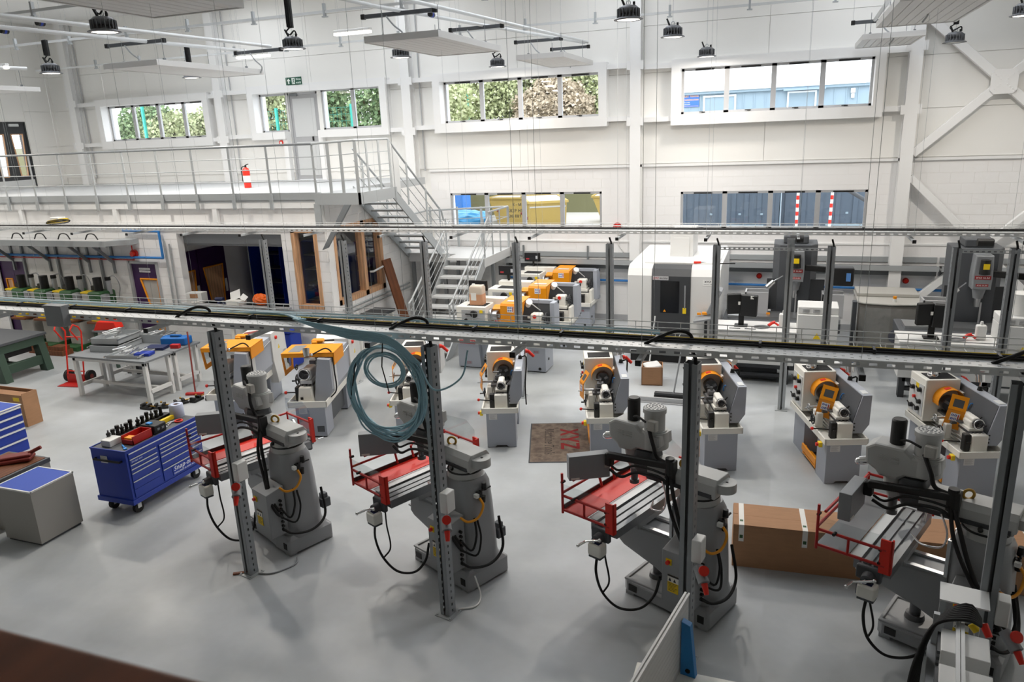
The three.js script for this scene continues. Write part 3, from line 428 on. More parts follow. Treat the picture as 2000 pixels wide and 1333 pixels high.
// ------------------------------------------------------------------ lamps
const LAMPS = [[-8.62, 6.3, 8.16, 'large high bay lamp at the upper left in front of the pipes', 0.15], [-13.88, 6.3, 11.66, 'high bay lamp above the leftmost heater panel', 0.3], [-7.92, 6.3, 11.32, 'high bay lamp with long black driver left of the middle heater panel', 0.55], [-7.24, 6.3, 13.85, 'high bay lamp under the bright strip light beside the third column', 0, false, 0.7], [-12.7, 6.27, 14.2, 'high bay lamp beneath the second heater panel', 0.35], [-6.5, 6.29, 17.2, 'small high bay lamp above the skip-side window', 0.12, false, 0.45], [-2.29, 6.3, 11.46, 'large high bay lamp in front of the fourth column', 0], [-2.04, 6.3, 14.12, 'middle-sized high bay lamp right of the fourth column', 0], [-1.8, 6.21, 17.5, 'smallest high bay lamp above the right upper window', 0, false, 0.4], [2.85, 6.13, 17.3, 'unlit high bay lamp in front of the white X brace', 0.3, true], [3.44, 6.3, 15.1, 'high bay lamp cut by the upper right corner', 0]];
const OFF = [[-19.4, 6.3, 9.5], [-19.2, 6.3, 13]];
mat('lampCase', 0x77797d, 0.45, 0.3); mat('driver', 0x17181a, 0.5);
function highBay([x, y, d, label, drv, off, dim = 1]) {
  const t = thing('high_bay_lamp', label, 'lamp', [x, y, -d], 0, 'high bay lamps');
  obj('reflector', [new THREE.LatheGeometry([[0.02, 0.09], [0.12, 0.085], [0.14, 0.03], [0.21, 0.0], [0.205, -0.008], [0.165, -0.012]].map((p) => new THREE.Vector2(...p)), 28)], M.lampCase, t);
  obj('heat_sink', [new THREE.LatheGeometry([[0.001, 0.19], [0.11, 0.18], [0.145, 0.15], [0.145, 0.075], [0.001, 0.075]].map((p) => new THREE.Vector2(...p)), 12), ...Array.from({ length: 20 }, (_, i) => bx(0.13, 0.165, 0.03, 0.14, -0.004, 0.004).rotateY(i / 20 * 2 * Math.PI))], M.lampCase, t);
  obj('diffuser', cy([0, -0.004, 0], [0, 0.004, 0], 0.165, 0.165, 28), off ? M.whitePlastic : M.diffuser, t);
  obj('gland', [cy([-0.05, 0.18, 0.02], [-0.1, 0.3, 0.04], 0.018, 0.014, 8), cy([0.08, 0.17, 0], [0.08, 0.23, 0], 0.018, 0.018, 8)], M.black, t);
  obj('suspension', [cy([0, 0.19, 0], [0, TOP - y, 0], 0.003, 0.003, 4), new THREE.TorusGeometry(0.03, 0.006, 6, 12).translate(0, 0.22, 0)], M.galv, t);
  if (drv) { obj('driver', [bx(-0.05, 0.04, 0.32, 0.32 + drv, -0.03, 0.03, 0.01), Array.from({ length: 5 }, (_, i) => bx(-0.05 + i * 0.018, -0.043 + i * 0.018, 0.33, 0.31 + drv, 0.03, 0.05))], M.driver, t); obj('cable', tb([[-0.03, 0.33, 0], [-0.1, 0.27, 0], [-0.04, 0.22, 0], [0.08, 0.27, 0.03], [0.1, 0.2, 0]], 0.012, 6), M.black, t); }
  if (!off) { const L = new THREE.RectAreaLight(LAMP_COLOR, LAMP_POWER * dim, 0.28, 0.28); L.position.set(0, -0.012, 0); L.rotation.x = -Math.PI / 2; L.castShadow = true; L.name = 'lamp_light'; t.add(L); }
}
for (const l of LAMPS) highBay(l);
OFF.forEach(([x, y, d], i) => highBay([x, y, d, 'high bay lamp hanging out of view, ' + ['above the green bench', 'above the pillar drills'][i], 0]));
for (const [i, [x, y, d, w]] of [[-15.6, 6.5, 11.8, 0.75], [-11.05, 6.6, 14.3, 0.85], [-8.0, 6.75, 13.4, 0.8]].entries()) {
  const t = thing('batten_light', ['bright strip light at the far left beside the end panel', 'bright strip light above the second heater panel', 'bright strip light at the end of the middle heater panel'][i], 'strip light', [x, y, -d]);
  obj('body', bx(-w / 2, w / 2, 0.03, 0.08, -0.05, 0.05, 0.01), M.whitePlastic, t); obj('hanger_wire', [cy([-w * 0.4, 0.08, 0], [-w * 0.4, TOP - y, 0], 0.002, 0.002, 4)], M.galv, t); obj('diffuser', bx(-w / 2, w / 2, -0.02, 0.03, -0.05, 0.05, 0.02), M.diffuser, t);
  const L = new THREE.RectAreaLight(LAMP_COLOR, 40, w * 0.9, 0.08); L.position.set(0, -0.026, 0); L.rotation.x = -Math.PI / 2; L.castShadow = true; t.add(L);
}
// ------------------------------------------------------------------ radiant heating panels, pipes and rails
function heater(x0, x1, d0, d1, y, label) {
  const w = x1 - x0, L = d1 - d0, t = thing('radiant_heater', label, 'heater panel', [(x0 + x1) / 2, y, -(d0 + d1) / 2], 0, 'radiant heating panels');
  obj('casing', [exz(rect(-w / 2, w / 2, -L / 2, L / 2), 0, 0.1, 0.004, [rect(-w / 2 + 0.03, w / 2 - 0.03, -L / 2 + 0.03, L / 2 - 0.03)]).rotateX(-Math.PI / 2), bx(-w / 2 + 0.028, w / 2 - 0.028, 0.062, 0.096, -L / 2 + 0.028, L / 2 - 0.028)], M.panelWhite, t);
  const n = 8; for (let i = 0; i < n; i++) obj('radiant_strip', bx(-w / 2 + 0.035 + i * (w - 0.07) / n, -w / 2 + 0.025 + (i + 1) * (w - 0.07) / n, 0.01, 0.06, -L / 2 + 0.035, L / 2 - 0.035, 0.008), M.panelWhite, t);
  const lug = 0.42; for (const z of [-L / 2 + 0.35, L / 2 - 0.35]) for (const x of [-w / 2 + 0.15, w / 2 - 0.15]) obj('hanger', [cy([x, 0.1, z], [x, 0.5, z], 0.005, 0.005, 5), bx(x - 0.02, x + 0.02, 0.1, 0.15, z - 0.02, z + 0.02)], M.galvDark, t);
  return t;
}
heater(-6.85, -5.6, 3.4, 7.2, 6.2, 'white heater panel nearest the camera at the upper left'); heater(-11.85, -10.6, 11.05, 14.0, 6.2, 'white heater panel above the left upper window'); heater(-6.2, -4.95, 10.7, 13.3, 6.2, 'ribbed white heater panel in the middle of the ceiling'); heater(-5.3, -4.3, 15.1, 17.5, 6.2, 'white heater panel nearest the skip-side window'); heater(-18.2, -17.0, 11.0, 13.9, 6.2, 'white heater panel at the far left edge'); heater(1.2, 2.35, 11.3, 14.3, 6.2, 'large white heater panel at the upper right'); heater(1.15, 2.2, 16.2, 18.1, 6.2, 'white heater panel in front of the right column');
function crossbar(x0, x1, d, y, label) { const t = thing('support_bar', label, 'support bar', [x0, y, -d], 0, 'heater support bars'); const L = x1 - x0; obj('channel', bx(0, L, 0, 0.06, -0.03, 0.03), M.darkGrey, t); for (const q of [0.03, L - 0.03]) { obj('end_cap', bx(q - 0.035, q + 0.035, -0.01, 0.07, -0.036, 0.036, 0.01), M.black, t); obj('hanger_wire', cy([q, 0.06, 0], [q, TOP - y, 0], 0.0022, 0.0022, 4), M.galv, t); } obj('hose', tb([[L * 0.35, 0, 0.04], [L * 0.45, -0.15, 0.05], [L * 0.55, -0.28, 0.02], [L * 0.5, -0.4, 0]], 0.014, 6), M.galv, t); }
crossbar(-12.5, -11.05, 11.8, 6.68, 'dark support bar left of the second heater panel'); crossbar(-11.2, -10.0, 13.9, 6.62, 'grey support bar at the end of the second heater panel'); crossbar(-6.7, -5.35, 11.55, 6.68, 'dark support bar above the middle heater panel'); crossbar(-6.2, -5.1, 13.9, 6.68, 'dark support bar behind the middle heater panel'); crossbar(-5.85, -4.75, 16.6, 6.68, 'short support bar above the window-side heater panel'); crossbar(-5.45, -4.5, 18.0, 6.62, 'support bar nearest the rear wall above the window-side panel'); crossbar(0.95, 2.3, 16.4, 6.5, 'support bar above the right-hand heater panels'); crossbar(1.1, 2.3, 13.0, 6.5, 'support bar over the large right heater panel');
function pipeRun(label, pts, r, clamps = []) { const t = thing('heating_pipe', label, 'pipe'); obj('pipe', rod(pts, r, 10), M.galvLight, t); for (const p of clamps) { obj('clip', cy([p[0], p[1], p[2] - 0.06], [p[0], p[1], p[2] + 0.06], r + 0.012, r + 0.012, 10), M.black, t); obj('tape', cy([p[0], p[1], p[2] - 0.02], [p[0], p[1], p[2] + 0.02], r + 0.015, r + 0.015, 10), M.blue, t); } }
pipeRun('upper steel heating pipe crossing the upper left corner', [[-11.4, 6.74, -4], [-10.35, 6.74, -14.0]], 0.035, [[-11.1, 6.74, -9.3]]); pipeRun('lower steel heating pipe crossing the upper left corner', [[-12.5, 6.72, -4], [-11.15, 6.72, -14.2]], 0.035, [[-12.1, 6.72, -9.45]]);
pipeRun('left steel heating pipe above the middle heater panel', [[-6.7, 6.75, -3.5], [-6.1, 6.75, -11], [-4.65, 6.75, -18.1]], 0.032, [[-5.75, 6.75, -12.2]]); pipeRun('right steel heating pipe above the middle heater panel', [[-5.6, 6.75, -3.5], [-5.45, 6.75, -10.6], [-4.55, 6.75, -18.0]], 0.032); pipeRun('steel heating pipe at the far left edge', [[-16.9, 6.55, -6], [-15.2, 6.5, -12.2]], 0.04); pipeRun('blue grey heating pipe above the right heater panels', [[1.25, 6.6, -6], [1.35, 6.55, -16.5]], 0.035);
function cableRail(y, d, x0, x1, label) { const t = thing('cable_rail', label, 'rail', [0, y, -d], 0, 'lamp suspension rails'); obj('channel', bx(x0, x1, 0, 0.045, -0.02, 0.02), M.galvLight, t); for (let x = x0 + 0.7; x < x1; x += 1.55) { obj('clip', [bx(x - 0.02, x + 0.02, -0.05, 0.16, -0.03, 0.03), bx(x - 0.05, x + 0.05, -0.07, -0.05, -0.03, 0.03)], M.galv, t); obj('drop_wire', cy([x, 0.1, 0], [x, TOP - y, 0], 0.002, 0.002, 4), M.galv, t); } }
cableRail(7.0, 16.5, -20.2, 6, 'long pale suspension rail nearest the rear wall'); cableRail(7.0, 12.5, -18, 6, 'pale suspension rail across the middle of the ceiling'); cableRail(7.0, 9.75, -14, -8, 'pale suspension rail at the upper left corner');
// ------------------------------------------------------------------ overhead cable trays
function tray(label, x0, x1, y, d, w, cables) {       // perforated channel in front, wire basket behind
  const t = thing('cable_tray', label, 'cable tray', [0, y, -d]);
  const n = Math.round((x1 - x0) / 0.12), slots = [];
  obj('perforated_flange', exz(rect(x0, x1, -0.055, 0), 0, 0.003, 0, Array.from({ length: n }, (_, i) => { const a = x0 + (i + 0.25) * (x1 - x0) / n; return rect(a, a + 0.055, -0.038, -0.018); })), M.galvLight, t);
  obj('tray_bed', exy(rect(x0, x1, -w * 0.42, -0.002), 0.0005, 0.0035, 0, Array.from({ length: n }, (_, i) => { const a = x0 + (i + 0.2) * (x1 - x0) / n; return [rect(a, a + 0.022, -0.05, -0.036), rect(a + 0.06, a + 0.082, -0.085, -0.071), rect(a, a + 0.022, -0.125, -0.111)]; }).flat()), M.galvLight, t);
  obj('rear_flange', exz(rect(x0, x1, -0.055, 0), -w * 0.42, -w * 0.42 - 0.003, 0, Array.from({ length: n }, (_, i) => { const a = x0 + (i + 0.25) * (x1 - x0) / n; return rect(a, a + 0.055, -0.038, -0.018); })), M.galvLight, t);
  const za = -w * 0.5, zb = -w, m = Math.round((x1 - x0) / 0.2), wires = [];
  for (const [yy, z] of [[0.05, za], [0, za], [-0.05, za], [-0.05, (za + zb) / 2], [-0.05, zb], [0, zb], [0.05, zb]]) wires.push(cy([x0, yy, z], [x1, yy, z], 0.004, 0.004, 4));
  for (let i = 0; i <= m; i++) { const x = x0 + i * (x1 - x0) / m; wires.push(...rod([[x, 0.05, za], [x, -0.05, za], [x, -0.05, zb], [x, 0.05, zb]], 0.0035, 4)); }
  obj('wire_basket', wires, M.galvLight, t);
  return t;
}
function lay(x0, x1, y, z, amp, s, r, m, name, parent) { const p = []; for (let x = x0; x < x1; x += 0.5) p.push([x, y + 0.3 * amp * noise.noise(x, s, 1), z + amp * noise.noise(x * 0.8, s, 5)]); p.push([x1, y, z]); return obj(name, tb(p, r, 5, p.length * 2), m, parent); }
const TY = 3.06, TD = 5.86;
const tF = tray('long galvanised cable tray with wire basket crossing the hall in front', -13.5, 4.2, TY, TD, 0.66);
for (let k = 0; k < 4; k++) lay(-13.4, 4.1, 0.018 + 0.012 * (k % 2), -0.19 - k * 0.022, 0.012, k * 3.7, k === 3 ? 0.007 : 0.011, k === 3 ? M.yellow : M.rubber, 'cable', tF);
for (let k = 0; k < 8; k++) lay(-13.4, k < 6 ? -4.6 : -1, -0.03 + 0.015 * (k % 3), -0.36 - k * 0.035, 0.04, k * 2.3 + 40, 0.011, k % 3 ? M.paleBlue : M.cableBlue, 'blue_cable', tF);
for (let k = 0; k < 20; k++) obj('cable_tie', bx(-12.6 + k * 0.83, -12.58 + k * 0.83, 0.004, 0.04, -0.27, -0.17), M.black, tF);
const tR = tray('thin galvanised cable tray crossing the hall at the back', -21, 6.5, 3.12, 12.55, 0.6);
for (let k = 0; k < 3; k++) lay(-20.9, 6.4, 0.018 + 0.008 * (k % 2), -0.12 - k * 0.04, 0.012, k * 5.1 + 9, 0.012, M.rubber, 'cable', tR);
// cross arms below the trays with black end caps
const armX = [-8.6, -6.2, -4.9, -3.56, -2.14, -1.06, 0.59, 1.67, 3.1];
armX.forEach((x, i) => { const t = thing('tray_arm', 'square steel cross arm under the front tray, ' + ['left of the grey junction box', 'left of the first post', 'between the first and second posts', 'above the blue cable coil', 'right of the second post', 'left of the third post', 'right of the third post', 'beside the fourth post', 'past the fourth post'][i], 'cross arm', [x, 2.965, -TD], 0, 'front tray arms'); obj('bar', bx(-0.02, 0.02, -0.02, 0.02, -0.66, 0.13), M.galv, t); obj('end_cap', bx(-0.024, 0.024, -0.024, 0.024, 0.125, 0.145, 0.004), M.black, t); for (const z of [-0.03, -0.63]) obj('hanger_wire', cy([0, 0.02, z], [0, TOP - 2.96, z], 0.0018, 0.0018, 4), M.galv, t); });
[-18, -16.5, -15, -13.4, -11.9, -10.4, -8.9, -7.2, -5.7, -4.2, -2.65, -1.2, 0.2, 1.8, 3.2].forEach((x, i) => { const t = thing('tray_arm', 'small cross arm under the back tray, number ' + ['one', 'two', 'three', 'four', 'five', 'six', 'seven', 'eight', 'nine', 'ten', 'eleven', 'twelve', 'thirteen', 'fourteen', 'fifteen'][i] + ' from the left', 'cross arm', [x, 3.01, -12.55], 0, 'back tray arms'); obj('bar', bx(-0.02, 0.02, -0.02, 0.02, -0.6, 0.22), M.galv, t); obj('end_cap', bx(-0.026, 0.026, -0.026, 0.026, 0.215, 0.24, 0.004), M.black, t); for (const z of [0.15, -0.55]) obj('hanger_wire', cy([0, 0.02, z], [0, TOP - 3.01, z], 0.0018, 0.0018, 4), M.galv, t); });
// slotted posts
const slotPost = (h) => { const g = [], s = 0.055, holesF = Array.from({ length: Math.floor(h / 0.075) }, (_, i) => rect(-0.009, 0.009, 0.03 + i * 0.075, 0.06 + i * 0.075));
  g.push(exz(rect(-s, s, 0, h), -s - 0.003, -s)); g.push(exz(rect(-s, -0.014, 0, h), s, s + 0.003), exz(rect(0.014, s, 0, h), s, s + 0.003));
  for (const x of [-s - 0.003, s]) g.push(exz(rect(-s, s, 0, h), 0, 0.003, 0, holesF).rotateY(Math.PI / 2).translate(x, 0, 0)); return g; };
const postF = join(slotPost(2.9)), postR = join(slotPost(2.9));
const P_ = (x, d, label, front, socket, turn = 0) => { const t = thing('service_post', label, 'post', [x, 0, -d], turn, front ? 'front service posts' : 'rear service posts');
  const b = new THREE.Mesh(front ? postF : postR, M.post); b.name = 'channel'; b.position.y = 0.01; t.add(b); shadow(b);
  obj('base_plate', [bx(-0.1, 0.1, 0, 0.01, -0.1, 0.1), ...[-1, 1].flatMap((a) => [-1, 1].map((c) => cy([a * 0.08, 0.01, c * 0.08], [a * 0.08, 0.02, c * 0.08], 0.012, 0.012, 6)))], M.galv, t);
  obj('supply_cable', tb([[0.0, 3.02, 0.02], [0.03, 2.9, 0.0], [0.02, 2.3, 0.03], [0.02, socket ? 1.2 : 2.0, 0.02]], 0.016, 6), M.rubber, t);
  if (socket) { const sy = socket; obj('socket_box', [bx(0.06, 0.15, sy - 0.1, sy + 0.12, -0.05, 0.09, 0.012)], M.whitePlastic, t); const so = obj('socket', [cy([0.13, sy - 0.12, 0.1], [0.22, sy - 0.2, 0.2], 0.045, 0.05, 14)], M.greyPlastic, t); obj('lid', cy([0.2, sy - 0.1, 0.17], [0.212, sy - 0.088, 0.186], 0.045, 0.045, 14), M.red, so); obj('plug', cy([0.22, sy - 0.2, 0.2], [0.26, sy - 0.27, 0.25], 0.03, 0.02, 10), M.red, so); }
  return t; };
P_(-5.6, 6.05, 'slotted steel post in front of the first milling machine', true, 1.32, -12); P_(-3.08, 6.02, 'slotted steel post in front of the second milling machine', true, 1.32, -12); P_(-0.66, 6.02, 'slotted steel post in front of the third milling machine', true, 1.2, -12); P_(1.66, 6.02, 'slotted steel post in front of the fourth milling machine', true, 1.05, -12);
[[-9.95, 'slotted post in front of the serving hatch'], [-8.08, 'slotted post in front of the corner glazing'], [-6.33, 'slotted post in front of the staircase'], [-4.5, 'slotted post in front of the orange-guarded lathes'], [-2.8, 'slotted post left of the dark machining centre door'], [-1.03, 'slotted post right of the machining centre'], [0.69, 'slotted post right of the bed mill head'], [2.39, 'slotted post in front of the second bed mill'], [3.12, 'slotted post at the right edge of the back row']].forEach(([x, l]) => P_(x, 12.45, l, false, 0));
{ const t = thing('tall_post', 'taller bright steel post in front of the bed mill', 'post', [0.1, 0, -12.9]); const b = new THREE.Mesh(postR, M.galv); b.scale.y = 1.02; b.name = 'channel'; t.add(b); shadow(b); obj('base_plate', bx(-0.1, 0.1, 0, 0.012, -0.1, 0.1), M.galv, t); }
for (const [x0, x1, l] of [[-0.98, 0.64, 'slotted angle bar joining the posts around the bed mill'], [2.45, 5, 'slotted angle bar joining the posts at the right edge']]) one('slotted_bar', l, 'bar', [exz(rect(x0, x1, 2.84, 2.89), -12.4, -12.397, 0, Array.from({ length: Math.floor((x1 - x0) / 0.075) }, (_, i) => rect(x0 + 0.02 + i * 0.075, x0 + 0.06 + i * 0.075, 2.855, 2.875)))], M.galv);
// junction box, curved drops and the coil of blue cable
one('junction_box', 'grey junction box mounted on the front cable tray', 'box', [B(-7.66, -7.4, 2.93, 3.16, TD - 0.1, TD, 0.01), B(-7.67, -7.39, 3.14, 3.17, TD - 0.105, TD + 0.005)], M.greyPlastic);
[[-6.0, -5.66, 'black cable arching over the tray above the first post'], [-3.45, -3.1, 'black and yellow cable arching above the second post'], [-1.05, -0.66, 'thick black cable rising from the tray above the third post'], [1.45, 1.9, 'thick black cable rising from the tray at the right edge']].forEach(([a, b, l]) => one('drop_cable', l, 'cable', tb([[a, TY, -TD - 0.1], [a + 0.25 * (b - a), TY + 0.05, -TD - 0.12], [a + 0.65 * (b - a), TY + 0.1, -TD - 0.2], [b - 0.04, TY + 0.06, -TD - 0.26], [b, TY - 0.02, -TD - 0.22]], 0.015, 7), M.rubber, 'drop cables'));
{ const t = thing('cable_coil', 'large hanging coil of blue-grey network cable tied to the tray', 'cable coil', [-3.42, 2.52, -TD + 0.1]);
  for (let k = 0; k < 16; k++) { const rx = rr(0.34, 0.42), ry = rr(0.4, 0.47), ph = rr(0, 6), p = []; for (let i = 0; i < 14; i++) { const a = i / 14 * 2 * Math.PI; p.push([rx * Math.cos(a) + 0.02 * Math.sin(a * 2 + ph), ry * Math.sin(a) - 0.02 + (0.45 - ry), 0.02 * Math.sin(a * 3 + ph) + rr(-0.03, 0.03)]); } obj('cable_loop', tb(p, 0.0085, 5, 48, true), M.cableBlue, t); }
  for (let k = 0; k < 4; k++) { const r = rr(0.17, 0.22), p = []; for (let i = 0; i < 10; i++) { const a = i / 10 * 2 * Math.PI; p.push([0.02 + r * Math.cos(a), 0.22 + r * 0.8 * Math.sin(a), 0.04 + rr(-0.015, 0.015)]); } obj('cable_loop', tb(p, 0.0085, 5, 30, true), M.cableBlue, t); }
  for (let k = 0; k < 7; k++) obj('cable_tail', tb([[-1.9 + 0.06 * k, 0.58 - 0.004 * k, -0.38 - 0.02 * k], [-1.3 + 0.04 * k, 0.61 - 0.01 * k, -0.3 - 0.012 * k], [-0.85 - 0.02 * k, 0.57 + 0.012 * k, -0.1 + 0.012 * k], [-0.35, 0.5 + 0.014 * k, 0.02], [0.1, 0.46 + 0.012 * k, 0.03], [0.3 + 0.014 * k, 0.3, 0.02]], 0.0085, 5, 40), M.cableBlue, t);
  obj('cable_tie', [rod([[0.02, 0.5, 0.03], [0.0, 0.25, 0.05], [0.06, 0.0, 0.06]], 0.006, 5), rod([[-0.28, 0.3, 0.03], [-0.38, -0.1, 0.03]], 0.006, 5)], M.black, t);
  obj('loose_tail', tb([[0.35, 0.3, 0], [0.5, 0.05, 0], [0.72, 0.15, -0.1], [0.78, 0.4, -0.15]], 0.009, 5, 30), M.cableBlue, t); }
// wall services: cable trunking, blue air line, alarms
{ const t = thing('wall_trunking', 'grey steel cable trunking along the rear wall', 'trunking', [0, 0, 0]); const d = ZB - 0.012;
  for (const [a, b] of [[-6.9, 3.2], [3.25, 7.5]]) { obj('tray', [B(a, b, 1.5, 1.53, d - 0.36, d), B(a, b, 1.5, 1.62, d - 0.365, d - 0.355), B(a, b, 1.64, 1.76, d - 0.03, d)], M.galv, t); obj('conduit', [0.05, 0.1, 0.18].map((q) => cy([a, 1.56, -d + q], [b, 1.56, -d + q], 0.015, 0.015, 6)), M.black, t); obj('duct', B(a, b, 1.36, 1.5, d - 0.12, d), M.galvDark, t); }
  for (let x = -6.5; x < 7.4; x += 1.75) obj('bracket', B(x - 0.02, x + 0.02, 1.4, 1.92, d - 0.04, d), M.galvDark, t); }
one('air_pipe', 'bright blue compressed air pipe along the rear wall', 'pipe', rod([[-6.9, 1.06, -ZB + 0.1], [7.5, 1.02, -ZB + 0.1]], 0.03, 8), M.bluePipe);
one('air_pipe', 'bright blue compressed air pipe above the pillar drills', 'pipe', rod([[-22, 2.27, -MZ + 0.09], [-13.8, 2.27, -MZ + 0.09], [-13.8, 2.9, -MZ + 0.09], [-14.9, 2.92, -MZ + 0.09]], 0.03, 8), M.bluePipe);
one('fire_pipe', 'thin red alarm conduit above the pillar drills', 'conduit', rod([[-22, 2.2, -MZ + 0.05], [-14.75, 2.2, -MZ + 0.05], [-14.75, 2.55, -MZ + 0.05]], 0.015, 6), M.redDark);
[[-14.72, 2.35, MZ, 'red round alarm bell on the wall under the mezzanine'], [-3.98, 2.42, ZB, 'red round alarm sounder on the rear wall right of the skip window'], [-0.53, 1.25, ZB, 'red emergency button on the rear wall left of the bed mill'], [2.62, 1.22, ZB, 'red emergency button on the rear wall above the wrapped machine']].forEach(([x, y, d, l]) => { const t = thing('alarm_sounder', l, 'alarm', [x, y, -d + 0.01]); obj('base', cy([0, 0, 0], [0, 0, 0.06], 0.1, 0.1, 18), M.redDark, t); obj('cap', cy([0, 0, 0.06], [0, 0, 0.11], 0.065, 0.06, 16), M.red, t); if (y < 2) t.scale.setScalar(0.65); });
one('wall_conduit', 'white conduit dropping from the red sounder', 'conduit', rod([[-3.98, 2.35, -ZB + 0.03], [-3.95, 1.95, -ZB + 0.03], [-3.8, 1.75, -ZB + 0.03]], 0.012, 5), M.whitePlastic);
one('wall_conduit', 'twin grey conduits sloping under the corner glazing', 'conduit', [[1.1], [1.0]].map(([y]) => cy([MX + 0.04, y, -MZ - 0.3], [MX + 0.04, y, -17.2], 0.022, 0.022, 8)), M.galv);
one('wall_conduit', 'twin grey conduits with switch boxes left of the hatch', 'conduit', [cy([-13.75, 0.8, -MZ + 0.04], [-13.75, 2.7, -MZ + 0.04], 0.02), cy([-13.6, 0.9, -MZ + 0.04], [-13.6, 2.6, -MZ + 0.04], 0.02), B(-13.83, -13.67, 0.7, 0.86, MZ - 0.08, MZ), B(-13.67, -13.53, 0.86, 0.98, MZ - 0.07, MZ)], M.galv);
for (const [i, x] of [-21.05, -15.35, -9.3].entries()) one('downpipe', 'thin white conduit beside the ' + ['first', 'second', 'third'][i] + ' column', 'conduit', cy([x + 0.1, 3.9, -ZB + 0.08], [x + 0.1, 8.5, -ZB + 0.08], 0.018, 0.018, 7), M.winFrame, 'column conduits');
// ------------------------------------------------------------------ turret milling machines (local: +x front, +z towards the rear wall)
function mill(label, pos, turn, o) {
  const t = thing('milling_machine', label, 'milling machine', pos, turn, 'row of turret mills');
  // base casting
  const base = obj('base', [exy([[-0.5, -0.3], [-0.36, -0.31], [0.46, -0.27], [0.5, -0.24], [0.5, 0.24], [0.46, 0.27], [-0.36, 0.31], [-0.5, 0.3]], 0.03, 0.17, 0.02), loft([ringPts(-0.34, 0, 0.18, 0.31, 0.04, 0.03), ringPts(-0.34, 0, 0.18, 0.31, 0.04, 0.2), ringPts(-0.33, 0, 0.15, 0.28, 0.05, 0.24)]), bx(-0.5, -0.4, 0, 0.05, -0.3, -0.2), bx(-0.5, -0.4, 0, 0.05, 0.2, 0.3), bx(0.38, 0.48, 0, 0.05, -0.26, -0.16), bx(0.38, 0.48, 0, 0.05, 0.16, 0.26), [[-0.26, -0.22], [0.22, 0.26]].map(([a, b]) => bx(-0.1, 0.5, 0.16, 0.185, a, b, 0.01)), bx(0.46, 0.5, 0.16, 0.185, -0.24, 0.24, 0.01)], M.millGrey, t);
  for (const g of [bx(-0.47, -0.4, 0.08, 0.16, -0.316, -0.3), bx(0.33, 0.43, 0.07, 0.14, -0.283, -0.26), bx(0.45, 0.505, 0.07, 0.14, -0.2, -0.08), bx(0.45, 0.505, 0.07, 0.14, 0.08, 0.2)]) obj('fork_pocket_shade', g, M.black, base);  // black blocks paint the shade inside the open fork pockets
  for (const [x, z] of [[-0.44, -0.25], [0.42, -0.21], [-0.44, 0.25], [0.42, 0.21]]) obj('levelling_foot', cy([x, 0, z], [x, 0.04, z], 0.035, 0.03, 10), M.rubber, t);
  // column
  const col = obj('column', [loft([ringPts(-0.26, 0, 0.27, 0.27, 0.16, 0.2, 6), ringPts(-0.25, 0, 0.25, 0.245, 0.15, 0.32, 6), ringPts(-0.24, 0, 0.235, 0.22, 0.13, 0.9, 6), ringPts(-0.23, 0, 0.225, 0.2, 0.12, 1.16, 6), ringPts(-0.22, 0, 0.2, 0.18, 0.12, 1.24, 6)]), bx(-0.05, 0.02, 0.2, 1.16, -0.13, 0.13, 0.01)], M.millGrey, t);
  obj('column_way', [bx(0.0, 0.03, 0.3, 1.15, -0.15, -0.1), bx(0.0, 0.03, 0.3, 1.15, 0.1, 0.15)], M.steel, col);
  const tur = obj('turret', [cy([-0.22, 1.24, 0], [-0.22, 1.3, 0], 0.2, 0.19, 28), cy([-0.22, 1.31, 0], [-0.22, 1.38, 0], 0.185, 0.15, 28), bx(-0.44, 0.02, 1.33, 1.4, -0.12, 0.12, 0.02)], M.millLight, t);
  obj('graduated_ring', cy([-0.22, 1.3, 0], [-0.22, 1.315, 0], 0.196, 0.196, 28), M.black, tur);
  obj('lock_bolt', [0.4, 1.5, 2.6, 3.7, 4.8].map((a) => cy([-0.22 + 0.17 * Math.cos(a), 1.34, 0.17 * Math.sin(a)], [-0.22 + 0.19 * Math.cos(a), 1.36, 0.19 * Math.sin(a)], 0.022, 0.02, 8)), M.black, tur);
  // ram
  const ram = obj('ram', [exx([[-0.15, 1.38], [0.15, 1.38], [0.15, 1.49], [0.11, 1.545], [-0.11, 1.545], [-0.15, 1.49]], -0.46, 0.3, 0.008), cy([-0.48, 1.41, 0], [-0.48, 1.5, 0], 0.11, 0.11, 22)], M.millLight, t);
  obj('ram_way', [bx(-0.42, 0.3, 1.36, 1.4, -0.16, -0.145), bx(-0.42, 0.3, 1.36, 1.4, 0.145, 0.16)], M.charcoal, ram);
  obj('rear_bolt', cy([-0.5, 1.5, 0], [-0.5, 1.506, 0], 0.014, 0.014, 8), M.black, ram);
  obj('lifting_eye', [new THREE.TorusGeometry(0.045, 0.013, 8, 18).rotateY(0.6).translate(-0.06, 1.58, -0.03)], M.bronze, ram);
  obj('ram_adapter', [loft([ringPts(0.36, 0, 0.1, 0.13, 0.05, 1.36, 4), ringPts(0.38, 0, 0.13, 0.14, 0.07, 1.48, 4), ringPts(0.38, 0, 0.11, 0.12, 0.06, 1.62, 4)])], M.darkGrey, t);
  // head
  const head = obj('head', [exz([[0.79, 1.68], [0.8, 1.84], [0.72, 1.895], [0.46, 1.895], [0.39, 1.835], [0.18, 1.83], [0.17, 1.72], [0.25, 1.645], [0.44, 1.63], [0.5, 1.58], [0.66, 1.58], [0.7, 1.63]], -0.125, 0.125, 0.025), cy([0.3, 1.66, 0], [0.3, 1.84, 0], 0.135, 0.135, 24), cy([0.55, 1.42, 0], [0.55, 1.6, 0], 0.085, 0.105, 22), cy([0.55, 1.36, 0], [0.55, 1.42, 0], 0.05, 0.075, 18)], M.millLight, t);
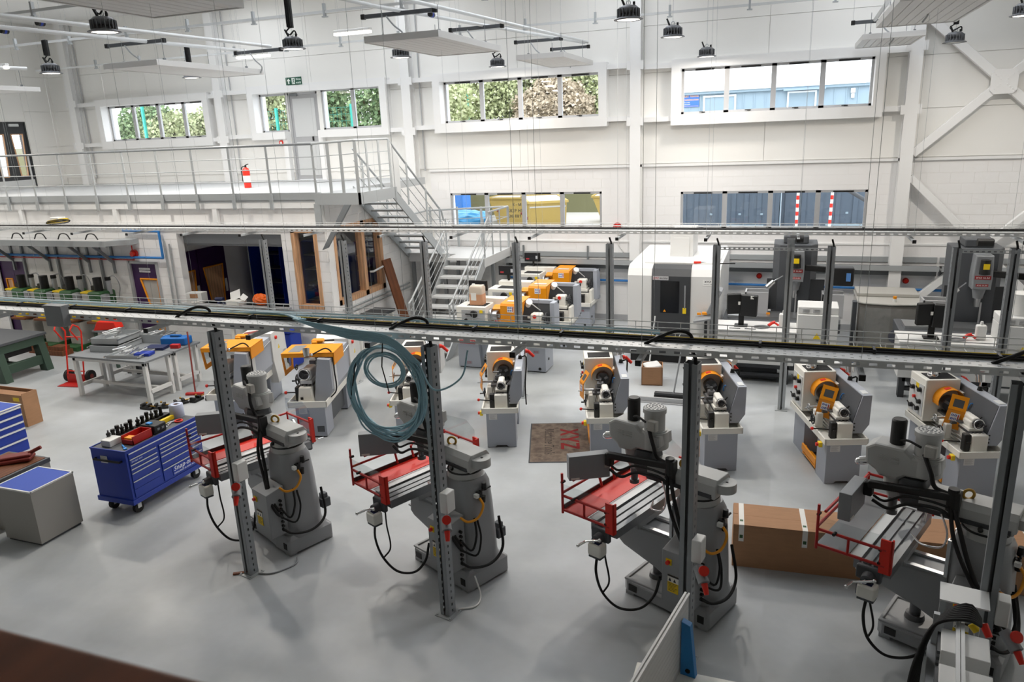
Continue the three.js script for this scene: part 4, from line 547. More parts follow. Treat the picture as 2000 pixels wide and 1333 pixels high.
  obj('louvre', [0, 1].flatMap((i) => [0, 1, 2].map((k) => bx(0.5 + i * 0.1, 0.57 + i * 0.1, 1.745 + k * 0.024, 1.753 + k * 0.024, -0.133, -0.125))), M.millLight, head);
  obj('spindle', [cy([0.55, 1.22, 0], [0.55, 1.36, 0], 0.035, 0.045, 14), cy([0.55, 1.18, 0], [0.55, 1.22, 0], 0.05, 0.05, 14)], M.steelDark, t);
  obj('speed_dial', [cy([0.79, 1.68, -0.06], [0.85, 1.665, -0.08], 0.04, 0.04, 16), sp([0.86, 1.66, -0.083], 0.033, 12)], M.chrome, head);
  obj('feed_lever', [...rod([[0.62, 1.5, -0.08], [0.66, 1.5, -0.17], [0.75, 1.5, -0.18]], 0.014, 6), sp([0.76, 1.5, -0.18], 0.022, 8), bx(0.28, 0.42, 1.58, 1.64, -0.1, 0.1, 0.01)], M.black, head);
  const mo = obj('motor', [cy([0.31, 1.83, 0], [0.31, 2.03, 0], 0.105, 0.105, 26), cy([0.31, 1.83, 0], [0.31, 1.85, 0], 0.125, 0.125, 26)], M.millLight, t);
  obj('fan_cover', [cy([0.31, 2.03, 0], [0.31, 2.075, 0], 0.118, 0.118, 26), cy([0.31, 2.075, 0], [0.31, 2.09, 0], 0.118, 0.1, 26)], M.millLight, mo);
  obj('vent_slots', [0, 1, 2].flatMap((r) => Array.from({ length: 5 + r * 4 }, (_, i) => { const a = i / (5 + r * 4) * 6.283; return bx(-0.006, 0.006, 2.089, 2.092, -0.012, 0.012).rotateY(-a).translate(0.31 + (0.025 + r * 0.03) * Math.cos(a), 0, (0.025 + r * 0.03) * Math.sin(a)); })), M.darkGrey, mo);
  obj('terminal_box', [bx(0.2, 0.3, 1.88, 1.99, -0.16, -0.1, 0.01), bx(0.215, 0.285, 1.9, 1.97, -0.165, -0.16)], M.boxGrey, mo);
  obj('drawbar_unit', [cy([0.56, 1.895, 0], [0.56, 2.12, 0], 0.066, 0.066, 24), cy([0.56, 2.12, 0], [0.56, 2.135, 0], 0.066, 0.055, 24)], M.black, t);
  // knee, saddle, table
  obj('knee', [exz([[0.0, 0.78], [0.62, 0.76], [0.64, 0.55], [0.58, 0.5], [0.2, 0.38], [0.02, 0.3]], -0.16, 0.16, 0.015), bx(0.04, 0.62, 0.76, 0.79, -0.15, -0.09), bx(0.04, 0.62, 0.76, 0.79, 0.09, 0.15)], M.millGrey, t);
  obj('knee_way', [bx(0.03, 0.4, 0.785, 0.797, -0.15, -0.1), bx(0.03, 0.4, 0.785, 0.797, 0.1, 0.15)], M.steel, t);
  obj('knee_screw', [cy([0.25, 0.17, 0], [0.25, 0.42, 0], 0.05, 0.05, 14), cy([0.25, 0.17, 0], [0.25, 0.22, 0], 0.09, 0.08, 16)], M.steelDark, t);
  obj('saddle', bx(0.34, 0.66, 0.79, 0.86, -0.24, 0.24, 0.01), M.millGrey, t);
  obj('crank', [...rod([[0.62, 0.62, -0.05], [0.72, 0.62, -0.05], [0.72, 0.52, -0.05]], 0.014, 6), cy([0.72, 0.52, -0.05], [0.8, 0.52, -0.05], 0.018)], M.chrome, t);
  const tz0 = -0.62, tz1 = 0.64, prof = [[0.34, 0.86], [0.66, 0.86], [0.66, 0.955]];
  for (const x of [0.59, 0.5, 0.41]) prof.push([x + 0.012, 0.955], [x + 0.012, 0.93], [x - 0.012, 0.93], [x - 0.012, 0.955]);
  prof.push([0.34, 0.955]);
  const tbl = obj('table', exz(prof, tz0, tz1, 0.002), M.tableSteel, t);
  obj('end_bracket', [bx(0.4, 0.62, 0.8, 0.94, tz0 - 0.06, tz0, 0.02), cy([0.5, 0.85, tz0 - 0.14], [0.5, 0.85, tz0 - 0.05], 0.05, 0.06, 18)], M.darkGrey, tbl); obj('end_bracket', [bx(0.4, 0.62, 0.8, 0.94, tz1, tz1 + 0.06, 0.02), cy([0.5, 0.87, tz1 + 0.05], [0.5, 0.87, tz1 + 0.12], 0.04, 0.035, 14)], M.darkGrey, tbl);
  obj('table_handle', [...rod([[0.5, 0.86, tz0 - 0.14], [0.5, 0.86, tz0 - 0.18]], 0.02, 8), ...rod([[0.42, 0.9, tz0 - 0.18], [0.6, 0.82, tz0 - 0.18]], 0.011, 7), sp([0.42, 0.9, tz0 - 0.18], 0.02, 8), ...rod([[0.6, 0.82, tz0 - 0.18], [0.62, 0.81, tz0 - 0.26]], 0.014, 7), sp([0.62, 0.81, tz0 - 0.27], 0.019, 8)], M.chrome, tbl);
  obj('table_handle', [...rod([[0.5, 0.87, tz1 + 0.1], [0.5, 0.87, tz1 + 0.18]], 0.018, 8), ...rod([[0.44, 0.9, tz1 + 0.17], [0.58, 0.84, tz1 + 0.17]], 0.01, 7), ...rod([[0.44, 0.9, tz1 + 0.17], [0.43, 0.9, tz1 + 0.25]], 0.013, 7)], M.chrome, tbl);
  const pf = obj('power_feed', [bx(0.4, 0.56, 0.7, 0.83, -0.82, -0.7, 0.02)], M.cream, t); obj('feed_panel', [bx(0.555, 0.566, 0.72, 0.81, -0.8, -0.72), bx(0.44, 0.52, 0.83, 0.833, -0.79, -0.73)], M.navy, pf); obj('feed_base', bx(0.41, 0.55, 0.68, 0.7, -0.81, -0.71), M.darkGrey, pf);
  // guard around the table
  const gy = 0.99;
  obj('guard_floor', [bx(0.7, 0.99, gy - 0.01, gy, -0.66, 0.6)], o.bare ? M.steelDark : M.red, t);
  obj('guard_strip', [bx(0.6, 0.7, 0.965, 0.972, -0.6, 0.6).rotateZ(0.0)], M.galvLight, t);
  if (!o.bare) obj('guard_back', [bx(0.985, 0.995, gy, gy + 0.05, -0.66, 0.6)], M.black, t);
  const rail = [];
  rail.push(...rod([[0.98, gy + 0.01, -0.68], [0.38, gy + 0.01, -0.68]], 0.014, 6), ...rod([[0.98, gy + 0.17, -0.68], [0.38, gy + 0.17, -0.68]], 0.014, 6), ...rod([[0.7, gy, -0.68], [0.7, gy + 0.17, -0.68]], 0.012, 6));
  rail.push(...rod([[0.98, gy - 0.03, -0.68], [0.98, gy + 0.42, -0.68]], 0.014, 6), ...rod([[0.98, gy + 0.2, -0.68], [0.98, gy + 0.2, -0.15], [0.94, gy + 0.19, -0.1], [0.9, gy + 0.06, -0.1]], 0.015, 6), ...rod([[0.98, gy + 0.27, -0.5], [0.98, gy + 0.27, -0.05]], 0.015, 6), ...rod([[0.98, gy + 0.2, 0.7], [0.98, gy + 0.2, 0.2], [0.94, gy + 0.19, 0.14], [0.9, gy + 0.06, 0.14]], 0.015, 6));
  rail.push(...rod([[0.98, gy, 0.7], [0.38, gy, 0.7]], 0.014, 6), ...rod([[0.98, gy + 0.2, 0.7], [0.38, gy + 0.2, 0.7]], 0.014, 6), ...rod([[0.98, gy - 0.03, 0.7], [0.98, gy + 0.22, 0.7]], 0.013, 6), ...rod([[0.7, gy, 0.7], [0.7, gy + 0.2, 0.7]], 0.012, 6));
  obj('guard_frame', rail, M.redDark, t);
  obj('guard_plate', [bx(0.33, 0.43, gy - 0.06, gy + 0.27, -0.69, -0.672), bx(0.33, 0.345, gy - 0.06, gy + 0.27, -0.69, -0.64)], M.red, t); obj('guard_plate', [bx(0.33, 0.43, gy - 0.06, gy + 0.27, 0.692, 0.71), bx(0.33, 0.345, gy - 0.06, gy + 0.27, 0.66, 0.71)], M.red, t);
  obj('guard_window', bx(0.4, 0.97, gy + 0.02, gy + 0.3, -0.676, -0.674), M.clear, t); obj('guard_window', exz([[0.4, gy + 0.02], [1.0, gy + 0.02], [1.0, gy + 0.42], [0.55, gy + 0.46], [0.4, gy + 0.36]], 0.706, 0.708), M.clear, t);
  obj('guard_knob', [[0.43, gy + 0.16, -0.66], [0.43, gy + 0.03, -0.66], [0.82, gy + 0.18, -0.69], [0.98, gy + 0.32, -0.66]].map(([x, y, z]) => cy([x, y, z - 0.03], [x, y, z + 0.02], 0.016, 0.016, 8)), M.black, t);
  obj('work_light', [...rod([[0.36, 0.96, 0.45], [0.36, 1.1, 0.5], [0.42, 1.18, 0.5]], 0.012, 6), cy([0.4, 1.14, 0.5], [0.5, 1.25, 0.48], 0.045, 0.06, 16)], M.chrome, t);
  // electric cabinet on the near side of the column
  const cab = obj('electric_cabinet', [exx([[-0.46, 0.27], [-0.46, 0.84], [-0.23, 0.89], [-0.23, 0.27]].map(([z, y]) => [z, y]), -0.42, -0.08, 0.008)], M.millGrey, t);
  obj('isolator', [bx(-0.19, -0.13, 0.7, 0.76, -0.472, -0.458)], M.yellow, cab); obj('isolator_knob', cy([-0.16, 0.73, -0.472], [-0.16, 0.73, -0.5], 0.022, 0.02, 12), M.red, cab);
  decal(cab, 'warning_label', 0.12, 0.19, T.warn, { p: [-0.21, 0.5, -0.464], r: [0, 180, 0] });
  obj('cable_gland', Array.from({ length: 8 }, (_, i) => cy([-0.42, 0.34 + i * 0.055, -0.3], [-0.45, 0.34 + i * 0.055, -0.3], 0.017, 0.017, 8)), M.black, cab);
  // control box on its swing arm
  const arm = obj('swing_arm', [rotd(bx(0, 0.68, -0.035, 0.035, -0.03, 0.03, 0.015), 0.03, 1.58, -0.17, 0, 8, -3), cy([0.03, 1.45, -0.16], [0.03, 1.66, -0.16], 0.05, 0.045, 14), bx(-0.03, 0.05, 1.4, 1.64, -0.2, -0.11, 0.01), bx(0.66, 0.74, 1.42, 1.56, -0.28, -0.2, 0.015)], M.black, t);
  const db = new THREE.Group(); db.name = 'control_box'; t.add(db); db.position.set(...(o.box ?? [0.9, 1.4, -0.34])); db.rotation.y = (o.dro ?? 52) * RAD;
  obj('housing', bx(-0.22, 0.22, -0.135, 0.135, -0.055, 0.055, 0.006), M.greyPlastic, db); obj('latch', bx(-0.21, -0.16, -0.02, 0.11, -0.062, -0.055, 0.005), M.boxGrey, db); obj('rating_plate', [bx(0.11, 0.2, -0.125, -0.105, -0.058, -0.055)], M.label, db); obj('keypad', [bx(-0.2, 0.2, -0.12, 0.12, 0.055, 0.06)], M.navy, db);
  // cables
  obj('cable_bundle', [tb([[0.02, 1.5, -0.17], [-0.06, 1.35, -0.25], [-0.18, 1.05, -0.3], [-0.32, 0.82, -0.36], [-0.43, 0.66, -0.36], [-0.44, 0.6, -0.32]], 0.02, 7), tb([[0.04, 1.5, -0.19], [-0.04, 1.25, -0.29], [-0.2, 0.95, -0.34], [-0.4, 0.72, -0.4], [-0.47, 0.58, -0.36], [-0.43, 0.52, -0.3]], 0.018, 7), tb([[0.3, 1.9, -0.13], [0.22, 1.75, -0.17], [0.18, 1.62, -0.15], [0.06, 1.6, -0.17]], 0.02, 7), tb([[0.33, 1.96, -0.14], [0.45, 1.98, -0.1], [0.52, 1.95, -0.06]], 0.012, 6)], M.rubber, t);
  obj('signal_cable', [tb([[0.64, 1.46, -0.3], [0.55, 1.43, -0.3], [0.4, 1.5, -0.25], [0.2, 1.52, -0.24], [0.05, 1.5, -0.22]], 0.012, 6), tb([[0.64, 1.42, -0.32], [0.5, 1.38, -0.32], [0.36, 1.45, -0.28], [0.1, 1.47, -0.25], [0.0, 1.4, -0.22]], 0.015, 6), tb([[-0.43, 0.62, -0.3], [-0.54, 0.52, -0.25], [-0.55, 0.66, -0.18], [-0.5, 0.85, -0.15]], 0.012, 6), tb([[-0.43, 0.5, -0.3], [-0.56, 0.45, -0.2], [-0.53, 0.6, -0.1], [-0.49, 0.8, -0.1]], 0.012, 6)], M.rubber, t);
  obj('floor_cable', [tb([[0.48, 0.7, -0.76], [0.49, 0.5, -0.77], [0.44, 0.25, -0.72], [0.3, 0.1, -0.64], [0.12, 0.12, -0.54], [0.0, 0.28, -0.47], [-0.05, 0.5, -0.44]], 0.014, 6), tb([[0.5, 0.84, -0.6], [0.5, 0.6, -0.6], [0.44, 0.32, -0.62], [0.46, 0.24, -0.7]], 0.01, 6), tb([[-0.42, 0.36, -0.31], [-0.5, 0.3, -0.25], [-0.56, 0.26, 0.0], [-0.54, 0.35, 0.2], [-0.46, 0.7, 0.24]], 0.016, 6)], M.rubber, t);
  obj('coolant_hose', [tb([[0.38, 0.97, 0.1], [0.2, 1.06, -0.2], [0.05, 1.12, -0.24], [0.03, 1.25, -0.22], [0.1, 1.4, -0.18]], 0.01, 6)], M.chrome, t);
  const reg = obj('air_regulator', [bx(-0.51, -0.45, 1.05, 1.12, -0.08, -0.02, 0.01), cy([-0.49, 1.12, 0.02], [-0.49, 1.2, 0.02], 0.03, 0.025, 12), cy([-0.49, 0.98, 0.0], [-0.49, 1.05, 0.0], 0.022, 0.028, 12), ...rod([[-0.5, 1.13, -0.05], [-0.5, 1.13, 0.1]], 0.012, 6)], M.black, t); obj('air_hose', tb([[-0.51, 1.06, -0.07], [-0.55, 0.98, -0.06], [-0.54, 0.86, -0.14], [-0.49, 0.84, -0.24], [-0.42, 0.88, -0.28]], 0.014, 7), M.orangeHose, reg); obj('gauge', bx(-0.52, -0.47, 1.07, 1.11, -0.12, -0.08), M.whitePlastic, reg);
  if (o.pump) obj('coolant_pump', [bx(-0.42, -0.3, 0.38, 0.5, 0.26, 0.38, 0.01), bx(-0.4, -0.32, 0.5, 0.56, 0.28, 0.36, 0.01)], M.darkGrey, t);
  return t;
}
mill('first turret mill from the left with red table guard, behind the blue tool chest', [-5.71, 0, -6.94], 157, { pump: true }); mill('second turret mill from the left, below the hanging cable coil', [-3.34, 0, -6.88], 155, { pump: true }); mill('third turret mill from the left with red table, beside cardboard boxes', [-0.85, 0, -6.95], 157, {}); mill('fourth turret mill at right with bare steel table and tilted control box', [1.6, 0, -6.95], 157, { bare: true, dro: 92, box: [0.8, 1.4, -0.36] });
// ------------------------------------------------------------------ manual lathes (local: x across, depth away from camera)
const handwheel = (x, y, d, r, ax = 'z') => { const g = [new THREE.TorusGeometry(r, r * 0.16, 8, 20), cy([0, 0, -0.02], [0, 0, 0.03], r * 0.25, r * 0.25, 10), ...[0, 2.1, 4.2].map((a) => cy([0, 0, 0], [r * Math.cos(a), r * Math.sin(a), 0], r * 0.12, r * 0.12, 6)), cy([r * 0.9, 0, 0], [r * 0.9, 0, 0.07], r * 0.15, r * 0.2, 8)]; return g.map((q) => (ax === 'x' ? q.rotateY(-Math.PI / 2) : q).translate(x, y, -d)); };
function lathe(label, pos, turn, o = {}) {
  const t = thing('lathe', label, 'lathe', pos, turn, 'row of manual lathes');
  const notch = (x0, x1, h) => [[x0, 0], [x0 + 0.12, 0], [x0 + 0.15, 0.035], [x1 - 0.15, 0.035], [x1 - 0.12, 0], [x1, 0], [x1, h], [x0, h]];
  const fc = obj('front_cabinet', exz(notch(0, 0.46, 0.6).map((p) => p), -0.36, 0, 0.006), M.latheGrey, t);
  decal(fc, 'notice', 0.13, 0.09, T.paper, { p: [0.11, 0.52, 0.003] });
  obj('foot', [[0.03, 0.03], [0.43, 0.03], [0.03, 0.33], [0.43, 0.33]].map(([x, d]) => cy([x, 0, -d], [x, 0.03, -d], 0.03, 0.03, 8)), M.rubber, t);
  obj('rear_cabinet', exz(notch(0.02, 0.46, 0.6), -1.42, -0.96, 0.006), M.latheGrey, t);
  obj('back_panel', B(0.36, 0.44, 0.12, 0.6, 0.36, 0.96), M.latheGrey, t);
  obj('foot_brake', [B(0.0, 0.05, 0.05, 0.17, 0.38, 0.43), B(0.0, 0.05, 0.05, 0.17, 0.88, 0.93), B(-0.01, 0.02, 0.1, 0.2, 0.36, 0.95, 0.01), B(0.0, 0.14, 0.05, 0.08, 0.4, 0.92, 0.01)], M.orange, t);
  obj('chip_tray', [B(-0.05, 0.5, 0.6, 0.615, -0.07, 1.42), B(-0.06, 0.51, 0.6, 0.69, -0.08, -0.055, 0.008), B(-0.06, 0.51, 0.6, 0.69, 1.405, 1.43, 0.008), B(-0.06, -0.035, 0.6, 0.69, -0.08, 1.43, 0.008), B(0.485, 0.51, 0.6, 0.69, -0.08, 1.43, 0.008)], M.cream, t);
  const bed = obj('bed', [B(0.14, 0.34, 0.62, 0.86, 0.04, 0.14, 0.012), B(0.16, 0.32, 0.62, 0.84, 0.12, 1.0)], M.cream, t);
  obj('bed_way', [B(0.15, 0.18, 0.84, 0.868, 0.12, 1.0), B(0.2, 0.225, 0.84, 0.868, 0.12, 1.0), B(0.255, 0.28, 0.84, 0.868, 0.12, 1.0), B(0.3, 0.33, 0.84, 0.868, 0.12, 1.0)], M.steelDark, bed);
  obj('feed_shafts', [cy([0.11, 0.76, -0.1], [0.11, 0.76, -1.0], 0.012), cy([0.11, 0.71, -0.1], [0.11, 0.71, -1.0], 0.012), cy([0.11, 0.66, -0.1], [0.11, 0.66, -1.0], 0.01)], M.steel, t);
  obj('shaft_bracket', [B(0.06, 0.14, 0.63, 0.87, 0.06, 0.16, 0.02), cy([0.1, 0.76, -0.06], [0.1, 0.76, -0.03], 0.02)], M.black, t);
  const sg = obj('splash_guard', [exz([[0.36, 0.69], [0.49, 0.69], [0.575, 0.82], [0.58, 1.235], [0.46, 1.235], [0.36, 0.84]], -1.32, -0.1, 0.006)], M.latheGrey, t);
  obj('splash_shade', exz([[0.352, 0.84], [0.452, 1.225], [0.458, 1.225], [0.358, 0.84]], -1.3, -0.12), M.latheDark, sg);  // darker sheet paints the shade on the inner face of the guard
  obj('data_recess', [B(0.48, 0.56, 1.232, 1.242, 0.16, 0.3, 0.004)], M.galvLight, sg);
  obj('bolt', [0.74, 0.79, 0.84].map((y) => cy([0.375, y, -0.1], [0.375, y, -0.09], 0.01, 0.01, 6)), M.black, sg);
  obj('end_cover', [B(0.36, 0.6, 0.69, 1.31, 1.3, 1.8, 0.012)], M.white, t);
  const hs = obj('headstock', [B(-0.04, 0.42, 0.69, 1.3, 0.96, 1.42, 0.015)], M.cream, t);
  obj('top_mat', B(0.02, 0.37, 1.3, 1.307, 1.0, 1.26), M.rubber, hs);
  obj('control_panel', [B(-0.047, -0.04, 0.75, 1.2, 1.0, 1.38)], M.galvLight, hs);
  for (const [y, d] of [[1.12, 1.08], [1.1, 1.28], [0.95, 1.07], [0.84, 1.1], [0.83, 1.28]]) obj('selector', [cy([-0.045, y, -d], [-0.09, y, -d], 0.035, 0.03, 12), ...rod([[-0.08, y, -d], [-0.09, y + 0.04, -d - 0.06]], 0.01, 5)], M.black, hs);
  obj('stop_button', cy([-0.045, 0.98, -1.22], [-0.08, 0.98, -1.22], 0.022, 0.024, 12), M.red, hs); obj('panel_sticker', B(-0.049, -0.047, 1.12, 1.19, 1.14, 1.22), M.yellow, hs);
  const ck = obj('chuck', [cy([0.24, 0.99, -0.84], [0.24, 0.99, -0.93], 0.1, 0.1, 24), cy([0.24, 0.99, -0.93], [0.24, 0.99, -0.97], 0.07, 0.08, 20)], M.steelDark, t);
  obj('jaw', [0.5, 2.6, 4.7].map((a) => rotd(bx(0.03, 0.085, -0.018, 0.018, -0.02, 0.02), 0.24, 0.99, -0.825, 0, 0, a / RAD)), M.steel, ck);
  // chuck guard: orange half drum
  const arc = []; for (let i = 0; i <= 18; i++) { const a = (-15 + 210 * i / 18) * RAD; arc.push([0.24 + 0.178 * Math.cos(a), 1.03 + 0.178 * Math.sin(a)]); } for (let i = 18; i >= 0; i--) { const a = (-15 + 210 * i / 18) * RAD; arc.push([0.24 + 0.17 * Math.cos(a), 1.03 + 0.17 * Math.sin(a)]); }
  const cg = obj('chuck_guard', [exz(arc, -0.97, -0.8)], M.orange, t); obj('guard_hinge', cy([0.42, 1.12, -0.86], [0.42, 1.12, -1.0], 0.025), M.cream, cg); obj('guard_sticker', rotd(bx(-0.035, 0.035, 0, 0.003, -0.03, 0.03), 0.2, 1.206, -0.87, 0, 0, 14), M.red, cg);
  // carriage
  obj('saddle', [B(0.06, 0.4, 0.868, 0.91, 0.42, 0.62, 0.01), B(0.12, 0.24, 0.91, 0.94, 0.34, 0.68, 0.006)], M.steelDark, t);
  obj('tool_post', [B(0.13, 0.23, 0.98, 1.05, 0.46, 0.56, 0.01), B(0.1, 0.26, 0.94, 0.98, 0.42, 0.6, 0.008), cy([0.18, 1.05, -0.51], [0.18, 1.1, -0.51], 0.02), ...rod([[0.18, 1.09, -0.51], [0.1, 1.11, -0.46]], 0.01, 6)], M.steelDark, t);
  obj('apron', B(-0.0, 0.08, 0.66, 0.87, 0.42, 0.62, 0.015), M.cream, t);
  obj('carriage_wheel', handwheel(-0.05, 0.77, 0.46, 0.065, 'x'), M.charcoal, t); obj('cross_wheel', handwheel(-0.09, 0.92, 0.54, 0.045, 'x'), M.steel, t); obj('cross_screw', cy([0.08, 0.92, -0.54], [-0.09, 0.92, -0.54], 0.018), M.steel, t);
  obj('start_lever', rod([[0.1, 0.7, -0.24], [-0.12, 0.72, -0.24]], 0.009, 6), M.black, t); obj('lever_ball', sp([-0.13, 0.72, -0.24], 0.024, 10), M.red, t);
  // tailstock
  const ts = obj('tailstock', [B(0.15, 0.33, 0.868, 0.91, 0.16, 0.4, 0.01), B(0.17, 0.31, 0.9, 1.0, 0.18, 0.38, 0.03), B(0.19, 0.29, 0.93, 1.045, 0.17, 0.45, 0.03)], M.cream, t);
  obj('quill', cy([0.24, 0.99, -0.44], [0.24, 0.99, -0.56], 0.025, 0.022, 14), M.steel, ts); obj('tailstock_wheel', [...handwheel(0.24, 0.985, 0.13, 0.062), cy([0.24, 0.985, -0.13], [0.24, 0.985, -0.18], 0.045, 0.05, 18)], M.charcoal, ts); obj('wheel_rim', new THREE.TorusGeometry(0.062, 0.008, 6, 22).translate(0.24, 0.985, -0.118), M.chrome, ts); obj('clamp_lever', rod([[0.31, 0.95, -0.3], [0.36, 1.02, -0.28]], 0.01, 6), M.black, ts);
  // tool guard with window
  const tg = new THREE.Group(); tg.name = 'tool_guard'; t.add(tg);
  obj('guard_sheet', [exz(rect(-0.075, 0.075, -0.2, 0), 0, 0.006), rotd(exz(rect(-0.075, 0.075, 0, 0.15), 0, 0.006, 0, [rect(-0.045, 0.045, 0.03, 0.11)]), 0, 0, 0, -32, 0, 0)], M.orange, tg); obj('guard_pane', rotd(bx(-0.045, 0.045, 0.03, 0.11, 0.002, 0.004), 0, 0, 0, -32, 0, 0), M.darkGrey, tg); decal(tg, 'safety_sticker', 0.08, 0.085, T.safety, { p: [0, -0.07, 0.008] });
  if (o.guard === 'left') { tg.scale.setScalar(1.25); tg.position.set(-0.1, 1.05, -0.52); tg.rotation.set(0, -75 * RAD, 0); } else { tg.scale.setScalar(1.35); tg.position.set(0.11, 1.06, -0.42); tg.rotation.set(0.12, -28 * RAD, -0.12); }
  // lamp, coolant lines, display
  const lampD = o.lamp ?? 0.62; obj('lamp_base', [cy([0.53, 1.235, -lampD], [0.53, 1.29, -lampD], 0.035, 0.025, 12)], M.black, t); obj('lamp_stalk', [cy([0.53, 1.29, -lampD], [0.53, 1.36, -lampD], 0.014, 0.014, 8), sp([0.53, 1.37, -lampD], 0.025, 8)], M.chrome, t); obj('lamp_head', [rotd(cy([0, 0, -0.06], [0, 0, 0.07], 0.06, 0.055, 18), 0.51, 1.43, -lampD, o.lampTilt ?? 60, 25, 0)], M.chrome, t); obj('lamp_cable', tb([[0.55, 1.26, -lampD], [0.62, 1.28, -lampD], [0.63, 1.15, -lampD - 0.02], [0.6, 0.8, -lampD], [0.6, 0.4, -lampD - 0.1]], 0.012, 6), M.rubber, t);
  obj('coolant_hose', [tb([[0.44, 1.05, -0.6], [0.4, 1.08, -0.62], [0.38, 1.0, -0.64], [0.42, 0.98, -0.66], [0.44, 1.04, -0.62]], 0.008, 5)], M.bluePipe, t); obj('coolant_tap', cy([0.42, 1.0, -0.55], [0.42, 1.06, -0.55], 0.012), M.orange, t);
  obj('stop_box', B(-0.1, -0.05, 0.53, 0.6, 0.02, 0.1, 0.01), M.yellow, t); obj('stop_knob', cy([-0.1, 0.565, -0.06], [-0.13, 0.565, -0.06], 0.025, 0.025, 12), M.red, t);
  if (o.dro !== false) { obj('display_arm', rod([[0.38, 1.29, -1.36], [0.38, 1.42, -1.36], [0.34, 1.42, -1.34]], 0.018, 7), M.darkGrey, t); obj('display', B(0.18, 0.44, 1.38, 1.52, 1.28, 1.33, 0.01), M.black, t); }
  if (o.chuckOnTop) { const c = obj('spare_chuck', [cy([0.12, 1.307, -1.12], [0.12, 1.35, -1.12], 0.08, 0.08, 20), cy([0.12, 1.35, -1.12], [0.12, 1.38, -1.12], 0.05, 0.04, 16), ...[0, 2.1, 4.2].map((a) => cy([0.12 + 0.05 * Math.cos(a), 1.35, -1.12 + 0.05 * Math.sin(a)], [0.12 + 0.05 * Math.cos(a), 1.39, -1.12 + 0.05 * Math.sin(a)], 0.015, 0.012, 6))], M.chrome, hs); }
  obj('power_plug', [cy([0.64, 1.2, -1.3], [0.74, 1.1, -1.3], 0.03, 0.025, 10), cy([0.6, 1.2, -1.3], [0.64, 1.2, -1.3], 0.04, 0.03, 10)], M.red, t);
  return t;
}
lathe('small lathe seen through the hanging blue cable coil', [-5.85, 0, -10.05], 17, { guard: 'left', lampTilt: 30 }); lathe('small lathe left of the brown mat', [-4.25, 0, -10.08], 17, { guard: 'left', lamp: 0.75, lampTilt: 20 }); lathe('small lathe touching the right edge of the brown mat', [-2.57, 0, -10.08], 17, { guard: 'left', lamp: 0.9 }); lathe('small lathe behind the third front post', [-0.91, 0, -10.1], 17, { lamp: 0.75, lampTilt: 10, guard: 'left' }); lathe('small lathe with orange tool guard raised, right of the third front post', [0.69, 0, -10.12], 17, { chuckOnTop: true, lamp: 0.75, lampTilt: 80 }); lathe('rightmost small lathe with orange tool guard raised', [2.26, 0, -10.1], 17, { chuckOnTop: true, lamp: 0.7, lampTilt: 80 });
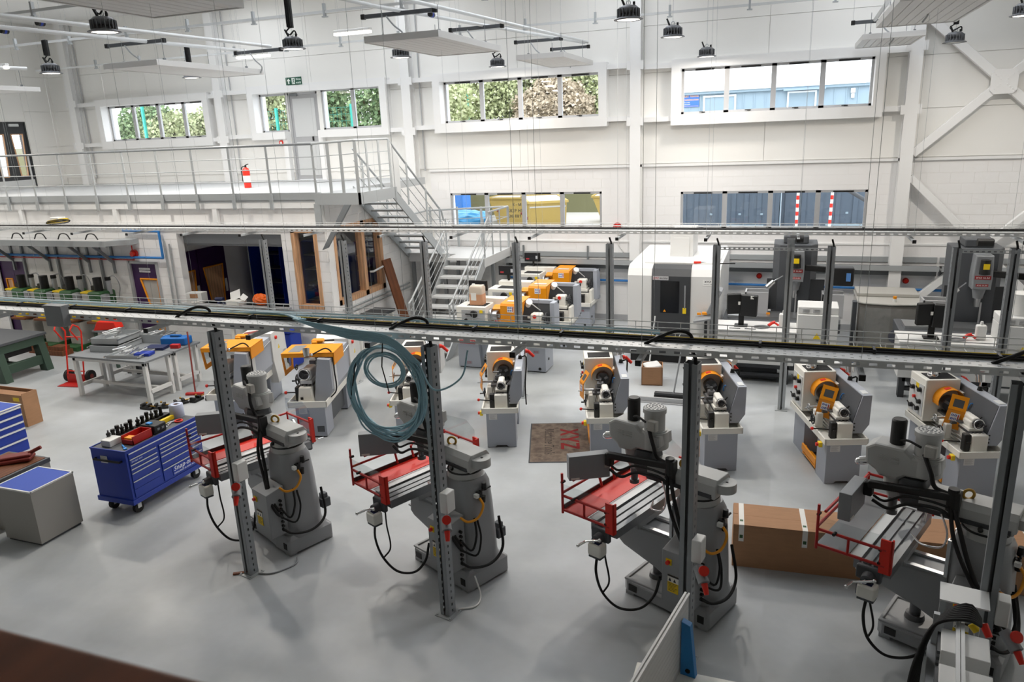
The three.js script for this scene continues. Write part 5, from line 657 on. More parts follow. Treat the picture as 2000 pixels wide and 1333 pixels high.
// ------------------------------------------------------------------ larger lathes with orange hoods
function bigLathe(label, pos, turn, rag) {
  const t = thing('hooded_lathe', label, 'lathe', pos, turn, 'hooded lathes');
  const fc = obj('front_cabinet', B(0, 0.5, 0.02, 0.56, 0, 0.38, 0.008), M.latheGrey, t); decal(fc, 'notice', 0.14, 0.1, T.paper, { p: [0.13, 0.48, 0.003] }); obj('vent', B(0.34, 0.46, 0.1, 0.2, -0.006, 0, 0), M.darkGrey, fc);
  obj('plinth', [B(0.02, 0.48, 0, 0.03, 0.02, 0.36), B(0.02, 0.48, 0, 0.03, 1.32, 1.84)], M.black, t);
  obj('rear_cabinet', B(0, 0.5, 0.02, 0.56, 1.3, 1.86, 0.008), M.latheGrey, t); obj('back_panel', B(0.38, 0.44, 0.1, 0.56, 0.38, 1.3), M.latheDark, t); obj('foot_brake', [B(0.0, 0.05, 0.06, 0.16, 0.4, 1.28, 0.01), B(0.0, 0.18, 0.06, 0.09, 0.42, 1.26)], M.orange, t);
  obj('chip_tray', [B(-0.08, 0.56, 0.56, 0.575, -0.08, 1.9), B(-0.09, 0.57, 0.56, 0.67, -0.09, -0.065, 0.008), B(-0.09, -0.065, 0.56, 0.67, -0.09, 1.9, 0.008), B(0.545, 0.57, 0.56, 0.67, -0.09, 1.9, 0.008)], M.cream, t);
  const bed = obj('bed', [exz([[0.04, 0.58], [0.31, 0.58], [0.28, 0.86], [0.08, 0.86]], -0.2, -0.05, 0.012), B(0.08, 0.28, 0.6, 0.86, 0.18, 1.3)], M.cream, t); obj('bed_way', [0.08, 0.14, 0.21, 0.26].map((x) => B(x, x + 0.03, 0.86, 0.89, 0.15, 1.3)), M.steelDark, bed);
  obj('shaft_bracket', B(-0.01, 0.06, 0.6, 0.86, 0.1, 0.24, 0.02), M.black, t); obj('feed_shafts', [0.78, 0.72, 0.66].map((y) => cy([0.03, y, -0.15], [0.03, y, -1.3], 0.013)), M.steel, t);
  const sg = obj('splash_guard', exz([[0.3, 0.58], [0.52, 0.58], [0.63, 0.8], [0.63, 1.32], [0.42, 1.34], [0.36, 1.0]], -1.3, -0.12, 0.008), M.latheGrey, t); obj('door_recess', B(0.625, 0.634, 0.75, 1.25, 0.2, 0.45, 0.004), M.galvLight, sg); obj('pull_handle', cy([0.65, 1.22, -0.8], [0.65, 1.26, -1.2], 0.015), M.chrome, sg);
  const hs = obj('headstock', [B(-0.05, 0.42, 0.6, 1.3, 1.25, 1.86, 0.02)], M.cream, t); obj('top_mat', B(0.0, 0.36, 1.3, 1.31, 1.34, 1.62), M.rubber, hs); for (const [y, d] of [[1.15, 1.35], [1.15, 1.6], [0.9, 1.4], [0.9, 1.65]]) obj('selector', cy([-0.05, y, -d], [-0.1, y, -d], 0.04, 0.03, 12), M.black, hs);
  const ec = obj('gear_cover', [exx([[-1.22, 1.38], [-1.9, 1.38], [-1.98, 0.46], [-1.36, 0.38], [-1.22, 0.86]], 0.4, 0.66, 0.01)], M.white, t); obj('isolator', [cy([0.66, 1.26, -1.42], [0.69, 1.26, -1.42], 0.035, 0.03, 12)], M.red, ec); obj('hazard_mark', exx([[-1.5, 1.02], [-1.58, 1.02], [-1.54, 1.1]], 0.66, 0.664), M.yellow, ec); obj('vent', B(0.66, 0.664, 0.78, 0.92, 1.74, 1.86), M.winFrame, ec);
  const hd = obj('hood', [rotd(B(-0.2, 0.68, 0, 0.012, 0.22, 0.78), 0, 1.4, 0, 0, 0, 0), B(0.665, 0.68, 1.2, 1.41, 0.22, 0.78), exx([[-0.22, 1.41], [-0.78, 1.41], [-0.7, 1.0], [-0.3, 1.0]], -0.215, -0.203, 0, [[[-0.3, 1.34], [-0.7, 1.34], [-0.64, 1.08], [-0.36, 1.08]]]), B(-0.2, 0.68, 1.34, 1.41, 0.22, 0.232)], M.orange, t);
  obj('hood_window', exx([[-0.3, 1.34], [-0.7, 1.34], [-0.64, 1.08], [-0.36, 1.08]], -0.21, -0.208), M.clear, hd); obj('top_window', B(-0.12, 0.08, 1.412, 1.416, 0.3, 0.7), M.galvDark, hd); obj('hood_handle', rod([[-0.22, 1.28, -0.6], [-0.25, 1.25, -0.6], [-0.25, 1.15, -0.6], [-0.22, 1.12, -0.6]], 0.012, 6), M.black, hd);
  obj('chuck_guard', [B(-0.02, 0.2, 1.31, 1.37, 1.2, 1.34, 0.03), B(0.0, 0.1, 1.15, 1.35, 1.14, 1.2, 0.02)], M.orange, t); obj('chuck', cy([0.18, 1.08, -1.1], [0.18, 1.08, -1.25], 0.13, 0.13, 24), M.steelDark, t);
  const ts = obj('tailstock', [B(0.08, 0.28, 0.89, 0.96, 0.16, 0.5, 0.01), B(0.1, 0.27, 0.95, 1.14, 0.16, 0.52, 0.04)], M.galvLight, t); obj('tailstock_wheel', [...handwheel(0.18, 1.08, 0.1, 0.09), cy([0.18, 1.08, -0.1], [0.18, 1.08, -0.16], 0.075, 0.08, 20)], M.charcoal, ts); obj('wheel_rim', new THREE.TorusGeometry(0.09, 0.012, 6, 24).translate(0.18, 1.08, -0.09), M.chrome, ts);
  obj('carriage', [B(-0.05, 0.36, 0.89, 0.95, 0.62, 0.9, 0.01), B(0.04, 0.2, 0.95, 1.05, 0.66, 0.86, 0.01), B(0.08, 0.18, 1.05, 1.14, 0.7, 0.8, 0.01), B(-0.1, 0.0, 0.62, 0.9, 0.6, 0.9, 0.02)], M.steelDark, t);
  obj('carriage_wheel', [...handwheel(-0.16, 0.8, 0.7, 0.085, 'x'), ...handwheel(-0.18, 1.0, 0.78, 0.05, 'x')], M.charcoal, t); obj('start_lever', rod([[0.03, 0.7, -0.3], [-0.22, 0.7, -0.3]], 0.011, 6), M.black, t); obj('lever_ball', sp([-0.24, 0.7, -0.3], 0.03, 10), M.red, t);
  obj('work_light', [rotd(cy([0, 0, -0.06], [0, 0, 0.08], 0.065, 0.05, 18), 0.25, 1.45, -0.14, 60, 20, 0), sp([0.33, 1.4, -0.16], 0.025, 8)], M.chrome, t); obj('light_cable', tb([[0.33, 1.4, -0.16], [0.42, 1.44, -0.2], [0.55, 1.48, -0.25], [0.64, 1.4, -0.25], [0.66, 1.1, -0.22], [0.66, 0.75, -0.2], [0.58, 0.66, -0.15]], 0.013, 6), M.rubber, t);
  obj('dust_grille', B(0.1, 0.14, 0.66, 0.7, 0.03, 0.05), M.black, t);
  if (rag) { obj('folded_cloth', rotd(bx(-0.13, 0.13, 0, 0.04, -0.1, 0.1, 0.02), 0.2, 1.32, -1.45, 0, 20, 4), M.redBrick, t); } else obj('lid', rotd(bx(-0.2, 0.2, 0, 0.01, -0.16, 0.16), 0.2, 1.36, -1.52, 14, 10, 0), M.white, t);
  return t;
}
bigLathe('orange hooded lathe with red cloth on top, behind the first post', [-9.15, 0, -9.62], 17, true); bigLathe('orange hooded lathe in full view left of the cable coil', [-7.5, 0, -9.65], 17, false);
// ------------------------------------------------------------------ training lathes parallel to the rear wall
T.servo = canvasTex(256, 64, (c) => { c.fillStyle = '#b53038'; c.fillRect(0, 0, 256, 64); c.fillStyle = '#f0d8d4'; fitText(c, 'XYZ 1530VS', 12, 50, 232, 48); });
T.xyzRed = canvasTex(128, 64, (c) => { c.fillStyle = '#9a9ea6'; c.fillRect(0, 0, 128, 64); c.fillStyle = '#a4323a'; fitText(c, 'XYZ', 20, 38, 88, 34); c.fillRect(20, 46, 88, 6); });
function servo(label, pos, turn) {
  const t = thing('guarded_lathe', label, 'lathe', pos, turn, 'lathes with orange sliding guards');
  const lc = obj('left_cabinet', [exz([[0, 0.02], [0.52, 0.02], [0.47, 0.56], [0, 0.56]], -0.55, 0, 0.006)], M.latheGrey, t); decal(lc, 'maker_mark', 0.14, 0.07, T.xyzRed, { p: [0.24, 0.12, 0.003] });
  const rc = obj('right_cabinet', [exz([[1.5, 0.02], [1.95, 0.02], [1.95, 0.56], [1.55, 0.56]], -0.52, 0, 0.006)], M.latheGrey, t); decal(rc, 'maker_mark', 0.14, 0.07, T.xyzRed, { p: [1.75, 0.44, 0.003] }); obj('adjuster', [cy([1.82, 0.08, 0], [1.82, 0.08, 0.01], 0.03), cy([1.95, 0.25, -0.2], [1.96, 0.25, -0.2], 0.03)], M.black, rc);
  obj('centre_panel', B(0.47, 1.55, 0.2, 0.56, 0.1, 0.5), M.latheGrey, t); obj('plinth', [B(0.02, 0.5, 0, 0.03, 0.02, 0.53), B(1.52, 1.93, 0, 0.03, 0.02, 0.5)], M.black, t);
  const tr = obj('chip_tray', [B(-0.06, 2.0, 0.56, 0.575, -0.08, 0.62), B(-0.06, 2.0, 0.56, 0.66, -0.09, -0.07, 0.006), B(1.98, 2.0, 0.56, 0.66, -0.09, 0.62, 0.006), B(-0.06, -0.04, 0.56, 0.66, -0.09, 0.62, 0.006)], M.cream, t); decal(tr, 'model_plate', 0.36, 0.085, T.servo, { p: [0.26, 0.6, 0.092] });
  obj('bed', [B(0.65, 1.95, 0.58, 0.86, 0.16, 0.4, 0.01)], M.cream, t); obj('bed_way', [0.17, 0.25, 0.33].map((d) => B(0.65, 1.9, 0.86, 0.89, d, d + 0.04)), M.steelDark, t);
  const hs = obj('headstock', [B(0, 0.66, 0.66, 1.33, 0.02, 0.52, 0.015)], M.cream, t); obj('control_panel', B(0.12, 0.64, 0.8, 1.26, 0.01, 0.022), M.winFrame, hs); obj('speed_dial', [cy([0.4, 1.18, 0.0], [0.4, 1.18, 0.03], 0.085, 0.07, 20), B(0.22, 0.34, 1.165, 1.185, -0.03, 0)], M.black, hs); for (const [x, y] of [[0.22, 1.05], [0.22, 0.95], [0.45, 0.92]]) obj('selector', [cy([x, y, -0.01], [x, y, 0.04], 0.03, 0.03), ...rod([[x, y, 0.03], [x + 0.1, y, 0.04]], 0.01, 5)], M.black, hs); obj('hazard_label', B(0.53, 0.6, 1.2, 1.27, 0.004, 0.01), M.yellow, hs); obj('stop_button', cy([0.35, 0.86, -0.01], [0.35, 0.86, 0.03], 0.03), M.red, hs);
  obj('top_mat', B(0.2, 0.62, 1.33, 1.336, 0.12, 0.42), M.rubber, hs); obj('rear_console', [B(0.08, 0.9, 1.2, 1.42, 0.52, 0.75, 0.02)], M.cream, t);
  obj('chuck', [cy([0.66, 1.1, -0.28], [0.72, 1.1, -0.28], 0.16, 0.16, 24), cy([0.72, 1.1, -0.28], [0.84, 1.1, -0.28], 0.1, 0.1, 24), cy([0.84, 1.1, -0.28], [0.9, 1.1, -0.28], 0.05, 0.05, 16)], M.steel, t);
  const arc = []; for (let i = 0; i <= 14; i++) { const a = (-60 + 190 * i / 14) * RAD; arc.push([-0.28 + 0.24 * Math.cos(a + 0), 1.1 + 0.24 * Math.sin(a)]); } for (let i = 14; i >= 0; i--) { const a = (-60 + 190 * i / 14) * RAD; arc.push([-0.28 + 0.19 * Math.cos(a), 1.1 + 0.19 * Math.sin(a)]); }
  obj('chuck_guard', exx(arc.map(([z, y]) => [-0.56 - z, y]), 0.78, 0.95), M.orange, t);
  const gd = obj('sliding_guard', [exx([[0.05, 0.98], [0.05, 1.38], [0.02, 1.44], [-0.62, 1.47], [-0.62, 1.46], [0.01, 1.43], [0.038, 1.375], [0.038, 0.98]], 1.02, 1.45, 0, []), exz(rect(1.02, 1.45, 0.98, 1.4), 0.03, 0.052, 0.003, [rect(1.1, 1.38, 1.05, 1.26)]), exx([[0.05, 0.98], [0.05, 1.38], [0.02, 1.44], [-0.3, 1.46], [-0.05, 1.1]], 1.43, 1.45)], M.orange, t); obj('guard_pane', exz(rect(1.1, 1.38, 1.05, 1.26), 0.036, 0.042), M.darkGrey, gd); decal(gd, 'safety_sticker', 0.14, 0.12, T.safety, { p: [1.24, 1.33, 0.055] }); obj('top_strip', B(1.1, 1.38, 1.452, 1.456, 0.12, 0.24), M.galvLight, gd);
  const sp_ = obj('splash_frame', [B(0.9, 2.05, 1.32, 1.4, 0.6, 0.72, 0.01), B(1.95, 2.05, 0.66, 1.4, 0.36, 0.72, 0.01), B(0.9, 2.05, 0.62, 0.7, 0.6, 0.72)], M.latheGrey, t); obj('splash_sheet', B(0.9, 1.97, 0.66, 1.36, 0.62, 0.66), M.latheDark, sp_);
  const ts = obj('tailstock', [B(1.6, 1.85, 0.89, 0.96, 0.16, 0.4, 0.01), B(1.58, 1.82, 0.95, 1.2, 0.18, 0.38, 0.04), cy([1.5, 1.1, -0.28], [1.6, 1.1, -0.28], 0.03)], M.cream, t); obj('tailstock_wheel', [...handwheel(0, 0, 0, 0.1, 'x').map((q) => q.translate(1.9, 1.1, -0.28)), cy([1.82, 1.1, -0.28], [1.9, 1.1, -0.28], 0.05)], M.charcoal, ts); obj('tail_dot', cy([1.68, 1.14, -0.175], [1.68, 1.14, -0.165], 0.04, 0.04, 16), M.red, ts);
  obj('bed_end', [B(1.9, 1.97, 0.62, 0.95, 0.12, 0.42, 0.02)], M.cream, t); obj('rack_motor', B(1.6, 1.8, 0.62, 0.84, 0.0, 0.14, 0.01), M.black, t); obj('stop_box', B(1.46, 1.56, 0.52, 0.6, -0.14, -0.09, 0.01), M.yellow, t);
  obj('work_light', [cy([1.5, 1.34, -0.3], [1.56, 1.44, -0.22], 0.05, 0.07, 16), ...rod([[1.56, 1.4, -0.3], [1.7, 1.2, -0.5]], 0.012, 6)], M.whitePlastic, t);
  obj('display_arm', rod([[0.3, 1.4, -0.65], [0.3, 1.58, -0.62]], 0.03, 8), M.black, t); obj('display', B(0.08, 0.5, 1.56, 1.78, 0.56, 0.62, 0.01), M.black, t); decal(t, 'display_screen', 0.38, 0.18, canvasTex(128, 64, (c) => { c.fillStyle = '#15171c'; c.fillRect(0, 0, 128, 64); c.fillStyle = '#b03038'; c.fillRect(8, 40, 30, 14); c.fillStyle = '#c8ccd2'; c.fillRect(96, 18, 20, 30); }), { p: [0.29, 1.67, -0.558] });
  return t;
}
servo('front lathe with orange sliding guard and fluid container, behind the front tray', [-6.42, 0, -13.9], 0); servo('middle lathe with orange sliding guard in the row near the rear wall', [-6.42, 0, -15.7], 0); servo('rearmost lathe with orange sliding guard against the rear wall', [-6.42, 0, -17.6], 0);
{ const t = thing('fluid_container', 'translucent plastic canister half full of tan coolant on the front guarded lathe', 'canister', [-6.03, 1.336, -14.18]);
  mat('canister', 0xe9dccb, 0.5, 0, { transmission: 0.3, thickness: 0 }); mat('fluid', 0xcf9a76, 0.5);
  obj('body', [loft([ringPts(0, 0, 0.15, 0.12, 0.04, 0.23), ringPts(0, 0, 0.15, 0.12, 0.04, 0.36), ringPts(0, 0, 0.13, 0.1, 0.04, 0.4)])], M.canister, t); obj('fluid', loft([ringPts(0, 0, 0.148, 0.118, 0.04, 0.0), ringPts(0, 0, 0.15, 0.12, 0.04, 0.02), ringPts(0, 0, 0.15, 0.12, 0.04, 0.23)]), M.fluid, t); obj('cap', cy([-0.08, 0.4, 0], [-0.08, 0.43, 0], 0.035, 0.035, 14), M.whitePlastic, t); obj('label', bx(-0.1, 0.02, 0.1, 0.26, 0.12, 0.123), M.label, t); }
// ------------------------------------------------------------------ machining centre
{ const t = thing('machining_centre', 'large white machining centre with dark sliding door', 'machining centre', [-3.02, 0, -15.1]);
  const sidep = (d1) => [[0, 0.5], [0, 1.86], [-0.08, 2.0], [-0.22, 2.06], [-d1, 2.1], [-d1, 0.5]];
  obj('left_body', [exx(sidep(2.6), 0, 0.5, 0.012)], M.white, t); obj('lower_panel', [B(0.02, 0.5, 0.62, 0.7, 0.03, 0.5), B(0, 0.5, 0.24, 0.6, 0, 0.5, 0.015)], M.winFrame, t);
  obj('right_body', [exx(sidep(2.4).map(([z, y]) => [z, y === 0.5 ? 0.24 : y]), 1.28, 1.86, 0.012)], M.white, t); obj('roof', B(0.3, 1.8, 2.0, 2.1, 0.3, 2.6, 0.02), M.white, t);
  const dr = obj('sliding_door', [exx([[0.02, 0.24], [0.02, 1.86], [-0.06, 2.0], [-0.22, 2.07], [-0.22, 2.03], [-0.1, 1.98], [-0.03, 1.86], [-0.03, 0.24]], 0.5, 1.28)], M.charcoal, t);
  obj('door_window', B(0.68, 1.06, 1.1, 1.76, -0.026, -0.018), M.screenDark, dr); obj('door_handle', [cy([1.18, 1.2, 0.05], [1.18, 1.68, 0.05], 0.014), cy([1.18, 1.25, 0.02], [1.18, 1.25, 0.05], 0.01), cy([1.18, 1.64, 0.02], [1.18, 1.64, 0.05], 0.01)], M.greyPlastic, dr); obj('tag', B(1.14, 1.21, 1.1, 1.22, -0.06, -0.056), M.yellow, dr); obj('warning_light', exz([[0.74, 1.12], [0.8, 1.12], [0.77, 1.17]], 0.026, 0.032), M.orange, dr);
  decal(dr, 'maker_badge', 0.32, 0.08, canvasTex(256, 64, (c) => { c.fillStyle = '#b9b9bb'; c.fillRect(0, 0, 256, 64); c.fillStyle = '#b0252c'; fitText(c, 'XYZ', 10, 52, 90, 52); c.fillStyle = '#222'; fitText(c, 'MACHINE', 112, 50, 134, 40); }), { p: [0.68, 1.82, 0.024] });
  decal(t, 'model_name', 0.2, 0.12, canvasTex(256, 150, (c) => { c.fillStyle = '#eeeeec'; c.fillRect(0, 0, 256, 150); c.fillStyle = '#1a1a1a'; fitText(c, 'XYZ', 40, 70, 170, 66); fitText(c, 'minimill 560', 22, 122, 212, 40, 'italic'); }), { p: [1.62, 1.74, 0.003] });
  obj('plinth', [B(0.05, 1.8, 0, 0.24, 0.08, 2.2)], M.black, t);
  obj('column_cover', [B(0.72, 1.2, 2.0, 2.66, 1.0, 1.9, 0.01), B(0.8, 1.12, 2.06, 2.5, 0.98, 1.0)], M.white, t);
  const pd = obj('control_pendant', [rotd(bx(-0.05, 0.05, -0.26, 0.26, -0.2, 0.2, 0.02), 1.78, 1.42, 0.12, 0, 0, -24), rotd(bx(-0.2, 0.2, -0.02, 0.02, -0.22, 0.22, 0.01), 1.6, 1.08, 0.25, 0, 0, 12)], M.greyPlastic, t); obj('pendant_arm', [...rod([[1.62, 1.05, 0.2], [1.62, 0.3, 0.15]], 0.03, 8), ...rod([[1.72, 1.1, 0.15], [1.72, 0.3, 0.12]], 0.025, 8)], M.charcoal, pd); obj('keys', [bx(1.44, 1.52, 1.11, 1.15, 0.1, 0.16), bx(1.54, 1.64, 1.13, 1.17, 0.1, 0.2)], M.orange, pd);
  obj('red_cap', cy([1.3, 2.1, -0.3], [1.44, 2.1, -0.32], 0.025), M.red, t); obj('supply_cable', tb([[1.44, 2.1, -0.32], [1.7, 2.08, -0.34], [2.1, 2.06, -0.5]], 0.012), M.rubber, t); }
one('push_broom', 'broom with pale handle leaning by the machining centre', 'broom', [cy([-2.47, 0.05, -14.55], [-2.42, 1.05, -14.95], 0.015, 0.015, 8)], M.galvLight);
// ------------------------------------------------------------------ bed mills with screens
T.redPlate = canvasTex(128, 48, (c) => { c.fillStyle = '#9c2c30'; c.fillRect(0, 0, 128, 48); c.fillStyle = '#e8dcd8'; fitText(c, 'XYZ SLM', 10, 36, 108, 30); });
function bedMill(label, [x, z], o) {
  const t = thing('bed_mill', label, 'bed mill', [x, 0, z], 0, 'bed mills with screens');
  const fc = obj('front_cabinet', [B(0, 1.48, 0.4, 1.02, 0, 0.7, 0.012), B(-0.02, 1.5, 1.02, 1.06, -0.02, 0.72, 0.01)], M.white, t); obj('access_panel', [B(0.4, 1.1, 0.56, 0.86, -0.006, 0, 0.003)], M.white, fc); obj('cable_slot', [B(0.3, 0.5, 1.06, 1.064, 0.05, 0.1), B(0.58, 0.78, 1.06, 1.064, 0.05, 0.1)], M.black, fc);
  obj('under_frame', [B(0.1, 1.4, 0.3, 0.4, 0.1, 0.65), B(0.05, 0.15, 0, 0.4, 0.1, 0.25), B(1.3, 1.4, 0, 0.4, 0.1, 0.25), B(0.1, 1.4, 0.12, 0.2, 0.12, 0.2, 0.02)], M.charcoal, t); obj('chip_drawer', [B(0.3, 1.2, 0.02, 0.26, 0.3, 0.9)], M.darkGrey, t);
  obj('drive_housing', [B(1.5, 2.2, 0.3, 1.36, 0.15, 0.75, 0.015), B(1.5, 2.2, 1.36, 1.5, 0.2, 0.75, 0.02)], M.white, t); for (let i = 0; i < 3; i++) for (let k = 0; k < 3; k++) obj('louvre', B(1.58 + i * 0.18, 1.7 + i * 0.18, 1.39 + k * 0.03, 1.4 + k * 0.03, 0.188, 0.2), M.winFrame, t); obj('hazard_mark', exz([[1.78, 0.9], [1.92, 0.9], [1.85, 1.02]], -0.15, -0.144), M.yellow, t);
  obj('machine_bed', [B(0.3, 2.2, 0, 0.8, 1.0, 2.4, 0.02), B(0.1, 2.3, 0.8, 1.0, 1.0, 1.9, 0.02)], M.darkGrey, t); obj('work_table', [B(0.2, 2.3, 1.0, 1.06, 1.1, 1.6)], M.steel, t);
  obj('column', [exy([[1.0, -2.6], [1.0, -2.0], [1.12, -1.8], [1.72, -1.8], [1.84, -2.0], [1.84, -2.6]], 0.8, 2.4, 0.02), B(1.18, 1.66, 2.4, 2.56, 1.95, 2.5, 0.03)], M.darkGrey, t);
  const hd = obj('head', [exz([[1.29, 1.7], [1.59, 1.7], [1.6, 1.95], [1.58, 2.32], [1.3, 2.32], [1.28, 1.95]], -2.0, -1.5, 0.02), cy([1.44, 1.5, -1.7], [1.44, 1.72, -1.7], 0.08, 0.12, 18)], M.greyPlastic, t); decal(hd, 'maker_plate', 0.26, 0.07, T.redPlate, { p: [1.44, 1.92, -1.497] }); decal(hd, 'lower_plate', 0.2, 0.05, T.redPlate, { p: [1.44, 1.78, -1.497] }); obj('spindle_motor', [cy([1.44, 2.0, -1.42], [1.44, 2.26, -1.42], 0.09, 0.08, 20)], M.black, hd); obj('motor_label', B(1.39, 1.49, 2.1, 2.2, 1.33, 1.335), M.yellow, hd); obj('top_motor', [cy([1.3, 2.55, -1.6], [1.55, 2.55, -1.6], 0.07, 0.07, 14)], M.black, hd);
  obj('spindle', [cy([1.44, 1.34, -1.7], [1.44, 1.5, -1.7], 0.05, 0.06, 14), cy([1.47, 1.0, -1.55], [1.47, 1.45, -1.55], 0.018, 0.018, 8)], M.steel, t);
  for (const [a, b] of [[0.5, 0.95], [1.95, 2.35]]) obj('chip_shield', [B(a, b, 1.02, 1.5, 1.35, 1.38, 0.005), B(a, b, 1.02, 1.5, 1.7, 1.73, 0.005), B(a, a + 0.03, 1.02, 1.5, 1.35, 1.73)], M.winFrame, t); obj('shield_clip', [B(0.93, 1.0, 1.04, 1.09, 1.33, 1.36), B(1.88, 1.95, 1.04, 1.09, 1.33, 1.36)], M.orange, t);
  obj('back_curtain', [B(0.9, 2.0, 1.05, 1.7, 1.82, 1.86)], M.charcoal, t);
  const cs = obj('console_arm', [rotd(bx(0, 0.55, -0.06, 0.06, -0.04, 0.04, 0.02), 1.6, 1.98, -1.6, 0, 10, -6)], M.black, t); obj('console', [B(2.12, 2.5, 1.66, 2.02, 1.4, 1.62, 0.03)], M.black, cs); obj('console_screen', [B(2.36, 2.44, 1.76, 1.92, 1.39, 1.4)], M.tapeBlue, cs);
  const sc = obj('monitor', [rotd(bx(-0.13, 0.13, -0.2, 0.2, -0.05, 0.05, 0.02), 0.36, 1.5, -0.25, 8, 12, 2), rotd(bx(-0.15, 0.15, -0.21, 0.21, -0.05, 0.05, 0.02), 0.64, 1.48, -0.22, 8, -6, -2)], M.black, t); obj('monitor_stand', [B(0.45, 0.55, 1.06, 1.4, 0.28, 0.34), B(0.38, 0.62, 1.06, 1.08, 0.2, 0.4)], M.black, sc); obj('screen_note', B(0.66, 0.72, 1.62, 1.68, 0.14, 0.146), M.label, sc); obj('screen_note', B(0.44, 0.48, 1.5, 1.56, 0.16, 0.166), M.label, sc);
  obj('red_handset', [...rod([[1.0, 1.1, -0.25], [1.06, 1.14, -0.3], [1.12, 1.16, -0.3]], 0.03, 8), ...rod([[1.12, 1.14, -0.3], [1.18, 1.1, -0.28]], 0.02, 6)], M.red, t); obj('coiled_lead', [tb([[1.0, 1.08, -0.2], [0.85, 1.08, -0.12], [0.75, 1.08, -0.22], [0.9, 1.08, -0.3], [1.02, 1.08, -0.24]], 0.016, 6, 40)], M.greyPlastic, t); obj('oil_bottle', [B(1.18, 1.34, 1.06, 1.32, 0.3, 0.42, 0.03), cy([1.26, 1.32, -0.36], [1.26, 1.38, -0.36], 0.03, 0.02, 10)], M.whitePlastic, t);
  obj('work_light', [cy([0.92, 1.6, -1.35], [1.04, 1.72, -1.4], 0.06, 0.05, 16), ...rod([[1.04, 1.72, -1.4], [1.2, 1.8, -1.6]], 0.014, 6)], M.chrome, t);
  return t;
}
bedMill('bed mill with twin black screens behind the slotted post frame', [-1.2, -14.15], {}); bedMill('bed mill with twin black screens at the right edge', [1.98, -13.9], {});
{ const t = thing('wrapped_machine', 'grey machine cabinet wrapped in shiny clear film', 'cabinet', [1.52, 0, -16.6]);
  mat('film', 0xf2f4f4, 0.12, 0, { transmission: 0.85, thickness: 0 }); mat('taupe', 0x8d8880, 0.35, 0.1, { clearcoat: 0.8, clearcoatRoughness: 0.12 });
  obj('cabinet', [exy([[0, -1.3], [1.2, -1.3], [1.2, -0.12], [1.08, 0], [0.6, 0.08], [0.12, 0], [0, -0.12]], 0.04, 1.08, 0.03)], M.taupe, t); obj('top', [exy([[-0.02, -1.3], [1.22, -1.3], [1.22, -0.1], [1.1, 0.02], [0.6, 0.1], [0.1, 0.02], [-0.02, -0.1]], 1.08, 1.12, 0.02), B(0, 1.2, 1.12, 1.2, 0.6, 1.3, 0.02)], M.boxGrey, t); obj('inlet', cy([0.75, 0.45, 0.06], [0.75, 0.45, 0.1], 0.16, 0.16, 20), M.navy, t);
  obj('side_post', B(-0.1, -0.02, 0, 1.1, 0.1, 0.3), M.darkGrey, t);
  const fg = new THREE.PlaneGeometry(1.15, 0.95, 28, 24), fp = fg.attributes.position; for (let i = 0; i < fp.count; i++) { const x = fp.getX(i), y = fp.getY(i); fp.setZ(i, 0.13 - 0.28 * x * x + 0.022 * noise.noise(x * 7 + y * 5, y * 9 - x * 6, 1) + 0.012 * Math.sin((x * 1.3 + y) * 26)); } fg.computeVertexNormals(); obj('film', fg.translate(0.6, 0.56, 0.0), M.film, t); }
{ const t = thing('marker_pot', 'small white and orange pot on the wrapped machine', 'pot', [2.2, 1.12, -16.75]); obj('body', cy([0, 0, 0], [0, 0.07, 0], 0.035, 0.035, 14), M.whitePlastic, t); obj('cap', cy([0, 0.07, 0], [0, 0.12, 0], 0.036, 0.036, 14), M.orange, t); }
{ const t = thing('white_bucket', 'white plastic bucket on the right-hand bed mill', 'bucket', [3.8, 1.502, -14.4]); obj('body', cy([0, 0, 0], [0, 0.36, 0], 0.15, 0.18, 24), M.whitePlastic, t); obj('rim', new THREE.TorusGeometry(0.18, 0.012, 6, 24).rotateX(Math.PI / 2).translate(0, 0.36, 0), M.whitePlastic, t); }
// ------------------------------------------------------------------ floor mat, brown boxes, sweeping brush
{ const t = thing('logo_mat', 'brown floor mat printed XYZ Machine Tools', 'mat', [-3.17, 0, -10.6], 17);
  obj('border', bx(-0.52, 0.52, 0.001, 0.008, -0.78, 0.78, 0.003), M.charcoal, t);
  const tex = canvasTex(512, 768, (c, w, h) => { c.fillStyle = '#7d6e60'; c.fillRect(0, 0, w, h); for (let i = 0; i < 1500; i++) { const a = rnd(); c.fillStyle = a > 0.5 ? 'rgba(126,110,96,0.16)' : 'rgba(70,60,52,0.16)'; c.beginPath(); c.arc(rnd() * w, rnd() * h, 4 + rnd() * 26, 0, 7); c.fill(); } c.translate(w / 2, h / 2); c.rotate(Math.PI / 2); c.fillStyle = '#861f1f'; fitText(c, 'XYZ', -262, 13, 425, 212); c.fillStyle = '#2a2320'; fitText(c, 'Machine Tools', -270, 143, 520, 104, 'italic', 'serif'); });
  const pl = new THREE.PlaneGeometry(1.0, 1.52).rotateX(-Math.PI / 2).translate(0, 0.0095, 0); obj('pile', pl, mat('matPile', 0xffffff, 0.95, 0, { map: tex }), t); }
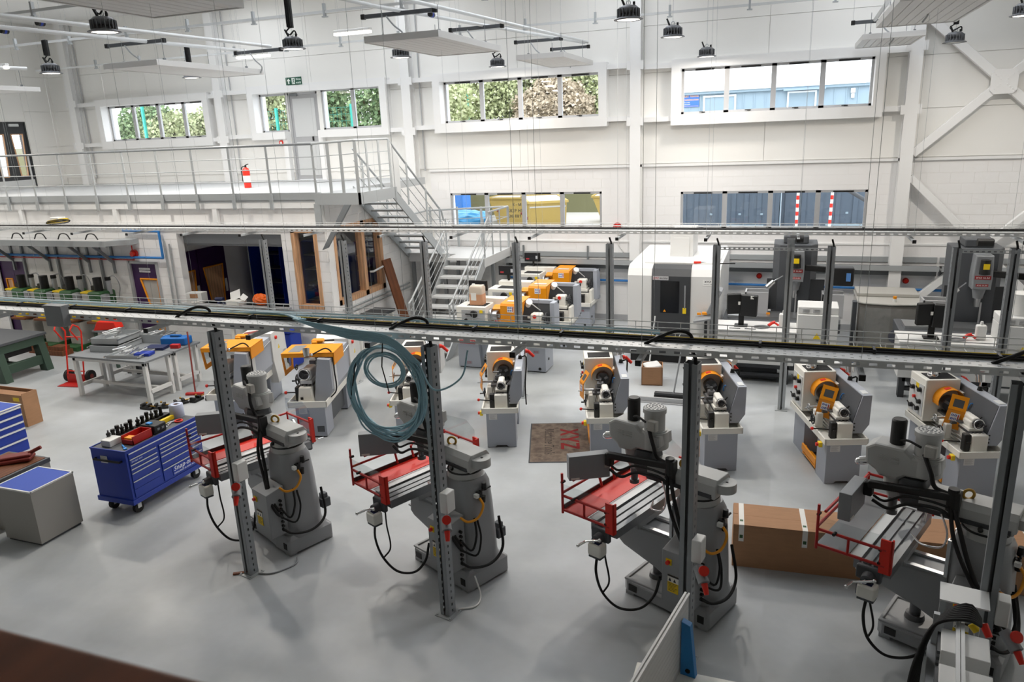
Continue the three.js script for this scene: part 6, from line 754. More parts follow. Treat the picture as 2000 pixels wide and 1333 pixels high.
function carton(label, x0, x1, d0, d1, h, turn, flap) {
  const w = x1 - x0, dd = d1 - d0, t = thing('long_carton', label, 'cardboard box', [x0, 0, -d0], turn);
  obj('body', [metreUV(bx(0, w, 0, h - 0.012, -dd, 0, 0.004))], M.card, t); obj('flap', [metreUV(bx(0.003, w - 0.003, h - 0.012, h, -dd + 0.003, -dd / 2 - 0.004)), metreUV(bx(0.003, w - 0.003, h - 0.012, h, -dd / 2 + 0.004, -0.003))], M.card, t);
  for (const q of flap) obj('parcel_tape', [bx(q, q + 0.055, h, h + 0.002, -dd, 0.002), bx(q, q + 0.055, h - 0.2, h + 0.002, 0, 0.002)], M.label, t); obj('edge_tape', bx(0.05, w - 0.1, h, h + 0.001, -dd / 2 - 0.03, -dd / 2 + 0.03), M.card, t);
  for (const q of flap) obj('tape_print', [bx(q + 0.01, q + 0.045, h - 0.16, h - 0.12, 0.002, 0.003), bx(q + 0.01, q + 0.045, h + 0.002, h + 0.003, -0.12, -0.08)], M.green, t);
}
carton('long brown cardboard box right of the third turret mill', -0.36, 1.02, 7.74, 8.25, 0.52, 4, [0.06, 0.72]); carton('long brown cardboard box behind the fourth turret mill', 1.08, 3.3, 7.9, 8.45, 0.5, 4, [0.25, 1.5]);
{ const t = thing('open_carton', 'small open cardboard box on the floor behind the brush', 'cardboard box', [-2.45, 0, -13.6], 8); obj('body', [metreUV(bx(0, 0.4, 0, 0.02, -0.4, 0)), metreUV(bx(0, 0.4, 0, 0.36, -0.015, 0)), metreUV(bx(0, 0.4, 0, 0.36, -0.4, -0.385)), metreUV(bx(0, 0.015, 0, 0.36, -0.4, 0)), metreUV(bx(0.385, 0.4, 0, 0.36, -0.4, 0))], M.card, t); obj('packing', rotd(bx(-0.16, 0.16, 0, 0.1, -0.14, 0.14, 0.04), 0.2, 0.28, -0.2, 8, 20, 6), M.whitePlastic, t); }
{ const t = thing('floor_brush', 'wide black floor brush with a grey handle standing on the ground', 'broom', [-1.75, 0, -13.0]); obj('head', [bx(-0.35, 0.35, 0.05, 0.11, -0.05, 0.05, 0.02)], M.charcoal, t); obj('bristles', bx(-0.35, 0.35, 0, 0.05, -0.06, 0.06), M.rubber, t); obj('handle', cy([0, 0.1, 0], [0.1, 0.95, -0.3], 0.015, 0.015, 8), M.greyPlastic, t); }
one('steel_trough', 'grey sheet steel trough on the floor left of the bed mill', 'trough', [exx([[-13.2, 0], [-13.7, 0], [-13.8, 0.22], [-13.78, 0.22], [-13.69, 0.015], [-13.21, 0.015], [-13.15, 0.1], [-13.16, 0.1]], -1.3, -0.62)], M.galv);
one('steel_strip', 'pale steel strip lying along the floor behind the lathes', 'strip', [B(-2.4, -0.95, 0.02, 0.1, 12.7, 12.74), B(-2.4, -0.95, 0.0, 0.02, 12.66, 12.8)], M.winFrame);
one('timber_plank', 'worn wooden plank leaning on the return wall beside the stairs', 'plank', metreUV(join(rotd(bx(-0.15, 0.15, 0, 2.0, -0.02, 0.02), -8.55, 0.01, -15.6, 0, 78, 0).translate(0, 0, 0)), 0.8).applyMatrix4(new THREE.Matrix4().makeTranslation(8.55, 0, 15.6)).applyMatrix4(new THREE.Matrix4().makeRotationZ(0.26)).applyMatrix4(new THREE.Matrix4().makeTranslation(-8.62, 0, -15.9)), M.plank);
// white work table and small items below the corner window
for (const [i, [x, d, s]] of [[-10.7, 13.35, 0.26], [-8.95, 14.0, 0.2]].entries()) { const t = thing('small_carton', ['small cardboard box of black parts under the oak window', 'small cardboard box with a bottle left of the stairs'][i], 'cardboard box', [x, 0.86, -d]); obj('box', metreUV(bx(-s / 2, s / 2, 0, s * 0.7, -s / 2, s / 2)), M.card, t); obj('contents', [cy([-0.04, s * 0.7, 0], [-0.06, s * 1.2, 0.02], 0.035, 0.03, 8), cy([0.06, s * 0.7, 0], [0.07, s * 1.1, 0], 0.03)], i ? M.whitePlastic : M.black, t); }
{ const t = thing('side_bench', 'dark topped bench along the wall left of the stairs', 'bench', [-9.24, 0, -13.75]); obj('top', B(0, 0.56, 0.8, 0.86, 0, 1.6), M.charcoal, t); for (const [x, d] of [[0.03, 0.03], [0.46, 0.03], [0.03, 1.5], [0.46, 1.5]]) obj('leg', B(x, x + 0.07, 0, 0.8, d, d + 0.06), M.cream, t); obj('rail', [B(0.06, 0.5, 0.2, 0.27, 0.04, 0.08), B(0.47, 0.52, 0.2, 0.27, 0.08, 1.5)], M.cream, t); }
{ const t = thing('wall_bench', 'dark bench against the wall below the serving hatch', 'bench', [-11.75, 0, -13.15]); obj('top', B(0, 1.25, 0.8, 0.86, 0, 0.5), M.charcoal, t); for (const [x, d] of [[0.03, 0.03], [1.14, 0.03], [0.03, 0.4], [1.14, 0.4]]) obj('leg', B(x, x + 0.07, 0, 0.8, d, d + 0.06), M.cream, t); }
one('blue_drum', 'dark blue waste bin behind the hooded lathes', 'bin', [B(-10.4, -9.95, 0.02, 0.8, 12.95, 13.35, 0.05), B(-10.43, -9.92, 0.8, 0.86, 12.92, 13.38, 0.02)], M.blue);
// things on the hatch sill
{ const t = thing('white_carton', 'torn white box with brown lining at the left of the hatch', 'box', [-13.1, 1.2, -MZ - 0.05], 10); obj('body', [bx(-0.2, 0.2, 0, 0.24, -0.12, 0.12)], M.whitePlastic, t); obj('tear', bx(-0.1, 0.1, 0.12, 0.22, 0.12, 0.124), M.card, t); obj('loose_sheet', rotd(bx(-0.1, 0.1, 0, 0.15, 0, 0.004), 0.02, 0.01, 0.13, -20, 0, 5), M.label, t); }
{ const t = thing('parts_carton', 'open white carton of papers in the middle of the hatch', 'box', [-11.95, 1.2, -MZ - 0.02], -8); obj('body', [bx(-0.2, 0.22, 0, 0.1, -0.12, 0.12)], M.label, t); obj('flap', [rotd(bx(-0.14, 0.14, 0, 0.22, 0, 0.006), -0.05, 0.1, -0.05, -25, 15, 20), rotd(bx(-0.1, 0.1, 0, 0.14, 0, 0.006), 0.14, 0.1, -0.06, -40, -10, -20)], M.whitePlastic, t); }
one('orange_bag', 'crumpled orange plastic bag on the hatch sill', 'bag', (() => { const g = new THREE.IcosahedronGeometry(1, 4), p = g.attributes.position; for (let i = 0; i < p.count; i++) { const k = 1 + 0.22 * noise.noise(p.getX(i) * 3 + 4, p.getY(i) * 3, p.getZ(i) * 3); p.setXYZ(i, p.getX(i) * 0.21 * k, Math.max(-0.12, p.getY(i) * 0.14 * k), p.getZ(i) * 0.14 * k); } g.computeVertexNormals(); return g.translate(-11.25, 1.33, -MZ - 0.05); })(), mat('bag', 0xf06a14, 0.4));
one('power_drill', 'dark power drill with red cable on the hatch sill', 'drill', [cy([-12.5, 1.3, -MZ], [-12.28, 1.32, -MZ], 0.05, 0.04, 12), bx(-12.45, -12.38, 1.2, 1.3, -MZ - 0.03, -MZ + 0.03), tb([[-12.3, 1.22, -MZ + 0.02], [-12.15, 1.22, -MZ + 0.06], [-12.0, 1.22, -MZ + 0.07]], 0.015)], M.navy);
// fire signs and extinguisher
{ const t = thing('fire_extinguisher', 'red fire extinguisher standing at the mezzanine rail', 'fire extinguisher', [-12.7, 3.73, -15.6]); obj('cylinder', new THREE.LatheGeometry([[0.001, 0], [0.085, 0.005], [0.088, 0.4], [0.075, 0.46], [0.03, 0.5], [0.001, 0.5]].map((p) => new THREE.Vector2(...p)), 20), M.red, t); obj('valve', [cy([0, 0.5, 0], [0, 0.55, 0], 0.025), ...rod([[0, 0.55, 0], [0.09, 0.58, 0]], 0.012, 6)], M.black, t); obj('hose', tb([[-0.02, 0.53, 0], [-0.1, 0.5, 0.02], [-0.11, 0.3, 0.03], [-0.1, 0.15, 0.04]], 0.012), M.black, t); obj('label', cy([0, 0.15, 0], [0, 0.3, 0], 0.0895, 0.0895, 20, true), M.label, t); }
{ const t = thing('call_point', 'small red round fire call point left of the grey door', 'alarm', [-13.62, 4.78, -ZB + 0.22]); obj('base', cy([0, 0, -0.05], [0, 0, 0], 0.07, 0.07, 16), M.red, t); obj('centre', cy([0, 0, 0], [0, 0, 0.01], 0.035, 0.035, 12), M.whitePlastic, t); }
T.exit = canvasTex(256, 96, (c) => { c.fillStyle = '#14513c'; c.fillRect(0, 0, 256, 96); c.fillStyle = '#eef5ee'; c.beginPath(); c.moveTo(46, 14); c.lineTo(76, 46); c.lineTo(56, 46); c.lineTo(56, 84); c.lineTo(36, 84); c.lineTo(36, 46); c.lineTo(16, 46); c.fill(); c.fillRect(96, 10, 50, 76); c.fillStyle = '#14513c'; c.beginPath(); c.arc(124, 28, 9, 0, 7); c.fill(); c.fillRect(114, 38, 14, 24); c.fillRect(106, 60, 10, 20); c.fillRect(124, 60, 16, 8); c.fillStyle = '#eef5ee'; fitText(c, 'Fire', 162, 42, 80, 34); fitText(c, 'exit', 162, 82, 80, 34); });
{ const t = thing('exit_sign', 'green fire exit sign with arrow above the mezzanine door', 'exit sign', [-12.9, 6.4, -ZB + 0.31]); decal(t, 'sign_face', 0.52, 0.2, T.exit, { p: [0, 0, 0] }); }
{ const t = thing('exit_sign', 'small green exit sign behind the corner glazing', 'exit sign', [-9.7, 2.95, -15.6]); decal(t, 'sign_face', 0.5, 0.24, canvasTex(128, 64, (c) => { c.fillStyle = '#1f9c58'; c.fillRect(0, 0, 128, 64); c.fillStyle = '#e8f6ea'; c.fillRect(80, 12, 30, 40); c.beginPath(); c.moveTo(14, 32); c.lineTo(36, 14); c.lineTo(36, 26); c.lineTo(62, 26); c.lineTo(62, 38); c.lineTo(36, 38); c.lineTo(36, 50); c.fill(); }), { p: [0, 0, 0], r: [0, 40, 0] }); }
{ const t = thing('cable_loop', 'loose coil of black and yellow cable on the back tray', 'cable', [-16.0, 3.16, -12.85]); for (let k = 0; k < 4; k++) obj('loop', new THREE.TorusGeometry(0.36 - k * 0.02, 0.014, 6, 28).scale(1, 0.35, 1).rotateX(1.2 + k * 0.1).rotateZ(0.12).translate(0, 0.05 + k * 0.015, 0), k & 1 ? M.yellow : M.rubber, t); obj('driver', bx(-0.12, 0.14, 0.1, 0.16, -0.1, 0.1, 0.01), M.whitePlastic, t); }
// ------------------------------------------------------------------ wall shelf, pillar drills and benches at the left
{ const t = thing('service_shelf', 'grey steel trunking shelf on brackets above the pillar drills', 'shelf', [0, 0, 0]); obj('tray', [B(-22, -15.0, 2.58, 2.6, 13.15, MZ), B(-22, -15.0, 2.58, 2.72, 13.13, 13.16), exy([[-15.0, -13.13], [-14.55, -13.45], [-14.55, -MZ], [-15.0, -MZ]], 2.6, 2.72)], M.galv, t); for (const x of [-18.9, -17.6, -16.25, -15.45]) obj('bracket', [B(x - 0.025, x + 0.025, 1.85, 2.58, MZ - 0.05, MZ), exx([[-13.65, 2.1], [-13.65, 2.2], [-13.25, 2.58], [-13.15, 2.58]], x - 0.02, x + 0.02)], M.galvDark, t); for (const x of [-18.5, -17.3, -16.55, -15.85]) obj('drop_channel', B(x - 0.03, x + 0.03, 1.1, 2.55, MZ - 0.06, MZ), M.galvDark, t); obj('cable_loops', [-18.2, -17.4, -16.6, -15.7].map((x) => tb([[x - 0.2, 2.72, -13.4], [x - 0.1, 2.84, -13.4], [x + 0.1, 2.84, -13.4], [x + 0.2, 2.72, -13.4]], 0.015)), M.black, t); }
function pillarDrill(label, x) {
  const t = thing('pillar_drill', label, 'pillar drill', [x, 0, -13.2], 0, 'row of green pillar drills');
  obj('base', [B(-0.25, 0.25, 0, 0.12, -0.3, 0.35, 0.02)], M.green, t); obj('pillar', [cy([0, 0.1, -0.15], [0, 1.3, -0.15], 0.07, 0.07, 16)], M.steelDark, t); obj('work_table', [B(-0.24, 0.24, 0.72, 0.78, -0.25, 0.2, 0.015)], M.plank, t); obj('table_vice', [B(-0.12, 0.12, 0.78, 0.84, -0.2, 0.0, 0.01), B(-0.05, 0.05, 0.84, 0.88, -0.16, -0.04)], M.yellow, t); obj('cabinet', [B(-0.2, 0.22, 0.12, 0.68, -0.05, 0.33, 0.01)], M.boxGrey, t);
  const hd = obj('head', [B(-0.14, 0.28, 1.15, 1.5, -0.18, 0.3, 0.05), cy([0.06, 1.0, 0.08], [0.06, 1.15, 0.08], 0.05, 0.07, 14)], M.green, t); obj('motor', [cy([0.02, 1.5, -0.05], [0.02, 1.82, -0.05], 0.1, 0.1, 18), B(-0.18, -0.08, 1.5, 1.62, 0.0, 0.1, 0.01)], M.black, hd); obj('column_top', [cy([0.24, 1.4, -0.16], [0.24, 1.78, -0.16], 0.06, 0.06, 14)], M.galv, hd); obj('column_cap', cy([0.24, 1.74, -0.16], [0.24, 1.82, -0.16], 0.068, 0.068, 14), M.black, hd); obj('yellow_guard', [B(-0.44, -0.14, 1.44, 1.48, -0.1, 0.15, 0.01)], M.yellow, hd); obj('feed_housing', [B(-0.42, -0.14, 1.18, 1.44, -0.1, 0.12, 0.02)], M.boxGrey, hd); obj('feed_handle', [...rod([[-0.3, 1.25, 0.12], [-0.4, 1.12, 0.2]], 0.012, 6), sp([-0.41, 1.11, 0.21], 0.025, 8)], M.redDark, hd); obj('switch_box', B(0.28, 0.42, 1.25, 1.45, -0.16, -0.02, 0.01), M.greyPlastic, hd); obj('round_cover', cy([0.06, 1.3, 0.17], [0.06, 1.3, 0.2], 0.1, 0.1, 20), M.green, hd); obj('supply_lead', tb([[0.24, 1.82, -0.16], [0.42, 1.84, -0.2], [0.52, 1.6, -0.22], [0.45, 1.3, -0.2]], 0.012), M.greyPlastic, hd);
}
[['leftmost green pillar drill, in front of the purple double door', -18.2], ['second green pillar drill from the left', -17.42], ['third green pillar drill from the left', -16.55], ['rightmost green pillar drill beside the purple door', -15.62]].forEach(([l, x]) => pillarDrill(l, x));
[[-18.3, 12.5, 0.5], [-17.5, 12.55, 0.4], [-16.75, 12.5, 0.45]].forEach(([x, d, w], i) => one('timber_block', ['stack of rough timber offcuts left of the sack truck', 'timber offcut on the floor behind the sack truck', 'pale timber offcut beside the grinder stand'][i], 'timber', [metreUV(B(x, x + w, 0, 0.12, d, d + 0.3)), metreUV(B(x + 0.04, x + w - 0.05, 0.12, 0.22, d + 0.03, d + 0.27))], M.plank));
{ const t = thing('green_bench', 'heavy dark green steel workbench at the left edge', 'workbench', [-15.75, 0, -10.55], 0);
  obj('top', [B(-1.6, 0.06, 0.8, 0.86, -0.02, 1.2, 0.008)], M.darkGrey, t); obj('apron', [B(-1.6, 0.02, 0.62, 0.8, 0, 0.05, 0.01), B(-0.03, 0.02, 0.62, 0.8, 0, 1.15, 0.01)], M.benchGreen, t);
  for (const d of [0.0, 0.98]) obj('leg', [exz([[-0.08, 0], [0.14, 0], [0.02, 0.64], [-0.18, 0.64]], -d - 0.17, -d, 0.006)], M.benchGreen, t); for (const d of [0.0, 0.98]) obj('leg', [exz([[-1.5, 0], [-1.3, 0], [-1.3, 0.64], [-1.5, 0.64]], -d - 0.17, -d, 0.006)], M.benchGreen, t);
  obj('stretcher', [B(-0.06, 0.05, 0.16, 0.36, 0.15, 1.0, 0.01), B(-1.5, -0.06, 0.16, 0.3, 0.5, 0.6)], M.benchGreen, t); obj('drawer', [B(-1.0, -0.1, 0.48, 0.64, 0.1, 0.9, 0.01)], M.black, t); }
{ const t = thing('sack_truck', 'red tubular sack truck with two wheels', 'sack truck', [-14.1, 0, -11.05], 8);
  for (const s of [-0.2, 0.2]) obj('side_tube', [...rod([[s, 0.1, 0.05], [s, 1.1, -0.12], [s * 1.05, 1.22, -0.05], [s * 1.05, 1.3, 0.08], [s * 0.95, 1.2, 0.16], [s * 0.95, 0.95, 0.0]], 0.016, 8)], M.red, t); obj('cross_tube', [0.25, 0.55, 0.98].map((y) => cy([-0.2, y, 0.03 - y * 0.14], [0.2, y, 0.03 - y * 0.14], 0.013, 0.013, 8)), M.red, t); obj('toe_plate', [bx(-0.25, 0.25, 0.0, 0.015, 0.05, 0.32), bx(-0.22, 0.22, 0.0, 0.2, 0.04, 0.055)], M.redDark, t); for (const s of [-0.27, 0.27]) { const w = obj('wheel', [cy([s - 0.03, 0.13, -0.06], [s + 0.03, 0.13, -0.06], 0.13, 0.13, 22)], M.rubber, t); obj('hub', cy([s - 0.035, 0.13, -0.06], [s + 0.035, 0.13, -0.06], 0.05, 0.05, 14), M.redBrick, w); } }
{ for (const [i, d] of [10.38, 11.13].entries()) { const t = thing('steel_table', ['white framed steel table with a grey top, nearer of the pair', 'white framed steel table with a grey top, farther of the pair'][i], 'table', [-13.3, 0, -d], 0, 'pair of steel tables');
    obj('table_top', B(-0.04, 1.94, 0.82, 0.86, -0.05, 0.68, 0.004), M.galvDark, t); for (const [x, q] of [[0, 0], [1.8, 0], [0, 0.58], [1.8, 0.58]]) obj('leg', B(x, x + 0.08, 0, 0.82, q, q + 0.07, 0.006), M.white, t); obj('stretcher', [B(0.0, 0.05, 0.18, 0.25, 0.05, 0.6), B(1.82, 1.88, 0.18, 0.25, 0.05, 0.6), B(0.05, 1.85, 0.18, 0.24, 0.3, 0.36)], M.white, t); obj('apron', [B(0, 1.88, 0.75, 0.82, 0, 0.04), B(0, 1.88, 0.75, 0.82, 0.62, 0.65)], M.white, t); } }
// drawers and tools laid on the tables
function drawerTray(label, x, y, d, w, L, h, turn, n) { const t = thing('metal_drawer', label, 'drawer', [x, y, -d], turn, 'drawers on the steel tables'); obj('shell', [bx(0, w, 0, 0.008, -L, 0), bx(0, w, 0, h, -0.008, 0), bx(0, w, 0, h, -L, -L + 0.008), bx(0, 0.008, 0, h, -L, 0), bx(w - 0.008, w, 0, h, -L, 0)], M.galv, t); for (const a of [-0.015, w]) obj('runner', bx(a, a + 0.015, h - 0.03, h - 0.01, -L - 0.05, 0.05), M.chrome, t); for (let i = 0; i < n; i++) { const a = rr(-0.7, 0.7); obj('tool', rotd(rnd() > 0.4 ? bx(-0.012, 0.012, 0, 0.015, -0.14, 0.14, 0.003) : cy([0, 0.012, -0.13], [0, 0.012, 0.13], 0.014), rr(0.1, w - 0.1), h * 0.75 + i * 0.006, -rr(0.18, L - 0.18), 0, a / RAD, 0), [M.chrome, M.galvLight, M.steel][i % 3], t); } }
drawerTray('deep grey drawer full of tools, left of the table stack', -13.1, 0.86, 10.65, 0.66, 0.72, 0.13, 8, 3); drawerTray('grey drawer stacked on top at the left, holding white rulers', -13.15, 0.995, 10.75, 0.64, 0.7, 0.12, 8, 16); drawerTray('grey drawer at the back of the tables holding clamps', -12.75, 0.86, 11.45, 0.75, 0.36, 0.18, 4, 14); drawerTray('shallow grey drawer at the near edge of the table', -12.35, 0.86, 10.36, 0.72, 0.5, 0.06, 10, 16);
{ const t = thing('tool_case', 'bright blue plastic tool case on the far table', 'tool case', [-11.72, 0.86, -11.55], 12); obj('body', [bx(-0.28, 0.28, 0, 0.16, -0.14, 0.14, 0.03)], M.blueCase, t); obj('handle', [bx(-0.12, 0.12, 0.16, 0.2, -0.03, 0.03, 0.012)], M.blueCase, t); obj('grip_recess', bx(-0.09, 0.09, 0.155, 0.163, -0.07, 0.07), M.black, t); }
one('blue_box', 'flat royal blue box lying on the near table', 'box', rotd(bx(-0.16, 0.16, 0, 0.06, -0.11, 0.11, 0.01), -11.75, 0.86, -10.72, 0, 14, 0), M.blue); one('navy_case', 'dark blue case open on the tables beside a red tin', 'case', [rotd(bx(-0.2, 0.2, 0, 0.06, -0.13, 0.13, 0.01), -11.85, 0.86, -11.15, 0, 14, 0)], M.navy); one('red_tin', 'small red tin on the far table', 'tin', rotd(bx(-0.09, 0.09, 0, 0.08, -0.05, 0.05, 0.006), -11.5, 0.86, -11.28, 0, 14, 0), M.redDark);
one('red_tool_case', 'bright red sloping tool case behind the left drawer', 'tool case', rotd(exz([[-0.28, 0], [0.28, 0], [0.24, 0.16], [-0.16, 0.2]], -0.14, 0.14, 0.01), -14.35, 0.87, -12.25, 0, 15, 3), M.red); { const t = thing('grinder_stand', 'dark grey grinder on a pedestal left of the tables', 'grinder', [-13.35, 0, -11.95]); obj('pedestal', [B(-0.18, 0.18, 0, 0.75, -0.15, 0.15, 0.02)], M.charcoal, t); obj('body', [B(-0.3, 0.3, 0.75, 0.9, -0.14, 0.14, 0.04)], M.darkGrey, t); obj('cover', B(-0.26, 0.26, 0.9, 0.93, -0.1, 0.1, 0.01), M.card, t); obj('wheel', cy([0.3, 0.82, 0], [0.36, 0.82, 0], 0.12, 0.12, 18), M.rubber, t); }
{ const t = thing('case_stand', 'dark steel stand holding the red tool case', 'stand', [-14.35, 0, -12.25]); obj('top', bx(-0.3, 0.3, 0.82, 0.86, -0.2, 0.2), M.galvDark, t); for (const [x, z] of [[-0.25, -0.15], [0.25, -0.15], [-0.25, 0.15], [0.25, 0.15]]) obj('leg', bx(x - 0.03, x + 0.03, 0, 0.82, z - 0.03, z + 0.03), M.benchGreen, t); }
{ const t = thing('long_bar', 'rusty red steel bar leaning against the far table', 'bar', [-11.2, 0, -11.5]); obj('shaft', cy([0.25, 0.02, 0.45], [-0.15, 1.15, 0.0], 0.016, 0.016, 8), M.redBrick, t); obj('foot', rotd(bx(-0.18, 0.18, 0, 0.05, -0.04, 0.04, 0.015), 0.28, 0.0, 0.5, 0, 20, 0), M.redDark, t); }
[[-11.25, 10.12], [-11.0, 10.22], [-10.8, 10.5], [-10.62, 10.72], [-10.45, 10.9]].forEach(([x, d], i) => { const t = thing('machine_vice', 'dark steel vice with brass fittings on the floor, number ' + ['one', 'two', 'three', 'four', 'five'][i] + ' counting from the table leg', 'vice', [x, 0, -d], 30 * i, 'vices on the floor'); obj('body', [bx(-0.13, 0.13, 0, 0.05, -0.07, 0.07, 0.01), bx(-0.12, -0.07, 0.05, 0.1, -0.06, 0.06, 0.008), bx(0.02, 0.07, 0.05, 0.1, -0.06, 0.06, 0.008)], M.black, t); obj('screw', [cy([0.07, 0.06, 0], [0.2, 0.06, 0], 0.012), sp([0.0, 0.12, 0], 0.022, 8)], M.bronze, t); });
// ------------------------------------------------------------------ blue roller tool chest
{ const t = thing('roller_tool_chest', 'blue roller tool chest with white-edged drawers and lettering', 'tool chest', [-8.06, 0, -6.83]);
  const body = obj('body', [B(-0.58, 0.03, 0.17, 0.93, -0.1, 1.24, 0.006), B(-0.6, 0.045, 0.17, 0.24, -0.12, 1.26, 0.006)], M.blue, t); obj('worktop', B(-0.57, 0.02, 0.93, 0.938, -0.09, 1.23), M.darkGrey, t); obj('worktop_lip', [B(-0.585, -0.57, 0.93, 0.95, -0.1, 1.24), B(0.02, 0.035, 0.93, 0.95, -0.1, 1.24), B(-0.585, 0.035, 0.93, 0.95, -0.105, -0.09)], M.blue, t);
  const face = 0.03; const drawer = (d0, d1, y0, y1) => { const dw = obj('drawer', B(face, face + 0.012, y0, y1, d0, d1, 0.003), M.blue, t); obj('pull', B(face + 0.008, face + 0.022, y1 - 0.014, y1 - 0.003, d0 + 0.005, d1 - 0.005), M.galvLight, dw); };
  drawer(-0.06, 1.2, 0.82, 0.9); for (const [a, b] of [[0.74, 0.815], [0.68, 0.735], [0.62, 0.675], [0.5, 0.615], [0.38, 0.495], [0.26, 0.375]]) { if (a !== 0.26) drawer(-0.06, 0.4, a, b); else obj('lower_door', B(face, face + 0.012, 0.26, 0.375, -0.06, 0.4, 0.003), M.blue, t); } for (const [a, b] of [[0.76, 0.815], [0.7, 0.755], [0.64, 0.695], [0.54, 0.635], [0.44, 0.535], [0.26, 0.435]]) drawer(0.45, 1.2, a, b);
  for (const [x, d] of [[-0.48, 0.02], [-0.05, 0.02], [-0.48, 1.1], [-0.05, 1.1]]) { const c = obj('caster', [cy([x - 0.025, 0.075, -d], [x + 0.025, 0.075, -d], 0.075, 0.075, 20)], M.rubber, t); obj('fork', [B(x - 0.035, x - 0.027, 0.07, 0.17, d - 0.03, d + 0.03), B(x + 0.027, x + 0.035, 0.07, 0.17, d - 0.03, d + 0.03), B(x - 0.04, x + 0.04, 0.155, 0.17, d - 0.05, d + 0.05)], M.galvLight, c); }
  obj('push_handle', rod([[-0.5, 0.8, 0.1], [-0.5, 0.8, 0.14], [-0.05, 0.8, 0.14], [-0.05, 0.8, 0.1]], 0.015, 8), M.black, t);
  decal(t, 'chest_lettering', 0.5, 0.15, canvasTex(512, 154, (c) => { c.fillStyle = '#1637a0'; c.fillRect(0, 0, 512, 154); c.fillStyle = '#e8ecf4'; fitText(c, 'Snap-on', 20, 88, 360, 92, 'italic bold'); c.beginPath(); c.moveTo(440, 30); c.lineTo(480, 56); c.lineTo(440, 82); c.lineTo(400, 56); c.fill(); fitText(c, 'EXCELLENCE IN EVERY ACTION', 20, 138, 470, 34); }), { p: [face + 0.016, 0.345, -0.86], r: [0, 90, 0] });
  decal(t, 'name_strip', 0.22, 0.035, canvasTex(256, 40, (c) => { c.fillStyle = '#1637a0'; c.fillRect(0, 0, 256, 40); c.fillStyle = '#c8d0e4'; fitText(c, 'Snap-on', 10, 32, 220, 36, 'italic bold'); }), { p: [face + 0.016, 0.772, -0.06], r: [0, 90, 0] }); decal(t, 'end_notice', 0.12, 0.1, T.paper, { p: [-0.35, 0.8, 0.108] }); }
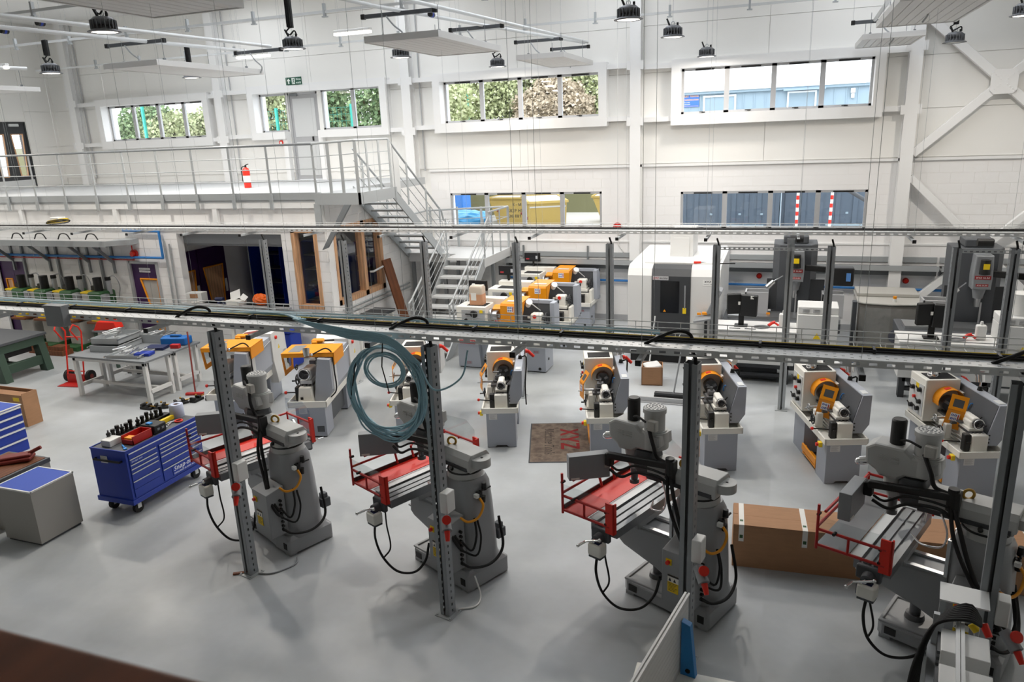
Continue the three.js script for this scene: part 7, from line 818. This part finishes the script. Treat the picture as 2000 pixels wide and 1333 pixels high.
{ const y = 0.938, z0 = -6.83, X = -8.06; const red = thing('parts_bin', 'red plastic parts bin on the tool chest', 'parts bin', [X - 0.14, y, z0 - 0.12]); obj('bin', [B(-0.1, 0.1, 0, 0.008, 0, 0.34), B(-0.1, -0.09, 0, 0.12, 0, 0.34), B(0.09, 0.1, 0, 0.12, 0, 0.34), B(-0.1, 0.1, 0, 0.12, 0.33, 0.34), B(-0.1, 0.1, 0, 0.07, 0, 0.01)], M.redDark, red); obj('orange_tray', B(-0.08, 0.08, 0.02, 0.09, 0.02, 0.12, 0.01), M.orange, red);
  one('white_tub', 'small white tub at the corner of the tool chest', 'tub', [rotd(bx(-0.08, 0.08, 0, 0.09, -0.1, 0.1, 0.01), X - 0.38, y, z0 - 0.08, 0, 0, 0)], M.whitePlastic); { const t = thing('black_case', 'black tool case in the middle of the tool chest', 'tool case', [X - 0.16, y, z0 - 0.6]); obj('body', bx(-0.13, 0.13, 0, 0.13, -0.11, 0.11, 0.02), M.black, t); obj('latch', [bx(0.13, 0.135, 0.05, 0.08, -0.06, -0.02), bx(0.13, 0.135, 0.05, 0.08, 0.02, 0.06)], M.galvDark, t); obj('blue_clip', bx(-0.05, 0.02, 0.13, 0.15, 0.02, 0.08), M.cyan, t); }
  for (let k = 0; k < 12; k++) { const dz = k < 6 ? 0.12 + k * 0.075 : 0.62 + (k - 6) * 0.085, h = 0.06 + 0.05 * ((k * 7) % 3) / 2; const t = thing('collet_holder', 'black collet chuck in the tool rack, number ' + ['one', 'two', 'three', 'four', 'five', 'six', 'seven', 'eight', 'nine', 'ten', 'eleven', 'twelve'][k] + ' from the near end of the chest', 'tool holder', [X - 0.46, y + 0.05, z0 - dz], 0, 'black tool holders on the chest'); obj('taper', cy([0, 0, 0], [0, 0.03, 0], 0.035, 0.035, 14), M.black, t); obj('nose', [cy([0, 0.03, 0], [0, 0.03 + h * 0.6, 0], 0.024, 0.024, 12), cy([0, 0.03 + h * 0.6, 0], [0, 0.03 + h, 0], 0.032, 0.028, 12)], M.black, t); if (k % 3 === 0) obj('tip', cy([0, 0.03 + h, 0], [0, 0.07 + h, 0], 0.012, 0.01, 8), M.steelDark, t); }
  one('tool_rack', 'long black tool rack along the back of the chest', 'rack', [B(X - 0.52, X - 0.4, y, y + 0.05, 6.88, 7.38, 0.006), B(X - 0.52, X - 0.4, y, y + 0.05, 7.4, 8.0, 0.006)], M.black); one('spirit_level', 'yellow spirit level lying along the tool chest', 'level', [B(X - 0.3, X - 0.25, y, y + 0.06, 7.42, 8.0, 0.006)], M.yellow);
  { const t = thing('paper_roll', 'two rolls of pale blue paper towel on the tool chest', 'paper roll', [X - 0.28, y, z0 - 1.17]); obj('roll', [new THREE.LatheGeometry([[0.03, 0], [0.1, 0], [0.1, 0.19], [0.03, 0.19], [0.03, 0]].map((p) => new THREE.Vector2(...p)), 24)], mat('paperBlue', 0xc6cfe4, 0.8), t); obj('core', cy([0, 0.002, 0], [0, 0.188, 0], 0.03, 0.03, 14, true), M.card, t); }
  one('red_ring', 'small red plastic ring beside the control box on the chest', 'ring', new THREE.TorusGeometry(0.05, 0.012, 8, 20).rotateX(Math.PI / 2).translate(X - 0.1, y + 0.012, z0 - 1.0), M.red); for (const [i, [dx, dz, a]] of [[-0.12, 0.82, 20], [-0.18, 0.9, -30], [-0.1, 0.02, 60]].entries()) one('hand_tool', ['pair of chrome pliers beside the yellow level', 'chrome spanner beside the black case', 'paintbrush with blue handle at the near corner of the chest'][i], 'hand tool', rotd([cy([0, 0.012, -0.09], [0, 0.012, 0.02], 0.012), bx(-0.02, 0.02, 0, 0.016, 0.02, 0.08, 0.004)], X + dx, y, z0 - dz, 0, a, 0), i === 2 ? M.cyan : M.chrome); }
// ------------------------------------------------------------------ cabinets at the left edge
{ const t = thing('low_cabinet', 'low grey cabinet with a blue padded top', 'cabinet', [-9.22, 0, -5.78]); obj('body', B(0, 0.62, 0.03, 0.735, 0, 0.61, 0.004), mat('oldGrey', 0xa5a29c, 0.6), t); obj('plinth', B(0.02, 0.6, 0, 0.03, 0.02, 0.59), M.darkGrey, t); obj('top_frame', [B(-0.005, 0.625, 0.735, 0.755, -0.005, 0.015), B(-0.005, 0.625, 0.735, 0.755, 0.595, 0.615), B(-0.005, 0.015, 0.735, 0.755, 0, 0.61), B(0.605, 0.625, 0.735, 0.755, 0, 0.61)], M.whitePlastic, t); obj('blue_pad', B(0.01, 0.61, 0.73, 0.752, 0.01, 0.6), M.blueTop, t); }
{ const t = thing('low_cabinet', 'low grey cabinet carrying a black and red tool', 'cabinet', [-10.2, 0, -5.95]); obj('body', B(0, 0.78, 0.0, 0.66, 0, 0.75, 0.005), M.oldGrey, t); obj('top', [B(-0.01, 0.79, 0.66, 0.72, -0.01, 0.76, 0.004)], M.darkGrey, t); obj('top_mat', B(0.03, 0.75, 0.72, 0.726, 0.03, 0.72), M.plank, t); }
one('brush_cutter', 'dark red and black hand sander lying on the low cabinet', 'tool', [rotd([bx(-0.34, 0.34, 0, 0.05, -0.12, 0.12, 0.02), bx(-0.3, 0.34, 0.05, 0.09, -0.09, 0.09, 0.02), cy([0.3, 0.08, 0], [0.46, 0.14, 0], 0.025)], -9.85, 0.726, -6.4, 0, 35, 3)], M.redBrick);
{ const t = thing('drawer_cabinet', 'tall blue drawer cabinet with white handles at the left edge', 'drawer cabinet', [-11.1, 0, -7.63]); obj('carcass', [B(-0.72, 0, 0.05, 1.0, -1.3, 0, 0.004), B(-0.7, -0.02, 0, 0.05, -1.28, -0.02)], M.boxGrey, t); obj('top_frame', [B(-0.73, 0.012, 1.0, 1.015, -1.31, 0.012)], M.whitePlastic, t); obj('blue_pad', B(-0.71, -0.012, 1.0, 1.018, -1.29, -0.01), M.blueTop, t); for (const [a, b] of [[0.88, 0.995], [0.76, 0.875], [0.65, 0.755], [0.48, 0.645], [0.28, 0.475], [0.06, 0.275]]) { const d = obj('drawer', B(0, 0.012, a, b, -1.29, -0.01, 0.003), M.blue, t); obj('handle', B(0.012, 0.026, b - 0.03, b - 0.006, -1.28, -0.02), M.whitePlastic, d); } }
{ const t = thing('tall_carton', 'open brown cardboard box behind the blue drawer cabinet', 'cardboard box', [-13.65, 0, -8.8], 0); for (const g of [[bx(0, 0.93, 0, 0.6, -0.015, 0)], [bx(0, 0.93, 0, 0.62, -0.3, -0.285)], [bx(0, 0.015, 0, 0.61, -0.284, -0.016)], [bx(0.915, 0.93, 0, 0.63, -0.284, -0.016)], [bx(0.016, 0.914, 0, 0.015, -0.284, -0.016)]]) obj('side', g.map((q) => metreUV(q)), M.card, t); obj('inner_flap', rotd(metreUV(bx(0, 0.8, 0, 0.01, -0.2, 0)), 0.05, 0.5, -0.05, 20, 0, 0), M.card, t); obj('yellow_label', bx(0.7, 0.85, 0.48, 0.55, 0, 0.003), M.yellow, t); }
// ------------------------------------------------------------------ training rigs at the lower right
{ const t = thing('profile_screen', 'white slatted aluminium profile screen standing on a bench', 'screen', [-0.8, 0.61, -4.1], -11);
  for (let k = 0; k < 12; k++) obj('slat', bx(-0.012, 0.012, k * 0.05, k * 0.05 + 0.047, -1.2, 0), M.panelWhite, t); obj('edge_strip', [bx(-0.022, -0.006, 0.6, 0.616, -1.2, 0), bx(0.006, 0.022, 0.6, 0.616, -1.2, 0), bx(-0.022, 0.022, 0, 0.616, 0.001, 0.012)], M.white, t); obj('side_bracket', [exz([[0.02, 0], [0.14, 0], [0.09, 0.46], [0.02, 0.48]], -1.06, -1.0, 0.004)], mat('rigBlue', 0x2b83c6, 0.45), t); obj('bracket_hole', cy([0.08, 0.05, -1.0], [0.08, 0.05, -0.996], 0.02), M.black, t); }
{ const t = thing('rig_bench', 'cream topped bench below the slatted screen', 'bench', [-0.94, 0, -3.6]); obj('top', B(0, 0.95, 0.57, 0.61, -0.4, 1.52, 0.008), M.cream, t); for (const [x, d] of [[0.03, -0.35], [0.86, -0.35], [0.03, 1.42], [0.86, 1.42]]) obj('leg', B(x, x + 0.05, 0, 0.57, d, d + 0.05), M.galv, t); }
{ const t = thing('trainer_rack', 'aluminium profile training rack with white control modules', 'training rig', [1.2, 0, -4.35], -10);
  for (const [x, z] of [[-0.2, -1.3], [0.1, -1.3], [-0.2, -0.1], [0.1, -0.1]]) obj('upright', bx(x, x + 0.04, 0, 1.16, z, z + 0.04), M.galv, t); obj('rail', [bx(-0.06, -0.035, 1.17, 1.2, -1.25, 0.4), bx(-0.03, -0.005, 1.17, 1.2, -1.25, 0.4)], M.galvLight, t); obj('deck', [bx(-0.22, 0.16, 0.86, 0.9, -1.3, 0.3)], M.greyPlastic, t);
  for (const [z, s] of [[-0.95, 1], [-0.52, 1.05], [-0.08, 1.1]]) { const m = obj('control_module', [bx(-0.15 * s, 0.15 * s, 0.98, 1.17, z - 0.14, z + 0.14, 0.008)], M.white, t); obj('terminal_row', [0, 1, 2].map((k) => bx(-0.17 * s, -0.15 * s, 1.02 + k * 0.05, 1.045 + k * 0.05, z - 0.12, z + 0.12)), M.charcoal, m); }
  obj('top_plate', [bx(-0.17, 0.16, 1.2, 1.212, -1.66, -1.4)], M.galvLight, t); obj('plate_post', [bx(-0.16, -0.12, 0, 1.2, -1.6, -1.56), bx(0.1, 0.14, 0, 1.2, -1.6, -1.56)], M.galv, t);
  obj('cable_bundle', Array.from({ length: 8 }, (_, k) => tb([[0.1, 1.18, -1.3 + k * 0.012], [0.02, 1.28 - k * 0.006, -1.3 + k * 0.02], [-0.14 - k * 0.006, 1.2, -1.22 + k * 0.02], [-0.24 - k * 0.008, 0.95, -1.12 + k * 0.03], [-0.26 - k * 0.01, 0.6, -1.0 + k * 0.04], [-0.26 - k * 0.01, 0.2, -0.9 + k * 0.05]], 0.014, 6)), M.rubber, t); obj('red_plug', cy([0.12, 1.16, -1.28], [0.16, 1.1, -1.22], 0.03, 0.025, 10), M.red, t); obj('yellow_plug', cy([0.05, 1.1, -1.34], [0.09, 1.06, -1.32], 0.03, 0.03, 10), M.yellow, t); }
{ const t = thing('spray_bottle', 'small clear bottle with a black base on the floor by the third mill', 'bottle', [-0.85, 0.0, -5.7]); obj('body', cy([0, 0, 0], [0, 0.3, 0], 0.045, 0.045, 14), M.galvDark, t); obj('cap', cy([0, 0.3, 0], [0, 0.4, 0], 0.025, 0.02, 12), M.whitePlastic, t); }
one('wood_chip', 'splinter of orange wood at the foot of the first post', 'wood chip', rotd(bx(-0.08, 0.08, 0, 0.02, -0.02, 0.02, 0.006), -5.72, 0.0, -6.0, 0, 30, 0), M.woodDark);
one('floor_lead', 'thin grey lead on the floor from the first post to the mill', 'cable', tb([[-5.5, 0.012, -6.05], [-5.35, 0.012, -6.1], [-5.2, 0.012, -6.35], [-5.25, 0.03, -6.45]], 0.01, 6), M.greyPlastic); one('floor_lead', 'thin grey lead on the floor from the second post to the mill', 'cable', tb([[-3.0, 0.012, -6.1], [-2.85, 0.012, -6.2], [-2.85, 0.03, -6.35], [-2.95, 0.2, -6.45]], 0.01, 6), M.whitePlastic);
// wooden capping of the gallery parapet, just under the lens
struct('gallery_capping', metreUV(B(-6, 4, 4.32, 4.37, 0.16, 0.4, 0.008)), M.woodDark, 'brown varnished wooden capping at the lower left corner');
renderer.render(scene, camera);
